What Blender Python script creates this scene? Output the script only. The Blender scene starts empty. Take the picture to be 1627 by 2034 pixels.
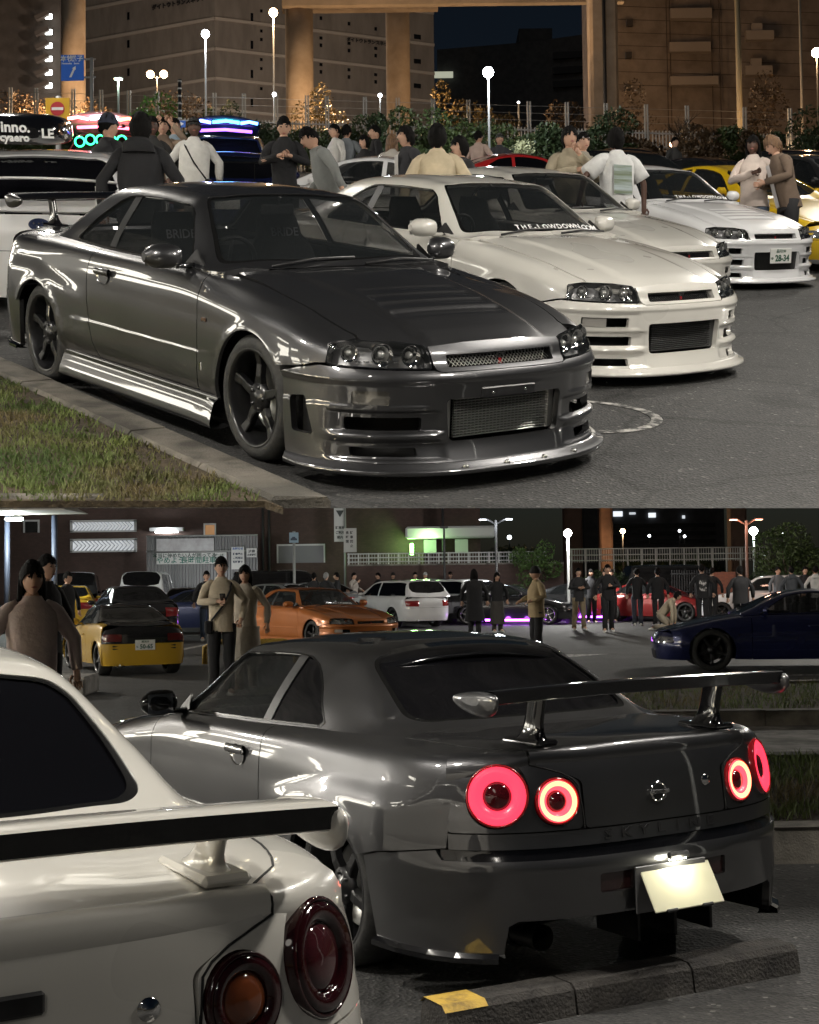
import bpy, bmesh, math, random
import numpy as np
from mathutils import Matrix, Vector
from mathutils.geometry import delaunay_2d_cdt
random.seed(7)
rng = np.random.default_rng(7)
R = math.radians
sc = bpy.context.scene
COL = sc.collection
# ------------------------------------------------------------------ camera
cam_d = bpy.data.cameras.new('camera'); cam = bpy.data.objects.new('camera', cam_d); COL.objects.link(cam)
sc.camera = cam
cam_d.sensor_fit = 'HORIZONTAL'; cam_d.sensor_width = 36.0; cam_d.lens = 36.0 * 2900 / 1627
cam_d.clip_start = 0.05; cam_d.clip_end = 2000
CAM_H = 1.564
cam.location = (0, 0, CAM_H)
cam.matrix_world = Matrix.Translation((0, 0, CAM_H)) @ Matrix.Rotation(R(90), 4, 'X') @ Matrix.Rotation(R(2.53), 4, 'X') @ Matrix.Rotation(R(-0.7), 4, 'Z')
# ------------------------------------------------------------------ world, sun, exposure
w = bpy.data.worlds.new('World'); sc.world = w; w.use_nodes = True
nt = w.node_tree
sky = nt.nodes.new('ShaderNodeTexSky'); sky.sky_type = 'NISHITA'; sky.sun_disc = False
sky.sun_elevation = R(28); sky.sun_rotation = R(200)
bgn = nt.nodes['Background']; bgn.inputs['Strength'].default_value = 0.0022
nt.links.new(sky.outputs[0], bgn.inputs['Color'])
sd = bpy.data.lights.new('moon', 'SUN'); sd.energy = 0.06; sd.angle = R(12); sd.color = (1.0, .93, .82)
so = bpy.data.objects.new('moon', sd); COL.objects.link(so)
so.rotation_euler = (R(50), 0, R(-25))
sc.view_settings.view_transform = 'Standard'; sc.view_settings.look = 'None'
sc.view_settings.exposure = 0.0; sc.view_settings.gamma = 1.0
sc.view_settings.use_curve_mapping = False
sc.cycles.max_bounces = 8; sc.cycles.transparent_max_bounces = 12
sc.cycles.sample_clamp_indirect = 4.0
sc.cycles.use_denoising = True
# ------------------------------------------------------------------ frames: the level lot and the sloping upper deck
# deck frame: x to the right, y up the slope, z square to the slope; its origin lies under the camera
DECK_H = 1.618
DW = Matrix(((0.99927706, 0.0035926, 0.03784782), (0.00769773, 0.95578535, -0.29396446), (-0.03723049, 0.29404329, 0.95506672)))
DECK = Matrix.Translation(Vector((0, 0, CAM_H)) - DW @ Vector((0, 0, DECK_H))) @ DW.to_4x4()
def dk(x, y, z=0.0): return DECK @ Vector((x, y, z))
# ------------------------------------------------------------------ materials
MATS = {}
def mat(name, col=(.5, .5, .5), rough=.5, metal=0., coat=0., crough=.03, emit=None, es=1., trans=0., spec=None, ior=None, alpha=None):
    if name in MATS: return MATS[name]
    m = bpy.data.materials.new(name); m.use_nodes = True; MATS[name] = m
    b = m.node_tree.nodes['Principled BSDF']
    b.inputs['Base Color'].default_value = (*col, 1); b.inputs['Roughness'].default_value = rough
    b.inputs['Metallic'].default_value = metal; b.inputs['Coat Weight'].default_value = coat; b.inputs['Coat Roughness'].default_value = crough
    if emit: b.inputs['Emission Color'].default_value = (*emit, 1); b.inputs['Emission Strength'].default_value = es
    if trans: b.inputs['Transmission Weight'].default_value = trans
    if spec is not None: b.inputs['Specular IOR Level'].default_value = spec
    if ior: b.inputs['IOR'].default_value = ior
    if alpha is not None: b.inputs['Alpha'].default_value = alpha
    return m
def N(m, t, **kw):
    n = m.node_tree.nodes.new(t)
    for k, v in kw.items():
        if k in n.inputs: n.inputs[k].default_value = v
        else: setattr(n, k, v)
    return n
def noisy(m, scale=8., c1=None, c2=None, bump=0., bscale=None, detail=6., rough=None, coord='Object', stretch=None, lo=.35, hi=.65, c3=None, s3=1.):
    """colour variation between c1 and c2 by noise, and a fine bump"""
    L = m.node_tree.links; b = m.node_tree.nodes['Principled BSDF']
    tc = N(m, 'ShaderNodeTexCoord'); mp = N(m, 'ShaderNodeMapping')
    L.new(tc.outputs[coord], mp.inputs['Vector'])
    if stretch: mp.inputs['Scale'].default_value = stretch
    n = N(m, 'ShaderNodeTexNoise', Scale=scale, Detail=detail, Roughness=.6); L.new(mp.outputs[0], n.inputs['Vector'])
    if c1:
        r = N(m, 'ShaderNodeValToRGB'); r.color_ramp.elements[0].position = lo; r.color_ramp.elements[1].position = hi
        r.color_ramp.elements[0].color = (*c1, 1); r.color_ramp.elements[1].color = (*c2, 1)
        L.new(n.outputs['Fac'], r.inputs[0]); out = r.outputs[0]
        if c3:
            n3 = N(m, 'ShaderNodeTexNoise', Scale=s3, Detail=3.); L.new(mp.outputs[0], n3.inputs['Vector'])
            r3 = N(m, 'ShaderNodeValToRGB'); r3.color_ramp.elements[0].position = .48; r3.color_ramp.elements[1].position = .62
            L.new(n3.outputs['Fac'], r3.inputs[0])
            mx = N(m, 'ShaderNodeMix', data_type='RGBA'); L.new(r3.outputs[0], mx.inputs[0]); L.new(out, mx.inputs[6]); mx.inputs[7].default_value = (*c3, 1)
            out = mx.outputs[2]
        L.new(out, b.inputs['Base Color'])
    if rough:
        mr = N(m, 'ShaderNodeMapRange'); mr.inputs['To Min'].default_value = rough[0]; mr.inputs['To Max'].default_value = rough[1]
        L.new(n.outputs['Fac'], mr.inputs[0]); L.new(mr.outputs[0], b.inputs['Roughness'])
    if bump:
        n2 = N(m, 'ShaderNodeTexNoise', Scale=bscale or scale * 6, Detail=4.); L.new(mp.outputs[0], n2.inputs['Vector'])
        bp = N(m, 'ShaderNodeBump', Strength=bump, Distance=.02); L.new(n2.outputs['Fac'], bp.inputs['Height']); L.new(bp.outputs[0], b.inputs['Normal'])
    return m
def paint(name, col, metal=0., rough=.32, coat=1., dirt=.06, ior=1.5):
    if name in MATS: return MATS[name]
    m = mat(name, col, rough, metal, coat, .025); m.node_tree.nodes['Principled BSDF'].inputs['Coat IOR'].default_value = ior
    d = tuple(c * (1 - dirt * 3) for c in col)
    noisy(m, 1.6, d, col, lo=.15, hi=.7, detail=1.5, rough=(rough * .85, rough * 1.2))
    cr = N(m, 'ShaderNodeTexNoise', Scale=9., Detail=5.); tc = N(m, 'ShaderNodeTexCoord'); L = m.node_tree.links
    L.new(tc.outputs['Object'], cr.inputs['Vector'])
    mr = N(m, 'ShaderNodeMapRange'); mr.inputs['To Min'].default_value = .01; mr.inputs['To Max'].default_value = .045
    L.new(cr.outputs['Fac'], mr.inputs[0]); L.new(mr.outputs[0], m.node_tree.nodes['Principled BSDF'].inputs['Coat Roughness'])
    return m
# ------------------------------------------------------------------ scene graph helpers
def tag(o, label=None, cat=None, group=None, kind=None):
    if label: o['label'] = label
    if cat: o['category'] = cat
    if group: o['group'] = group
    if kind: o['kind'] = kind
    return o
def empty(name, loc=(0, 0, 0), rz=0., parent=None):
    o = bpy.data.objects.new(name, None); COL.objects.link(o); o.location = loc; o.rotation_euler = (0, 0, rz); o.parent = parent
    o.empty_display_size = .2
    return o
def link(name, me, parent=None, mx=None):
    o = bpy.data.objects.new(name, me); COL.objects.link(o); o.parent = parent
    if mx is not None: o.matrix_local = mx
    return o
def mesh(name, verts, faces, m=None, parent=None, smooth=False, fmat=None):
    me = bpy.data.meshes.new(name)
    me.from_pydata([tuple(map(float, v)) for v in verts], [], faces)
    for x in (m if isinstance(m, (list, tuple)) else [m]):
        if x: me.materials.append(x)
    if smooth: me.polygons.foreach_set('use_smooth', [True] * len(me.polygons))
    if fmat: me.polygons.foreach_set('material_index', fmat)
    me.update()
    return link(name, me, parent)
def copy_tree(o, parent=None):
    c = o.copy(); COL.objects.link(c); c.parent = parent
    for ch in o.children: copy_tree(ch, c)
    return c
class MB:
    """collects boxes, tubes, lathes and sheets into one mesh"""
    def __init__(s): s.v = []; s.f = []; s.sm = []; s.mi = []
    def add(s, v, f, smooth=False, mi=0):
        n = len(s.v); s.v += [tuple(map(float, p)) for p in v]; s.f += [tuple(i + n for i in q) for q in f]; s.sm += [smooth] * len(f); s.mi += [mi] * len(f)
        return s
    def box(s, c, d, rot=None, bev=0., mi=0):
        x, y, z = d[0] / 2, d[1] / 2, d[2] / 2
        if bev <= 0:
            v = [(-x, -y, -z), (x, -y, -z), (x, y, -z), (-x, y, -z), (-x, -y, z), (x, -y, z), (x, y, z), (-x, y, z)]
            f = [(3, 2, 1, 0), (4, 5, 6, 7), (0, 1, 5, 4), (1, 2, 6, 5), (2, 3, 7, 6), (3, 0, 4, 7)]
        else:
            b = min(bev, x * .9, y * .9, z * .9); v = []; idx = {}
            for sx in (-1, 1):
                for sy in (-1, 1):
                    for sz in (-1, 1):
                        for a in range(3):
                            p = [sx * (x - b), sy * (y - b), sz * (z - b)]; p[a] = (sx * x, sy * y, sz * z)[a]
                            idx[sx, sy, sz, a] = len(v); v.append(tuple(p))
            f = []
            for a in range(3):
                p, q = (a + 1) % 3, (a + 2) % 3
                for sg in (-1, 1):
                    def key(i, j):
                        k = [0, 0, 0]; k[a] = sg; k[p] = i; k[q] = j; return idx[(*k, a)]
                    l = [key(-1, -1), key(1, -1), key(1, 1), key(-1, 1)]; f.append(tuple(l if sg > 0 else l[::-1]))
            for a in range(3):
                p, q = (a + 1) % 3, (a + 2) % 3
                for i in (-1, 1):
                    for j in (-1, 1):
                        def k2(t, ax):
                            k = [0, 0, 0]; k[a] = t; k[p] = i; k[q] = j; return idx[(*k, ax)]
                        l = [k2(-1, p), k2(1, p), k2(1, q), k2(-1, q)]; f.append(tuple(l if i * j < 0 else l[::-1]))
            for sx in (-1, 1):
                for sy in (-1, 1):
                    for sz in (-1, 1):
                        l = [idx[sx, sy, sz, 0], idx[sx, sy, sz, 1], idx[sx, sy, sz, 2]]; f.append(tuple(l if sx * sy * sz > 0 else l[::-1]))
        M = Matrix.Translation(c) @ (rot.to_4x4() if rot is not None else Matrix())
        return s.add([M @ Vector(p) for p in v], f, False, mi)
    def tube(s, pts, r, n=8, cap=True, smooth=True, mi=0, flat=1.0):
        pts = [Vector(p) for p in pts]; k = len(pts); rs = r if isinstance(r, (list, tuple)) else [r] * k; v = []; f = []
        up = None
        for i, p in enumerate(pts):
            t = (pts[min(i + 1, k - 1)] - pts[max(i - 1, 0)])
            t = t.normalized() if t.length > 1e-9 else Vector((0, 0, 1))
            if up is None: up = Vector((0, 0, 1)) if abs(t.z) < .9 else Vector((1, 0, 0))
            a = t.cross(up).normalized(); b = a.cross(t).normalized(); up = b
            for j in range(n):
                th = 2 * math.pi * j / n; v.append(p + (a * math.cos(th) + b * math.sin(th) * flat) * rs[i])
        for i in range(k - 1):
            for j in range(n): f.append((i * n + j, i * n + (j + 1) % n, (i + 1) * n + (j + 1) % n, (i + 1) * n + j))
        if cap: f.append(tuple(range(n))[::-1]); f.append(tuple((k - 1) * n + j for j in range(n)))
        return s.add(v, f, smooth, mi)
    def lathe(s, prof, n=24, M=None, smooth=True, mi=0, close=False):
        """prof: (radius, height along local z)"""
        M = M or Matrix(); v = []; f = []; k = len(prof)
        for (r, h) in prof:
            for j in range(n):
                th = 2 * math.pi * j / n; v.append(M @ Vector((r * math.cos(th), r * math.sin(th), h)))
        for i in range(k - 1):
            for j in range(n): f.append((i * n + j, i * n + (j + 1) % n, (i + 1) * n + (j + 1) % n, (i + 1) * n + j))
        return s.add(v, f, smooth, mi)
    def prism(s, poly, M, h, mi=0, smooth=False):
        """closed polygon (x,y) extruded along local z by h"""
        n = len(poly); v = [M @ Vector((p[0], p[1], 0)) for p in poly] + [M @ Vector((p[0], p[1], h)) for p in poly]
        f = [tuple(range(n))[::-1], tuple(range(n, 2 * n))] + [(i, (i + 1) % n, n + (i + 1) % n, n + i) for i in range(n)]
        return s.add(v, f, smooth, mi)
    def grid(s, P, smooth=True, mi=0, closed=False):
        a, b = len(P), len(P[0]); v = [q for row in P for q in row]; f = []
        for i in range(a - 1):
            for j in range(b if closed else b - 1): f.append((i * b + j, i * b + (j + 1) % b, (i + 1) * b + (j + 1) % b, (i + 1) * b + j))
        return s.add(v, f, smooth, mi)
    def build(s, name, m, parent=None):
        me = bpy.data.meshes.new(name); me.from_pydata(s.v, [], s.f)
        for x in (m if isinstance(m, (list, tuple)) else [m]): me.materials.append(x)
        me.polygons.foreach_set('use_smooth', s.sm); me.polygons.foreach_set('material_index', s.mi); me.update()
        return link(name, me, parent)
AX = {'x': Matrix.Rotation(R(90), 4, 'Y'), 'y': Matrix.Rotation(R(-90), 4, 'X'), 'z': Matrix()}
FONT = None
def text_mesh(name, body, size, m, parent=None, depth=.002, bold=0., sx=1., shear=0., spacing=1.):
    cu = bpy.data.curves.new(name, 'FONT'); cu.body = body; cu.size = size; cu.extrude = depth / 2; cu.offset = bold
    cu.align_x = 'CENTER'; cu.align_y = 'CENTER'; cu.shear = shear; cu.space_character = spacing; cu.resolution_u = 2
    o = bpy.data.objects.new(name, cu)
    me = bpy.data.meshes.new_from_object(o)
    bpy.data.objects.remove(o); bpy.data.curves.remove(cu)
    me.materials.clear(); me.materials.append(m)
    if sx != 1.: me.transform(Matrix.Diagonal((sx, 1, 1, 1)))
    return link(name, me, parent)
def face_mx(origin, right, up):
    """frame whose local x is right, local y is up and local z comes out of the face"""
    r = Vector(right).normalized(); u = Vector(up); u = (u - r * u.dot(r)).normalized(); n = r.cross(u)
    M = Matrix((r, u, n)).transposed().to_4x4(); M.translation = Vector(origin); return M
# ------------------------------------------------------------------ smooth surfaces and panels cut out of them
class Sp:
    """cubic Hermite through (xs, Y), finite difference tangents, Y may carry trailing dimensions"""
    def __init__(s, xs, Y):
        o = np.argsort(xs); s.x = np.asarray(xs, float)[o]; s.y = np.asarray(Y, float)[o]
        h = np.diff(s.x); sh = (-1,) + (1,) * (s.y.ndim - 1); d = np.diff(s.y, axis=0) / h.reshape(sh)
        m = np.empty_like(s.y); m[0] = d[0]; m[-1] = d[-1]
        if len(s.x) > 2:
            w0 = h[1:].reshape(sh); w1 = h[:-1].reshape(sh); m[1:-1] = (w0 * d[:-1] + w1 * d[1:]) / (w0 + w1)
        s.m = m
    def __call__(s, x):
        x = np.clip(np.asarray(x, float), s.x[0], s.x[-1]); i = np.clip(np.searchsorted(s.x, x, side='right') - 1, 0, len(s.x) - 2)
        h = s.x[i + 1] - s.x[i]; t = (x - s.x[i]) / h; sh = t.shape + (1,) * (s.y.ndim - 1); t = t.reshape(sh); h = h.reshape(sh)
        t2 = t * t; t3 = t2 * t
        return (2 * t3 - 3 * t2 + 1) * s.y[i] + (t3 - 2 * t2 + t) * h * s.m[i] + (-2 * t3 + 3 * t2) * s.y[i + 1] + (t3 - t2) * h * s.m[i + 1]
class Section:
    """body skin: rows of (y, z) control points along x; v = 0 on the centre line, |v| grows down the side"""
    def __init__(s, xs, rows):
        s.K = len(rows[0]) - 1; s.sp = Sp(xs, rows); s.post = None
    def __call__(s, u, v):
        u = np.asarray(u, float); v = np.asarray(v, float)
        P = s.sp(u); K = s.K; sg = np.where(v < 0, -1., 1.); q = np.clip(K - np.abs(v), 0, K)
        i = np.clip(np.floor(q).astype(int), 0, K - 1); t = (q - i)[:, None]; n = np.arange(len(u))
        p1 = P[n, i]; p2 = P[n, i + 1]
        p0 = np.where((i > 0)[:, None], P[n, np.maximum(i - 1, 0)], 2 * p1 - p2)
        mir = P[n, K - 1] * [-1, 1]; p3 = np.where((i + 2 <= K)[:, None], P[n, np.minimum(i + 2, K)], mir)
        d01 = np.linalg.norm(p1 - p0, axis=1)[:, None] + 1e-6; d12 = np.linalg.norm(p2 - p1, axis=1)[:, None] + 1e-6; d23 = np.linalg.norm(p3 - p2, axis=1)[:, None] + 1e-6
        m1 = ((p1 - p0) / d01 * d12 + (p2 - p1) / d12 * d01) / (d01 + d12) * d12
        m2 = ((p2 - p1) / d12 * d23 + (p3 - p2) / d23 * d12) / (d12 + d23) * d12
        t2 = t * t; t3 = t2 * t
        yz = (2 * t3 - 3 * t2 + 1) * p1 + (t3 - 2 * t2 + t) * m1 + (-2 * t3 + 3 * t2) * p2 + (t3 - t2) * m2
        out = np.stack([u, yz[:, 0] * sg, yz[:, 1]], 1)
        return s.post(out) if s.post else out
    def vz(s, x, z, lo=0., hi=None):
        """|v| where the side reaches height z"""
        vs = np.linspace(lo, hi if hi is not None else s.K, 160); p = s(np.full(160, x), vs)[:, 2]
        o = np.argsort(p); return float(np.interp(z, p[o], vs[o]))
    def vy(s, x, y, hi=None):
        vs = np.linspace(0, hi if hi is not None else s.K, 160); p = s(np.full(160, x), vs)[:, 1]
        k = int(np.argmax(p)); return float(np.interp(y, p[:k + 1], vs[:k + 1]))
class Nose:
    """bumper skin: a superellipse plan contour for every height z; u = arc length from the middle, v = z"""
    def __init__(s, xc, sgn, a, b, n):
        s.xc = xc; s.sg = sgn; s.a = a; s.b = b; s.n = n; s.post = None
        th = np.linspace(0, math.pi / 2, 4000); yy = np.sin(th) ** 1.0
        xx = np.maximum(1 - yy ** n, 0) ** (1 / n)
        A = float(np.mean(a.y)); B = float(np.mean(b.y))
        q = np.r_[0, np.cumsum(np.hypot(np.diff(xx) * A, np.diff(yy) * B))]
        s.q = q; s.yy = yy; s.xx = xx; s.B = B; s.qm = q[-1]
    def __call__(s, u, v):
        u = np.asarray(u, float); v = np.asarray(v, float); au = np.abs(u)
        y = np.interp(au, s.q, s.yy) * np.sign(u) * s.b(v); x = s.xc + s.sg * np.interp(au, s.q, s.xx) * s.a(v)
        over = np.maximum(au - s.qm, 0); x = x - s.sg * over
        out = np.stack([x, y, v], 1)
        return s.post(out) if s.post else out
    def qy(s, y, z=.5):
        b = float(s.b(np.array([z]))[0]); return math.copysign(float(np.interp(abs(y) / b, s.yy, s.q)), y)
    def qx(s, x, z=.5):
        a = float(s.a(np.array([z]))[0]); f = (x - s.xc) * s.sg / a
        if f < 0: return s.qm - f * a
        return float(np.interp(-f, -s.xx, s.q))
def resamp(poly, su, sv):
    out = []
    for i, p in enumerate(poly):
        q = poly[(i + 1) % len(poly)]; n = max(1, int(math.ceil(math.hypot((q[0] - p[0]) / su, (q[1] - p[1]) / sv))))
        for k in range(n): t = k / n; out.append((p[0] + (q[0] - p[0]) * t, p[1] + (q[1] - p[1]) * t))
    return out
def rounded(poly, r, seg=4, sv=1.):
    """polygon with its corners rounded; r in u units, sv scales v to u"""
    out = []; n = len(poly); P = [np.array((p[0], p[1] * sv)) for p in poly]
    for i in range(n):
        a, b, c = P[i - 1], P[i], P[(i + 1) % n]; rr = r[i] if isinstance(r, (list, tuple)) else r
        d1 = np.linalg.norm(a - b); d2 = np.linalg.norm(c - b); k = min(rr, d1 * .45, d2 * .45)
        if k < 1e-5: out.append((b[0], b[1] / sv)); continue
        p = b + (a - b) / d1 * k; q = b + (c - b) / d2 * k
        for j in range(seg + 1):
            t = j / seg; z = (1 - t) ** 2 * p + 2 * t * (1 - t) * b + t * t * q; out.append((z[0], z[1] / sv))
    return out
def inside(pts, poly):
    x, y = pts[:, 0], pts[:, 1]; P = np.asarray(poly); r = np.zeros(len(pts), bool); j = len(P) - 1
    for i in range(len(P)):
        xi, yi = P[i]; xj, yj = P[j]
        if yi != yj: r ^= ((yi > y) != (yj > y)) & (x < (xj - xi) * (y - yi) / (yj - yi) + xi)
        j = i
    return r
PCACHE = {}
def panel(name, surf, outline, holes=(), su=.05, sv=.05, depth=.018, m=None, parent=None, flip=None, off=0., rim=True, mirror=False):
    """a sheet cut from a surface, edges turned in by depth; smooth normals from the surface itself"""
    key = (name, id(surf), hash(tuple(map(tuple, np.round(np.array(outline), 5)))), hash(tuple(hash(tuple(map(tuple, np.round(np.array(h), 5)))) for h in holes)), su, sv, depth, off, rim, mirror)
    if key in PCACHE:
        me = PCACHE[key]
        if m and me.materials[0] is not m: me = me.copy(); me.materials[0] = m
        return link(name, me, parent)
    loops = [resamp(outline, su, sv)] + [resamp(h, su, sv) for h in holes]
    pts = []; edges = []; rings = []
    for lp in loops:
        b = len(pts); pts += lp; k = len(lp); edges += [(b + i, b + (i + 1) % k) for i in range(k)]; rings.append((b, k))
    A = np.array(loops[0]); lo = A.min(0); hi = A.max(0)
    gu = np.arange(lo[0] + su * .5, hi[0], su); gv = np.arange(lo[1] + sv * .5, hi[1], sv)
    g = np.array([(a, b) for a in gu for b in gv]) if len(gu) and len(gv) else np.zeros((0, 2))
    if len(g):
        k = inside(g, loops[0])
        for h in loops[1:]: k &= ~inside(g, h)
        g = g[k]
        bp = np.array(pts)
        if len(g):
            d = np.full(len(g), 1e9)
            for c in range(0, len(bp), 200):
                dd = ((g[:, None, 0] - bp[None, c:c + 200, 0]) / su) ** 2 + ((g[:, None, 1] - bp[None, c:c + 200, 1]) / sv) ** 2; d = np.minimum(d, dd.min(1))
            g = g[d > .3]
    allp = [Vector((p[0] / su, p[1] / sv)) for p in pts] + [Vector((p[0] / su, p[1] / sv)) for p in g]
    res = delaunay_2d_cdt(allp, edges, [], 0, 1e-5)
    V2 = np.array([(p[0] * su, p[1] * sv) for p in res[0]]); T = [tuple(t) for t in res[2]]
    cen = np.array([V2[list(t)].mean(0) for t in T]); k = inside(cen, loops[0])
    for h in loops[1:]: k &= ~inside(cen, h)
    T = [t for t, q in zip(T, k) if q]
    e = 2e-3
    P = surf(V2[:, 0], V2[:, 1]); du = surf(V2[:, 0] + e, V2[:, 1]) - surf(V2[:, 0] - e, V2[:, 1]); ev = e * sv / su
    dv = surf(V2[:, 0], V2[:, 1] + ev) - surf(V2[:, 0], V2[:, 1] - ev)
    n = np.cross(du, dv); ln = np.linalg.norm(n, axis=1)[:, None]; n = n / np.maximum(ln, 1e-12)
    if flip is None: flip = float(np.mean(np.sum(n * (P - np.array((0, 0, .45))), axis=1))) < 0
    if flip: n = -n
    cr = np.cross(P[[t[1] for t in T]] - P[[t[0] for t in T]], P[[t[2] for t in T]] - P[[t[0] for t in T]])
    T = [t if np.dot(c_, n[t[0]]) > 0 else t[::-1] for t, c_ in zip(T, cr)]
    if mirror: P = P * [1, -1, 1]; n = n * [1, -1, 1]; T = [t[::-1] for t in T]
    P = P + n * off
    verts = P.tolist(); faces = list(T); nrm = [n[i] for t in T for i in t]
    if rim and depth:
        cnt = {}
        for t in T:
            for i in range(3):
                a, b = t[i], t[(i + 1) % 3]; cnt[(a, b)] = 1
        bd = [(a, b) for (a, b) in cnt if (b, a) not in cnt]
        used = sorted({i for e2 in bd for i in e2}); base = len(verts); pos = {i: j for j, i in enumerate(used)}; U = len(used)
        verts += [verts[i] for i in used]; verts += (P[used] - n[used] * depth).tolist()
        for a, b in bd:
            f = (base + pos[a], base + U + pos[a], base + U + pos[b], base + pos[b]); faces.append(f); nrm += [np.zeros(3)] * 4
    me = bpy.data.meshes.new(name); me.from_pydata(verts, [], faces)
    me.polygons.foreach_set('use_smooth', [True] * len(faces)); me.update()
    me.normals_split_custom_set([tuple(map(float, q)) for q in nrm])
    if m: me.materials.append(m)
    PCACHE[key] = me
    return link(name, me, parent)
def circ(cx, cy, rx, ry, n=28, a0=0., a1=2 * math.pi, end=False):
    k = n + 1 if end else n
    return [(cx + rx * math.cos(a0 + (a1 - a0) * i / n), cy + ry * math.sin(a0 + (a1 - a0) * i / n)) for i in range(k)]
# ------------------------------------------------------------------ the coupe that stands here several times
XR, XF = -1.60, 1.60
NR, NF = 2.9, 2.6
aR, aF = .725, .64
_st = [1.60, 1.33, 1.0, .7, .2, -.5, -1.0, -1.33, -1.60]
_rw = [
 [(.84,.15),(.885,.30),(.885,.45),(.880,.60),(.848,.70),(.785,.752),(.675,.772),(.36,.792),(0,.798)],
 [(.84,.15),(.880,.30),(.885,.45),(.886,.62),(.864,.735),(.795,.795),(.668,.815),(.36,.838),(0,.845)],
 [(.82,.15),(.865,.30),(.872,.46),(.873,.64),(.858,.765),(.795,.836),(.655,.855),(.36,.878),(0,.885)],
 [(.80,.15),(.860,.30),(.868,.47),(.868,.66),(.855,.79),(.815,.858),(.73,.888),(.36,.905),(0,.91)],
 [(.80,.15),(.860,.30),(.870,.48),(.870,.67),(.858,.80),(.828,.868),(.772,.898),(.36,.915),(0,.915)],
 [(.80,.15),(.862,.30),(.872,.49),(.872,.68),(.861,.80),(.832,.874),(.772,.906),(.36,.92),(0,.92)],
 [(.82,.15),(.868,.30),(.876,.49),(.876,.66),(.862,.79),(.828,.878),(.752,.918),(.36,.94),(0,.945)],
 [(.84,.15),(.880,.30),(.884,.48),(.882,.63),(.862,.78),(.815,.882),(.715,.926),(.36,.945),(0,.95)],
 [(.84,.16),(.880,.31),(.886,.48),(.883,.63),(.860,.775),(.81,.88),(.675,.924),(.36,.945),(0,.95)]]
def _ext():
    xs = list(_st); rows = [list(r) for r in _rw]; b = _rw[-1]
    for x, dz in ((-1.8, .0), (-1.95, -.004), (-2.08, -.010), (-2.18, -.017), (-2.25, -.024), (-2.30, -.030)):
        k = max(1 - ((XR - x) / aR) ** NR, 0) ** (1 / NR)
        xs.append(x); rows.append([(y * k, z + dz * (1 if i > 4 else .3)) for i, (y, z) in enumerate(b)])
    b = _rw[0]
    for x, dz in ((1.75, -.031), (1.9, -.066), (2.02, -.098), (2.12, -.122), (2.19, -.142)):
        k = max(1 - ((x - XF) / aF) ** NF, 0) ** (1 / NF)
        xs.append(x); rows.append([(y * k, z + dz * (0, .0, .1, .5, .9, 1.18, 1.24, 1.05, 1.)[i]) for i, (y, z) in enumerate(b)])
    return xs, rows
WF, WRR, ARC, AZ = 1.3325, -1.3325, .352, .305
def smooth(a, b, x): t = np.clip((x - a) / (b - a), 0, 1); return t * t * (3 - 2 * t)
def _post(p):
    x, y, z = p[:, 0], p[:, 1].copy(), p[:, 2].copy(); sg = np.sign(y); ay = np.abs(y); side = smooth(.72, .80, ay) 
    for cx, A in ((WF, .010), (WRR, .012)):
        r = np.hypot(x - cx, z - AZ); ay = ay + side * A * np.exp(-((r - .352) / .035) ** 2)
    t = np.clip((-.60 - x) / .75, 0, 1.6); rz = .60 + .12 * np.minimum(t, 1)          # rear blister under a rising ridge
    am = .024 * smooth(0, .5, t) * (1 - smooth(-1.75, -2.05, x)); ay = ay + side * am * (1 - smooth(rz - .03, rz + .07, z)) * smooth(.22, .40, z)
    lim = smooth(-.86, -.78, x) * (1 - smooth(.82, .90, x)); ay = ay + lim * side * .004 * (1 - smooth(.474, .492, z))
    top = 1 - smooth(.40 - .06 * (x - .8), .46 - .06 * (x - .8), ay); hb = smooth(.75, 1.1, x) * (1 - smooth(2.0, 2.15, x)); z = z + .016 * top * hb
    return np.stack([x, ay * sg, z], 1)
BODY = Section(*_ext()); BODY.post = _post
_g = [(.84, [(.76,.885),(.752,.887),(.744,.888),(.738,.890),(.4,.895),(0,.900)]),
 (.67, [(.776,.893),(.758,.895),(.739,.897),(.722,.900),(.40,.960),(0,.982)]),
 (.45, [(.777,.896),(.735,.952),(.686,1.002),(.634,1.046),(.36,1.082),(0,1.096)]),
 (.18, [(.778,.899),(.720,1.005),(.637,1.12),(.537,1.220),(.33,1.234),(0,1.240)]),
 (.02, [(.778,.900),(.712,1.02),(.624,1.142),(.545,1.228),(.33,1.264),(0,1.272)]),
 (-.35, [(.777,.905),(.706,1.03),(.618,1.155),(.552,1.236),(.33,1.284),(0,1.296)]),
 (-.70, [(.767,.912),(.702,1.03),(.618,1.145),(.548,1.228),(.33,1.274),(0,1.288)]),
 (-.95, [(.752,.918),(.697,1.02),(.613,1.12),(.538,1.200),(.33,1.246),(0,1.258)]),
 (-1.2, [(.738,.921),(.692,.98),(.635,1.045),(.578,1.088),(.33,1.132),(0,1.145)]),
 (-1.45, [(.706,.922),(.675,.936),(.645,.948),(.612,.958),(.33,1.01),(0,1.026)]),
 (-1.64, [(.66,.918),(.65,.919),(.63,.920),(.60,.921),(.33,.936),(0,.944)])]
CAB = Section([q[0] for q in _g], [q[1] for q in _g])
REAR = Nose(XR, -1, Sp([.15, .30, .45, .52, .56, .63, .75, .86, .92], [.735, .752, .762, .762, .745, .735, .722, .705, .690]),
            Sp([.15, .30, .45, .52, .56, .62, .70, .78, .83, .88, .92], [.872, .884, .892, .894, .892, .892, .878, .862, .845, .806, .74]), NR)
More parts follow.
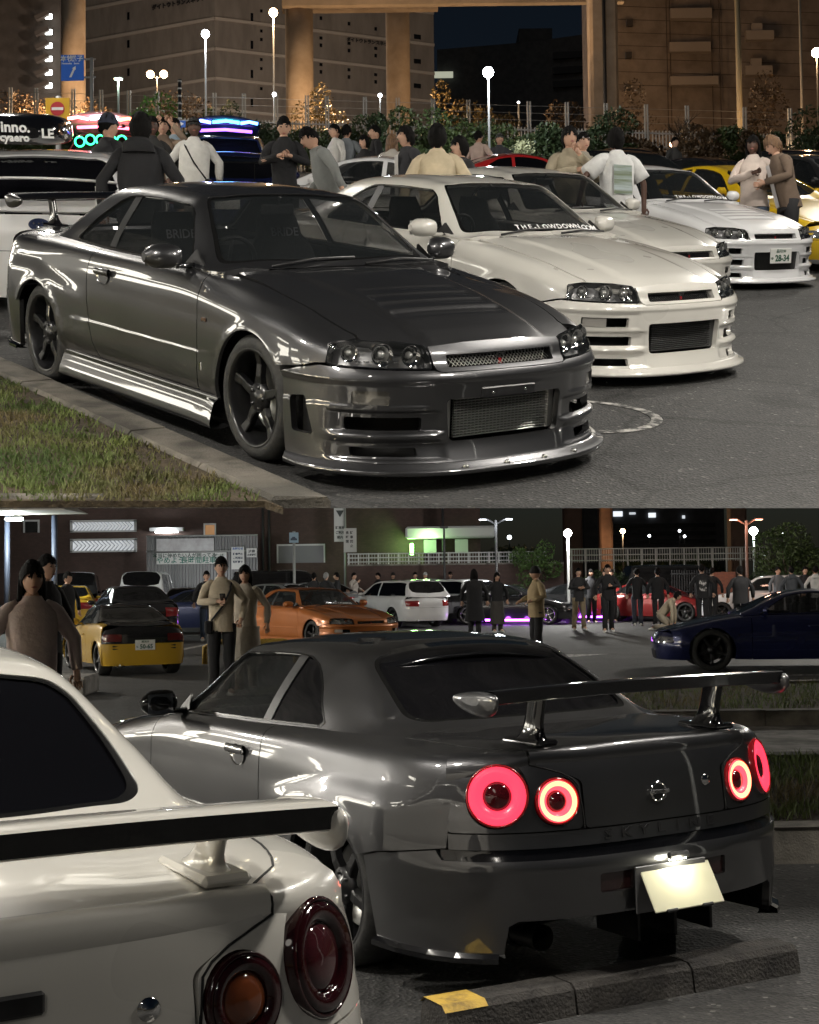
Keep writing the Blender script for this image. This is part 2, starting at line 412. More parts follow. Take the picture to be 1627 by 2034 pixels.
FRONT = Nose(XF, 1, Sp([.05, .10, .14, .20, .30, .42, .50, .54, .57, .63, .69], [.735, .735, .715, .690, .682, .684, .682, .676, .640, .610, .560]),
             Sp([.05, .14, .30, .45, .55, .60, .66, .72], [.888, .890, .892, .892, .890, .882, .866, .836]), NF)
def _fpost(p):
    x, y, z = p[:, 0], p[:, 1], p[:, 2]; ay = np.abs(y); d = np.stack([x - XF, y * .7], 1); d = d / np.maximum(np.linalg.norm(d, axis=1), 1e-6)[:, None]
    out = smooth(.345, .41, ay) * (1 - smooth(2.02, 1.94, x))
    k = -.020 * smooth(.368, .350, z) * smooth(.262, .278, z) + .014 * np.exp(-((z - .248) / .016) ** 2) - .014 * smooth(.225, .212, z) * smooth(.128, .142, z)
    k = k * out + .007 * np.exp(-((z - .512) / .014) ** 2) - .006 * smooth(.50, .485, z) * smooth(.38, .395, z) * smooth(.40, .46, ay)
    q = p.copy(); q[:, :2] += d * k[:, None]; return q
FRONT.post = _fpost
VHOOD = Section(*_ext())
def _vpost(p):
    p = _post(p); x, y, z = p[:, 0], p[:, 1], p[:, 2].copy(); wd = .36 - .10 * (1.87 - x)
    m = 1 - smooth(wd - .025, wd + .004, np.abs(y)); d = np.zeros_like(x)
    for x0, ln, dp in ((1.40, .115, .007), (1.515, .115, .008), (1.63, .115, .009), (1.745, .14, .013)):
        t = (x - x0) / ln; d = d + np.where((t > 0) & (t < 1), dp * (1 - smooth(.25, 1., t)) * smooth(0, .25, t), 0)
    p[:, 2] = z - d * m; return p
VHOOD.post = _vpost
def SK(u, v):   # u = x, v 0..1 around a skirt profile
    prof = np.array([(.862, .272), (.868, .262), (.868, .235), (.885, .195), (.900, .150), (.905, .118), (.898, .108), (.84, .106), (.80, .12)]); k = np.clip(v, 0, 1) * (len(prof) - 1)
    i = np.clip(k.astype(int), 0, len(prof) - 2); t = (k - i)[:, None]; q = prof[i] * (1 - t) + prof[i + 1] * t
    fl_ = smooth(.70, .98, u) * .012; return np.stack([u, (q[:, 0] + fl_ * (v > .2)), q[:, 1]], 1)
def fl(v): return Vector(v)
def on(S, u, v): return Vector(S(np.array([u]), np.array([v]))[0])
def nrm(S, u, v):
    e = .004; a = on(S, u + e, v) - on(S, u - e, v); b = on(S, u, v + e) - on(S, u, v - e); return a.cross(b).normalized()
def arch(cx, z0, z1, sec=BODY, r=ARC, n=18):
    """wheel arch edge from the front foot over the top to the rear foot, as (x, z)"""
    a0 = math.asin(max(-1, (z0 - AZ) / r)); a1 = math.pi - math.asin(max(-1, (z1 - AZ) / r))
    return [(cx + r * math.cos(a0 + (a1 - a0) * i / n), AZ + r * math.sin(a0 + (a1 - a0) * i / n)) for i in range(n + 1)]
def side_poly(S, pts): return [(x, S.vz(x, z) if tagz == 'z' else z) for (x, z, tagz) in pts]
glass = mat('tinted_glass', (.015, .017, .018), .03, 0, 0, spec=.6, trans=0., alpha=.66)
glassd = mat('dark_glass', (.004, .004, .005), .03, 0, 0, spec=.7)
glassl = mat('light_glass', (.06, .065, .065), .02, 0, 0, spec=.5, alpha=.10)
rubber = noisy(mat('rubber', (.018, .018, .018), .75), 40, (.012, .012, .012), (.03, .03, .028), bump=.2)
blackp = mat('black_plastic', (.012, .012, .013), .45); noisy(blackp, 30, (.008, .008, .009), (.02, .02, .021), rough=(.35, .6))
gloss = mat('gloss_black', (.006, .006, .007), .12, 0, 1.)
chrome = mat('chrome', (.8, .8, .8), .08, 1.)
alu = mat('dull_aluminium', (.45, .45, .43), .35, 1.)
under = mat('underbody', (.008, .008, .008), .9)
seatm = noisy(mat('seat_cloth', (.012, .012, .014), .9), 60, (.008, .008, .01), (.02, .02, .022))
rimb = mat('black_wheel', (.008, .008, .009), .38, .2, .35)
WCACHE = {}
def wheel_parts(root, loc, side, rt=.318, rr=.245, wd=.255, rm=None, spokes=5, bolts=True, dish=.05, sw=.031):
    """wheel with tyre, rim and spokes; side = +1 when the outer face looks to +y"""
    key = (rt, rr, wd, (rm or rimb).name, spokes, bolts, dish, sw)
    t = empty('wheel', loc, 0, root); t.rotation_euler = (R(-90) if side > 0 else R(90), random.uniform(0, 1) if False else 0, 0)
    if key in WCACHE:
        for nm, me in WCACHE[key]: link(nm, me, t)
        return t
    rm = rm or rimb; h = wd / 2; mb = MB()
    mb.lathe([(rr, -h + .01), (rr + .02, -h), (rt - .03, -h + .005), (rt - .004, -h + .03), (rt, -h + .06), (rt, h - .06), (rt - .004, h - .03), (rt - .03, h - .005), (rr + .02, h), (rr - .002, h - .01)], 44)
    mb.build('tyre', rubber, t)
    mb = MB(); mb.lathe([(rr + .004, h - .006), (rr - .006, h - .004), (rr - .014, h - .018), (rr - .022, h - .05), (rr - .03, 0), (rr - .03, -h + .02)], 44)
    z0 = h - dish
    for k in range(spokes):
        a = 2 * math.pi * k / spokes + .3; ca, sa = math.cos(a), math.sin(a)
        def P(r, o, z): return Vector((ca * r - sa * o, sa * r + ca * o, z))
        prof = [(.045, sw * .9, z0 + .005), (.11, sw * .72, z0 + .012), (.17, sw * .66, z0 + .006), (rr - .012, sw * .9, h - .03)]
        rows = []
        for (r, wv, z) in prof: rows.append([P(r, -wv, z - .035), P(r, -wv, z - .004), P(r, -wv * .7, z), P(r, wv * .7, z), P(r, wv, z - .004), P(r, wv, z - .035)])
        mb.grid(rows, False)
    mb.lathe([(.0, z0 + .018), (.028, z0 + .018), (.034, z0 + .012), (.075, z0 + .010), (.078, z0 - .02)], 20)
    if bolts:
        for k in range(5):
            a = 2 * math.pi * k / 5; mb.lathe([(0, z0 + .02), (.009, z0 + .02), (.010, z0 + .005)], 6, Matrix.Translation((.056 * math.cos(a), .056 * math.sin(a), 0)))
    mb.build('rim', rm, t)
    mb = MB(); mb.lathe([(.0, .0), (.165, .0), (.168, .012)], 28, Matrix.Translation((0, 0, z0 - .075))); mb.build('brake_disc', alu, t); WCACHE[key] = [(c_.name.split('.')[0], c_.data) for c_ in t.children]
    return t
def plate(root, M, top, main, w=.33, h=.165, back=None, col=(.75, .75, .72), ink=(.02, .09, .05), kana=None):
    o = empty('number_plate', (0, 0, 0), 0, root); o.matrix_local = M
    mb = MB(); mb.box((0, 0, 0), (w, h, .006), bev=.003); mb.build('plate_sheet', mat('plate_' + str(col), col, .4), o)
    inkm = mat('plate_ink' + str(ink), ink, .5)
    if main: t = text_mesh('digits', main, .098, inkm, o, .002, bold=.003, sx=.95); t.location = (.02, -.028, .004)
    if top: t = text_mesh('region', top, .042, inkm, o, .002, bold=.0008); t.location = (0, .052, .004)
    if kana: t = text_mesh('kana', kana, .038, inkm, o, .002, bold=.0008); t.location = (-.132, -.03, .004)
    return o
def make_r34(name, pm, rim=None, vents=False, front='sport', wing='gt', lit=False, clear=False, visor=False, tips=None, plate_f=None, banner=None, tint=None, rear=True, interior=True, mir=None, seats_text=False):
    root = empty(name)
    g = tint or glass; mm = mir or pm
    S = BODY
    # --- hood
    yk = lambda x, y: S.vy(x, y)
    hood = [(.80, 1.86), (.86, .9), (.885, 0), (.86, -.9), (.80, -1.86), (1.2, -1.965), (1.6, -1.97), (1.905, -1.965)]
    fr = [(2.04, .60), (2.12, .47), (2.165, .36), (2.182, .18)]
    fr2 = [(x, yk(x, y)) for x, y in fr]
    hood = hood + [(x, -v) for x, v in fr2] + [(2.186, 0)] + fr2[::-1] + [(1.905, 1.965), (1.6, 1.97), (1.2, 1.965)]
    SH = VHOOD if vents else S
    panel('hood', SH, hood, (), .016 if vents else .05, .06 if vents else .12, .02, pm, root)
    for sd in (1, -1):
        mk = sd < 0
        zv = lambda x, z: S.vz(x, z, 2.0)
        # fender
        o = [(.775, zv(.775, .25))] + [(.775, zv(.775, z)) for z in (.4, .55, .7, .8)] + [(.765, zv(.765, .855)), (.745, 2.12), (.80, 2.03), (1.2, 2.02), (1.6, 2.02), (1.895, 2.02)]
        o += [(1.925, 2.16), (1.93, zv(1.93, .64)), (1.925, zv(1.925, .578)), (1.78, zv(1.78, .548))]
        ar = arch(WF, .525, .25); ar = [(x, z) for x, z in ar if x < 1.64]
        o += [(x, zv(x, z)) for x, z in ar]
        panel('fender', S, o, (), .04, .10, .02, pm, root, mirror=mk)
        # door
        o = [(.765, zv(.765, .262))] + [(.767, zv(.767, z)) for z in (.4, .55, .7, .8)] + [(.757, zv(.757, .862)), (.70, 2.06), (.3, 2.03), (-.2, 2.03), (-.585, 2.03)]
        o += [(-.60, zv(-.6, .86)), (-.612, zv(-.612, .75)), (-.612, zv(-.612, .6)), (-.59, zv(-.59, .47)), (-.545, zv(-.545, .36)), (-.47, zv(-.47, .285)), (-.40, zv(-.4, .262))]
        d = panel('door', S, o, (), .05, .035, .02, pm, root, mirror=mk)
        hm = chrome if wing == 'gt' and visor else pm
        mb = MB(); y0 = .868
        mb.grid([[(-.29 - .19 * t, sd * (y0 - .004 + .028 * math.sin(math.pi * min(1, max(0, t * 1.0)))), .792 + .028 * math.cos(a) * (1 - .25 * t)) if False else
                  (-.28 - .19 * t, sd * (y0 + .012 + .014 * math.sin(a) + .006 * math.sin(math.pi * t)), .79 + .022 * math.cos(a)) for a in np.linspace(0, math.pi * 2, 10, endpoint=False)] for t in np.linspace(0, 1, 7)], True, 0, True)
        mb.lathe([(0, .0), (.05, .0), (.062, .012)], 16, Matrix.Translation((-.385, sd * (y0 - .004), .765)) @ Matrix.Rotation(R(-90) * sd, 4, 'X') @ Matrix.Diagonal((1.3, .8, 1, 1)))
        mb.build('door_handle', hm, d)
        # quarter panel
        o = [(-.405, zv(-.405, .255)), (-.475, zv(-.475, .278)), (-.552, zv(-.552, .355)), (-.598, zv(-.598, .468)), (-.62, zv(-.62, .6)), (-.62, zv(-.62, .75)), (-.608, zv(-.608, .86)), (-.593, 2.03)]
        o += [(-.9, 2.0), (-1.2, 2.0), (-1.45, 2.0), (-1.55, 2.0), (-1.8, 2.0), (-2.0, 2.0), (-2.09, 2.0), (-2.10, zv(-2.1, .80)), (-2.085, zv(-2.085, .7)), (-2.075, zv(-2.075, .574)), (-1.9, zv(-1.9, .550)), (-1.75, zv(-1.75, .530))]
        ar = arch(WRR, .25, .50)[::-1]; ar = [(x, z) for x, z in ar if x > -1.66]
        o += [(x, zv(x, z)) for x, z in ar]
        o += [(-.8, zv(-.8, .25))]
        panel('quarter_panel', S, o[::-1], (), .045, .10, .02, pm, root, mirror=mk)
        # skirt
        panel('side_skirt', SK, [(-.985, 0), (1.0, 0), (.965, .25), (.985, .6), (1.02, 1), (-1.02, 1), (-1.0, .5)], (), .08, .06, .0, pm, root, rim=False, mirror=mk)
        # mirror
        mb = MB(); mx, my, mz = .50, .845, .945
        rows = []
        for t in np.linspace(0, 1, 9):
            sc_ = (1 - (2 * abs(t - .45)) ** 3.2) ** .42 if 0 < t < 1 else .35
            cy = my - .02 + .20 * t
            rows.append([(mx + (.075 * math.cos(a) * sc_ * (1.2 if math.cos(a) > 0 else .55)) - .03 * t, sd * cy, mz + .005 + .066 * math.copysign(abs(math.sin(a)) ** .75, math.sin(a)) * sc_) for a in np.linspace(0, 2 * math.pi, 18, endpoint=False)])
        mb.grid(rows, True, 0, True); mb.add(rows[0], [tuple(range(18))]); mb.add(rows[-1], [tuple(range(18))])
        mb.tube([(mx + .02, sd * (my - .10), mz - .045), (mx + .01, sd * (my - .0), mz - .045), (mx, sd * (my + .05), mz - .03)], .03, 8, flat=.5)
        mo = mb.build('mirror', mm, root)
        mb = MB(); mb.grid([[(mx - .046 - .012 * t, sd * (my + .015 + .14 * t), mz + .052 - .10 * q) for q in (0, 1)] for t in (0, .5, 1)]); mb.build('mirror_glass', chrome, mo)
        mb = MB(); mb.add([(.64, sd * .752, .905), (.46, sd * .772, .91), (.52, sd * .735, .985)], [(0, 1, 2)]); mb.add([(.64, sd * .742, .905), (.46, sd * .762, .91), (.52, sd * .725, .985)], [(0, 1, 2)]); mb.build('mirror_sail', blackp, root)
    # --- cabin shell with window openings
    C = CAB; K = C.K
    ws = [(.79, 0), (.765, .7), (.70, 1.4), (.655, 1.86), (.45, 1.86), (.245, 1.86), (.17, 1.70), (.125, .8), (.118, 0)]
    ws = ws + [(x, -v) for x, v in ws[-2:0:-1]]
    rg = [(-.985, 0), (-.985, .9), (-1.0, 1.62), (-1.06, 1.80), (-1.25, 1.84), (-1.42, 1.84), (-1.50, 1.62), (-1.565, .8), (-1.58, 0)]
    rg = rg + [(x, -v) for x, v in rg[-2:0:-1]]
    ws = rounded(ws, .05, 4, .3); rg = rounded(rg, .07, 5, .3)
    # side opening for both windows as one hole, v from 2.25 (top) to 4.92 (belt)
    so_ = [(.585, 4.85), (.50, 4.0), (.40, 3.1), (.25, 2.42), (.15, 2.28), (-.15, 2.24), (-.50, 2.26), (-.60, 2.34), (-.70, 2.62), (-.86, 3.5), (-1.02, 4.70), (-1.0, 4.93), (-.5, 4.93), (0, 4.93), (.45, 4.93)]
    sm_ = [(x, -v) for x, v in so_[::-1]]
    shell = [(.70, 5), (.66, 5)] if False else [(.72, 4.995), (.30, 4.995), (-.3, 4.995), (-.9, 4.995), (-1.45, 4.995), (-1.60, 4.6), (-1.615, 3), (-1.63, 1.5), (-1.635, 0), (-1.63, -1.5), (-1.615, -3), (-1.60, -4.6), (-1.45, -4.995), (-.9, -4.995), (-.3, -4.995), (.3, -4.995), (.72, -4.995), (.80, -3), (.83, -1.5), (.835, 0), (.83, 1.5), (.80, 3)]
    panel('roof', C, shell, (ws, rg, so_, sm_), .05, .16, .03, pm, root)
    def grow(poly, k, kv, c=None):
        A = np.array(poly); c = A.mean(0); d = A - c; return [tuple(c + q * (1 + np.array((k / max(abs(d[:, 0]).max(), .01), kv / max(abs(d[:, 1]).max(), .01))))) for q in d]
    w_o = panel('windshield', C, grow(ws, .015, .05), (), .05, .2, 0, g, root, off=-.008, rim=False)
    fz = mat('frit_black', (.006, .006, .006), .25)
    panel('windshield_seal', C, grow(ws, .004, .012), (grow(ws, -.022, -.10),), .06, .2, 0, fz, root, off=-.003, rim=False)
    panel('rear_glass', C, grow(rg, .015, .05), (), .05, .2, 0, glassd if visor else g, root, off=-.008, rim=False)
    panel('rear_glass_seal', C, grow(rg, .004, .012), (grow(rg, -.02, -.09),), .06, .2, 0, fz, root, off=-.003, rim=False)
    dg = [(.60, 4.95), (.50, 3.95), (.40, 3.05), (.25, 2.36), (.15, 2.24), (-.15, 2.2), (-.47, 2.22), (-.445, 4.97), (0, 4.97), (.45, 4.97)]
    qg = [(-.535, 2.24), (-.61, 2.3), (-.72, 2.6), (-.88, 3.5), (-1.04, 4.70), (-1.0, 4.97), (-.51, 4.97)]
    bpost = [(-.46, 2.2), (-.545, 2.2), (-.515, 4.97), (-.435, 4.97)]
    for sd in (False, True):
        panel('door_glass', C, dg, (), .06, .3, 0, g, root, off=-.012, rim=False, mirror=sd)
        panel('quarter_glass', C, qg, (), .06, .3, 0, glassd if visor else g, root, off=-.010, rim=False, mirror=sd)
        panel('door_pillar', C, bpost, (), .05, .3, 0, blackp, root, off=-.004, rim=False, mirror=sd)
        panel('window_trim', C, [(x, v) for x, v in so_], (grow(so_, -.02, -.07),), .06, .2, 0, fz, root, off=.002, rim=False, mirror=sd)
    # --- trunk lid; its rear edge follows the tail contour
    def edge(y, inset):
        p = on(REAR, REAR.qy(y, .86), .86); x = p.x + inset; v = S.vy(x, min(abs(p.y) * (1 - inset * .35), .99 * .86)); return x, math.copysign(min(v, 1.978), y), p
    te = [edge(y, .045)[:2] for y in np.linspace(.625, -.625, 27)]
    tk = [(-1.615, 0), (-1.61, -.9), (-1.59, -1.97), (-1.8, -1.978), (-2.0, -1.978)] + te[::-1] + [(-2.0, 1.978), (-1.8, 1.978), (-1.59, 1.97), (-1.61, .9)]
    tl = panel('trunk_lid', S, tk, (), .05, .12, .02, pm, root)
    if rear:
        Rr = REAR; q = Rr.qy
        qm = Rr.qx(-2.085, .7)
        # rolled edge between the deck and the tail
        def roll(nm, y0, y1, lipz, n_=25):
            mb = MB(); rows = []
            for y in np.linspace(y0, y1, n_):
                x, v, p = edge(y, .060); T = on(S, x, v); zb = .872 - .05 * max(0, abs(y) - .50) / .24; B = on(Rr, q(y, zb), zb); o_ = Vector((p.x - XR, p.y * .5, 0)).normalized(); cc = Vector((B.x, B.y, T.z)) + o_ * .012
                row = [T + Vector((0, 0, .001))]
                for t in (.2, .4, .6, .8, 1.): row.append(T * (1 - t) ** 2 + cc * 2 * t * (1 - t) + B * t * t + Vector((0, 0, lipz * math.sin(math.pi * min(1, t * 1.2)) * (1 if t < .8 else 0))))
                row.append(B - Vector((0, 0, .02)) - o_ * .003); rows.append(row)
            mb.grid(rows, True); return mb.build(nm, pm, root)
        roll('trunk_lip', -.515, .515, .012, 31)
        for s_ in (1, -1): roll('tail_corner', .522 * s_, .765 * s_, 0., 13)
        Lo, Li = (q(.640, .76), .762), (q(.437, .735), .735)
        ro, ri = .117, .088
        def face(qs): return qs
        tf = [(q(-.335), .632), (q(.335), .632), (q(.345), .80), (q(.395, .8), .83), (q(.50, .86), .865), (q(.50, .86), .885), (0, .892), (q(-.50, .86), .885), (q(-.50, .86), .865), (q(-.395, .8), .83), (q(-.345), .80)]
        tf_o = panel('trunk_face', Rr, rounded(tf, .02), (), .04, .04, .015, pm, root)
        for sd in (1, -1):
            tp = [(q(.345), .632), (q(.355), .80), (q(.405, .8), .835), (q(.515, .86), .870), (q(.62, .87), .880), (q(.70, .86), .862), (qm - .02, .80), (qm, .74), (qm + .01, .632)]
            tp = [(u * sd, v) for u, v in tp]; tp = tp if sd > 0 else tp[::-1]
            panel('tail_light_panel', Rr, rounded(tp, .025), (circ(Lo[0] * sd, Lo[1], ro, ro, 36), circ(Li[0] * sd, Li[1], ri, ri, 32)), .035, .035, .03, pm, root)
            for (lq, lz), r, nm in ((Lo, ro, 'tail_light'), (Li, ri, 'tail_light')):
                t = empty(nm, (0, 0, 0), 0, root); c = on(Rr, lq * sd, lz); n = nrm(Rr, lq * sd, lz); n = n if n.x < 0 else -n
                M = face_mx(c, Vector((0, -1, 0)) , Vector((0, 0, 1))); z = n; u_ = Vector((0, 0, 1)); r_ = u_.cross(z).normalized(); u_ = z.cross(r_)
                M = Matrix((r_, u_, z)).transposed().to_4x4(); M.translation = c; t.matrix_local = M
                dark = mat('smoked_lens', (.022, .003, .004), .08, 0, 1.)
                mb = MB(); mb.lathe([(r - .001, -.045), (r - .003, .004), (r - .009, .010), (r - .012, .004)], 40); mb.build('lamp_bezel', dark if not lit else mat('red_bezel', (.35, .01, .015), .15, 0, 1.), t)
                if lit:
                    e1 = mat('tail_glow_%s' % ('o' if r > .1 else 'i'), (.3, .01, .02), .3, emit=(1., .035, .07) if r > .1 else (1., .05, .07), es=2.3 if r > .1 else 3.2)
                    mb = MB(); mb.lathe([(r - .012, .002), (r * .80, .010), (r * .55, .004), (r * .45, -.012)], 40); mb.build('light_ring', e1, t)
                    if r < .1:
                        mb = MB(); mb.lathe([(r * .62, .0075), (r * .82, .012)], 40); o_ = mb.build('light_ring_core', mat('tail_core', (1, .3, .2), .3, emit=(1., .22, .10), es=5.), t)
                    mb = MB(); mb.lathe([(r * .455, -.012), (r * .42, -.004), (r * .32, .004), (0, .010)], 32); mb.build('lamp_core', mat('dark_red_lens', (.05, .004, .006), .06, 0, 1.), t)
                else:
                    mb = MB(); mb.lathe([(r - .012, .002), (r * .85, .012), (r * .6, .008), (r * .56, -.004)], 40); mb.build('lamp_lens', dark, t)
                    cm = mat('amber_lens', (.13, .035, .012), .1, 0, 1.) if r < .1 else mat('red_dim_lens', (.05, .010, .013), .08, 0, 1.)
                    mb = MB(); mb.lathe([(r * .57, -.006), (r * .5, .004), (r * .3, .010), (0, .013)], 32); mb.build('lamp_core', cm, t)
                mb = MB(); mb.lathe([(0, -.044), (r, -.044)], 24); mb.build('lamp_back', under, t)
        panel('tail_liner', Rr, [(-qm, .60), (qm, .60), (qm - .01, .78), (q(.66, .86), .86), (0, .868), (-q(.66, .86), .86), (-qm + .01, .78)], (), .08, .08, 0, under, root, off=-.016, rim=False)
        for s_ in (1, -1):                                    # rubber seal in the boot shut line
            pts = [on(S, x, 1.988 * s_) for x in np.linspace(-1.60, -2.07, 9)]
            x, v, p = edge(.5185 * s_, .060); T = on(S, x, v); B = on(Rr, q(.5185, .866) * s_, .866); o_ = Vector((p.x - XR, p.y * .5, 0)).normalized(); cc = Vector((B.x, B.y, T.z)) + o_ * .012
            pts += [T] + [T * (1 - t) ** 2 + cc * 2 * t * (1 - t) + B * t * t for t in (.3, .6, 1.)] + [on(Rr, q(y, z) * s_, z) for y, z in ((.47, .853), (.41, .833), (.372, .812), (.352, .79), (.342, .70), (.340, .632))]
            mb = MB(); mb.tube([p_ + Vector((0, 0, .0005)) for p_ in pts], .003, 5, False); mb.build('boot_seal', under, root)
        # strip under the lights and lettering
        st = [(-qm - .002, .572), (qm + .002, .572), (qm + .002, .627), (-qm - .002, .627)]
        so2 = panel('rear_strip', Rr, st, (), .05, .03, .012, pm, root)
        ltr = mat('raised_lettering', (.02, .02, .022), .3, .3, .6)
        for k, ch in enumerate('SKYLINE'):
            yy = .245 - .0817 * k; c = on(Rr, q(yy, .6), .601) + Vector((-.003, 0, 0))
            o_ = text_mesh('letter', ch, .052, ltr, so2, .003, bold=.001, sx=1.45); th = math.atan2(nrm(Rr, q(yy, .6), .601).y, -1) if False else 0
            o_.matrix_local = face_mx(c, (0, -1, 0), (0, 0, 1)); 
        em = empty('emblem', (0, 0, 0), 0, root); em.matrix_local = face_mx(on(Rr, 0, .735) + Vector((-.006, 0, 0)), (0, -1, 0), (0, 0, 1))
        mb = MB(); mb.lathe([(.030, 0), (.032, .006), (.037, .006), (.039, 0)], 28); mb.box((0, 0, .006), (.094, .017, .008), bev=.003); mb.build('emblem_ring', chrome, em)
        if visor: o_ = text_mesh('emblem_text', 'NISSAN', .014, mat('emblem_ink', (.03, .03, .03), .4), em, .001, bold=.0006); o_.location = (0, 0, .0112)
        mb = MB(); c = on(Rr, q(-.252), .755); mb.lathe([(0, .008), (.010, .008), (.012, .004), (.020, .004), (.022, 0)], 20, face_mx(c, (0, -1, 0), (0, 0, 1))); mb.build('trunk_lock', chrome, root)
        # rear bumper with a notch in the lower middle
        qa = Rr.qx(-1.64, .4); ex = .0
        q1, q2, q3 = Rr.qx(-1.75, .5), Rr.qx(-1.9, .5), Rr.qx(-2.06, .5)
        b = [(-qa, .496), (-q1, .524), (-q2, .544), (-q3, .566), (-q3 + .02, .532), (q3 - .02, .532), (q3, .566), (q2, .544), (q1, .524), (qa, .496)]
        b += [(Rr.qx(-1.685, .3), .27), (Rr.qx(-1.70, .2), .185), (q(.72, .2), .185), (q(.645, .25), .20), (q(.63, .3), .30), (q(.60, .3), .318), (0, .318), (q(-.60, .3), .318), (q(-.63, .3), .30), (q(-.645, .25), .20), (q(-.72, .2), .185), (-Rr.qx(-1.70, .2), .185), (-Rr.qx(-1.685, .3), .27)]
        fo = [rounded([(q(.15) * s, .398), (q(.30) * s, .398), (q(.30) * s, .468), (q(.15) * s, .468)], .012) for s in (1, -1)]
        bo = panel('rear_bumper', Rr, b[::-1], fo, .045, .035, .03, pm, root)
        panel('bumper_strip', Rr, [(-q3 + .015, .533), (q3 - .015, .533), (q3 - .015, .569), (-q3 + .015, .569)], (), .06, .03, 0, gloss, root, off=-.012, rim=False)
        for s in (1, -1):
            lm_ = mat('smoked_fog', (.03, .012, .012), .12, 0, 1.); panel('rear_fog_lamp', Rr, [(q(.147) * s, .395), (q(.303) * s, .395), (q(.303) * s, .471), (q(.147) * s, .471)][::s], (), .03, .03, 0, lm_, bo, off=-.012, rim=False)
            # corner spats in dark carbon
            pts = [Rr.qx(-1.70, .2) - .002, Rr.qx(-1.85, .2), Rr.qx(-2.0, .2), Rr.qx(-2.10, .2), Rr.qx(-2.18, .2), q(.70, .2), q(.655, .2)]
            mb = MB(); rows = []
            for uq in pts:
                p = on(Rr, uq, .19); d2 = Vector((p.x - XR, p.y * .8, 0)).normalized(); rows.append([Vector((v.x, v.y * s, v.z)) for v in (p - d2 * .05 + Vector((0, 0, .012)), p + d2 * .006 + Vector((0, 0, .012)), p + d2 * .03 + Vector((0, 0, .0)), p + d2 * .032 + Vector((0, 0, -.018)), p - d2 * .05 + Vector((0, 0, -.022)))])
            mb.grid(rows, False); mb.build('bumper_spat', gloss, root)
            mb = MB(); pa = on(Rr, q(.645, .25), .20); mb.grid([[Vector((x, y * s, z)) for (x, y, z) in ((pa.x - .004, .640, .185), (pa.x - .004, .628, .305), (pa.x - .004, .60, .318))], [Vector((x, y * s, z)) for (x, y, z) in ((pa.x + .25, .62, .185), (pa.x + .25, .61, .305), (pa.x + .25, .59, .318))]]); mb.build('bumper_fin', pm, root)
        mb = MB(); mb.grid([[(-2.20, y, .30), (-2.05, y, .24), (-1.75, y, .17)] for y in np.linspace(-.60, .60, 7)]); 
        for y in (-.36, -.18, .0): mb.box((-2.06, y, .20), (.26, .012, .10))
        mb.build('diffuser', blackp, root)
        if visor:
            mb = MB(); mb.tube([(-1.5, .42, .2), (-1.96, .45, .225)], .05, 20, cap=False); mb.lathe([(.055, 0), (.062, .0), (.062, .10), (.05, .10), (.048, -.15)], 22, Matrix.Translation((-1.98, .45, .225)) @ Matrix.Rotation(R(90), 4, 'Y') @ Matrix.Translation((0, 0, -.06))); mb.build('exhaust', mat('dark_steel', (.06, .058, .055), .4, .8), root)  # exhaust pipe in dark steel
    # --- front bumper, grille and lamps
    F = FRONT; q = F.qy
    qa = F.qx(1.665, .3)
    top = [(F.qx(1.66, .5), .508), (F.qx(1.78, .55), .540), (q(.835, .56), .566), (q(.80, .57), .562), (q(.60, .56), .556), (q(.405, .56), .552), (q(.37, .55), .542), (0, .542)]
    b = [(-u, v) for u, v in top] + top[-2::-1]
    b += [(qa - .01, .40), (qa - .02, .22), (qa - .03, .09), (0, .09), (-qa + .03, .09), (-qa + .02, .22), (-qa + .01, .40)]
    hs = []
    def sq(y0, y1, z0, z1, r=.015, skew=0.): return rounded([(q(y0, .3), z0), (q(y1, .3), z0), (q(y1 + skew, .3), z1), (q(y0 + skew * .3, .3), z1)], r)
    ic = rounded([(q(-.335), .218), (q(.335), .218), (q(.352), .418), (q(-.352), .418)], .03); hs.append(ic)
    for s in (1, -1):
        def ms(p): p = [(u * s, v) for u, v in p]; return p if s > 0 else p[::-1]
        hs.append(ms(sq(.47, .78, .275, .335, .015)))
        if front == 'sport':
            hs.append(ms(sq(.50, .765, .155, .195, .01)))
            x0 = F.qx(1.75, .3); x1 = F.qx(1.885, .4); hs.append(ms(rounded([(x1 - .005, .235), (x0, .235), (x0 + .02, .405), (x1 + .05, .415)], .02)))
            hs.append(ms(sq(.615, .755, .395, .460, .012)))
        else:
            hs.append(ms(sq(.50, .77, .397, .462, .012))); hs.append(ms(sq(.50, .765, .142, .19, .008)))
    bp_ = panel('front_bumper', F, b[::-1] if False else b, hs, .035, .014, .035, pm, root)
    inner = mat('inner_black', (.004, .004, .004), .95)
    panel('bumper_inner', F, [(-qa + .02, .10), (qa - .02, .10), (qa - .02, .50), (-qa + .02, .50)], (), .1, .1, 0, inner, root, off=-.11, rim=False)
    fogm = mat('fog_lens', (.20, .19, .17), .12, .5, 1.) if front == 'sport' else mat('clear_marker', (.45, .43, .40), .15, .3, 1.)
    for s in (1, -1):
        fp = sq(.61, .76, .39, .465, .004) if front == 'sport' else sq(.64, .765, .40, .459, .004)
        fp = [(u * s, v) for u, v in fp]; panel('fog_lamp', F, fp if s > 0 else fp[::-1], (), .03, .03, 0, fogm, bp_, off=-.014, rim=False)
    # intercooler: stacked fins
    mb = MB()
    for k in range(15): mb.box((2.215, .02, .226 + .0128 * k), (.02, .60, .0055), bev=.001)
    mb.box((2.165, .0, .318), (.02, .70, .21)) if False else None
    for k in range(26): mb.box((2.208, -.275 + .0225 * k, .316), (.004, .003, .19))
    for s in (-1, 1): mb.box((2.20, s * .32, .318), (.05, .05, .20), bev=.01)
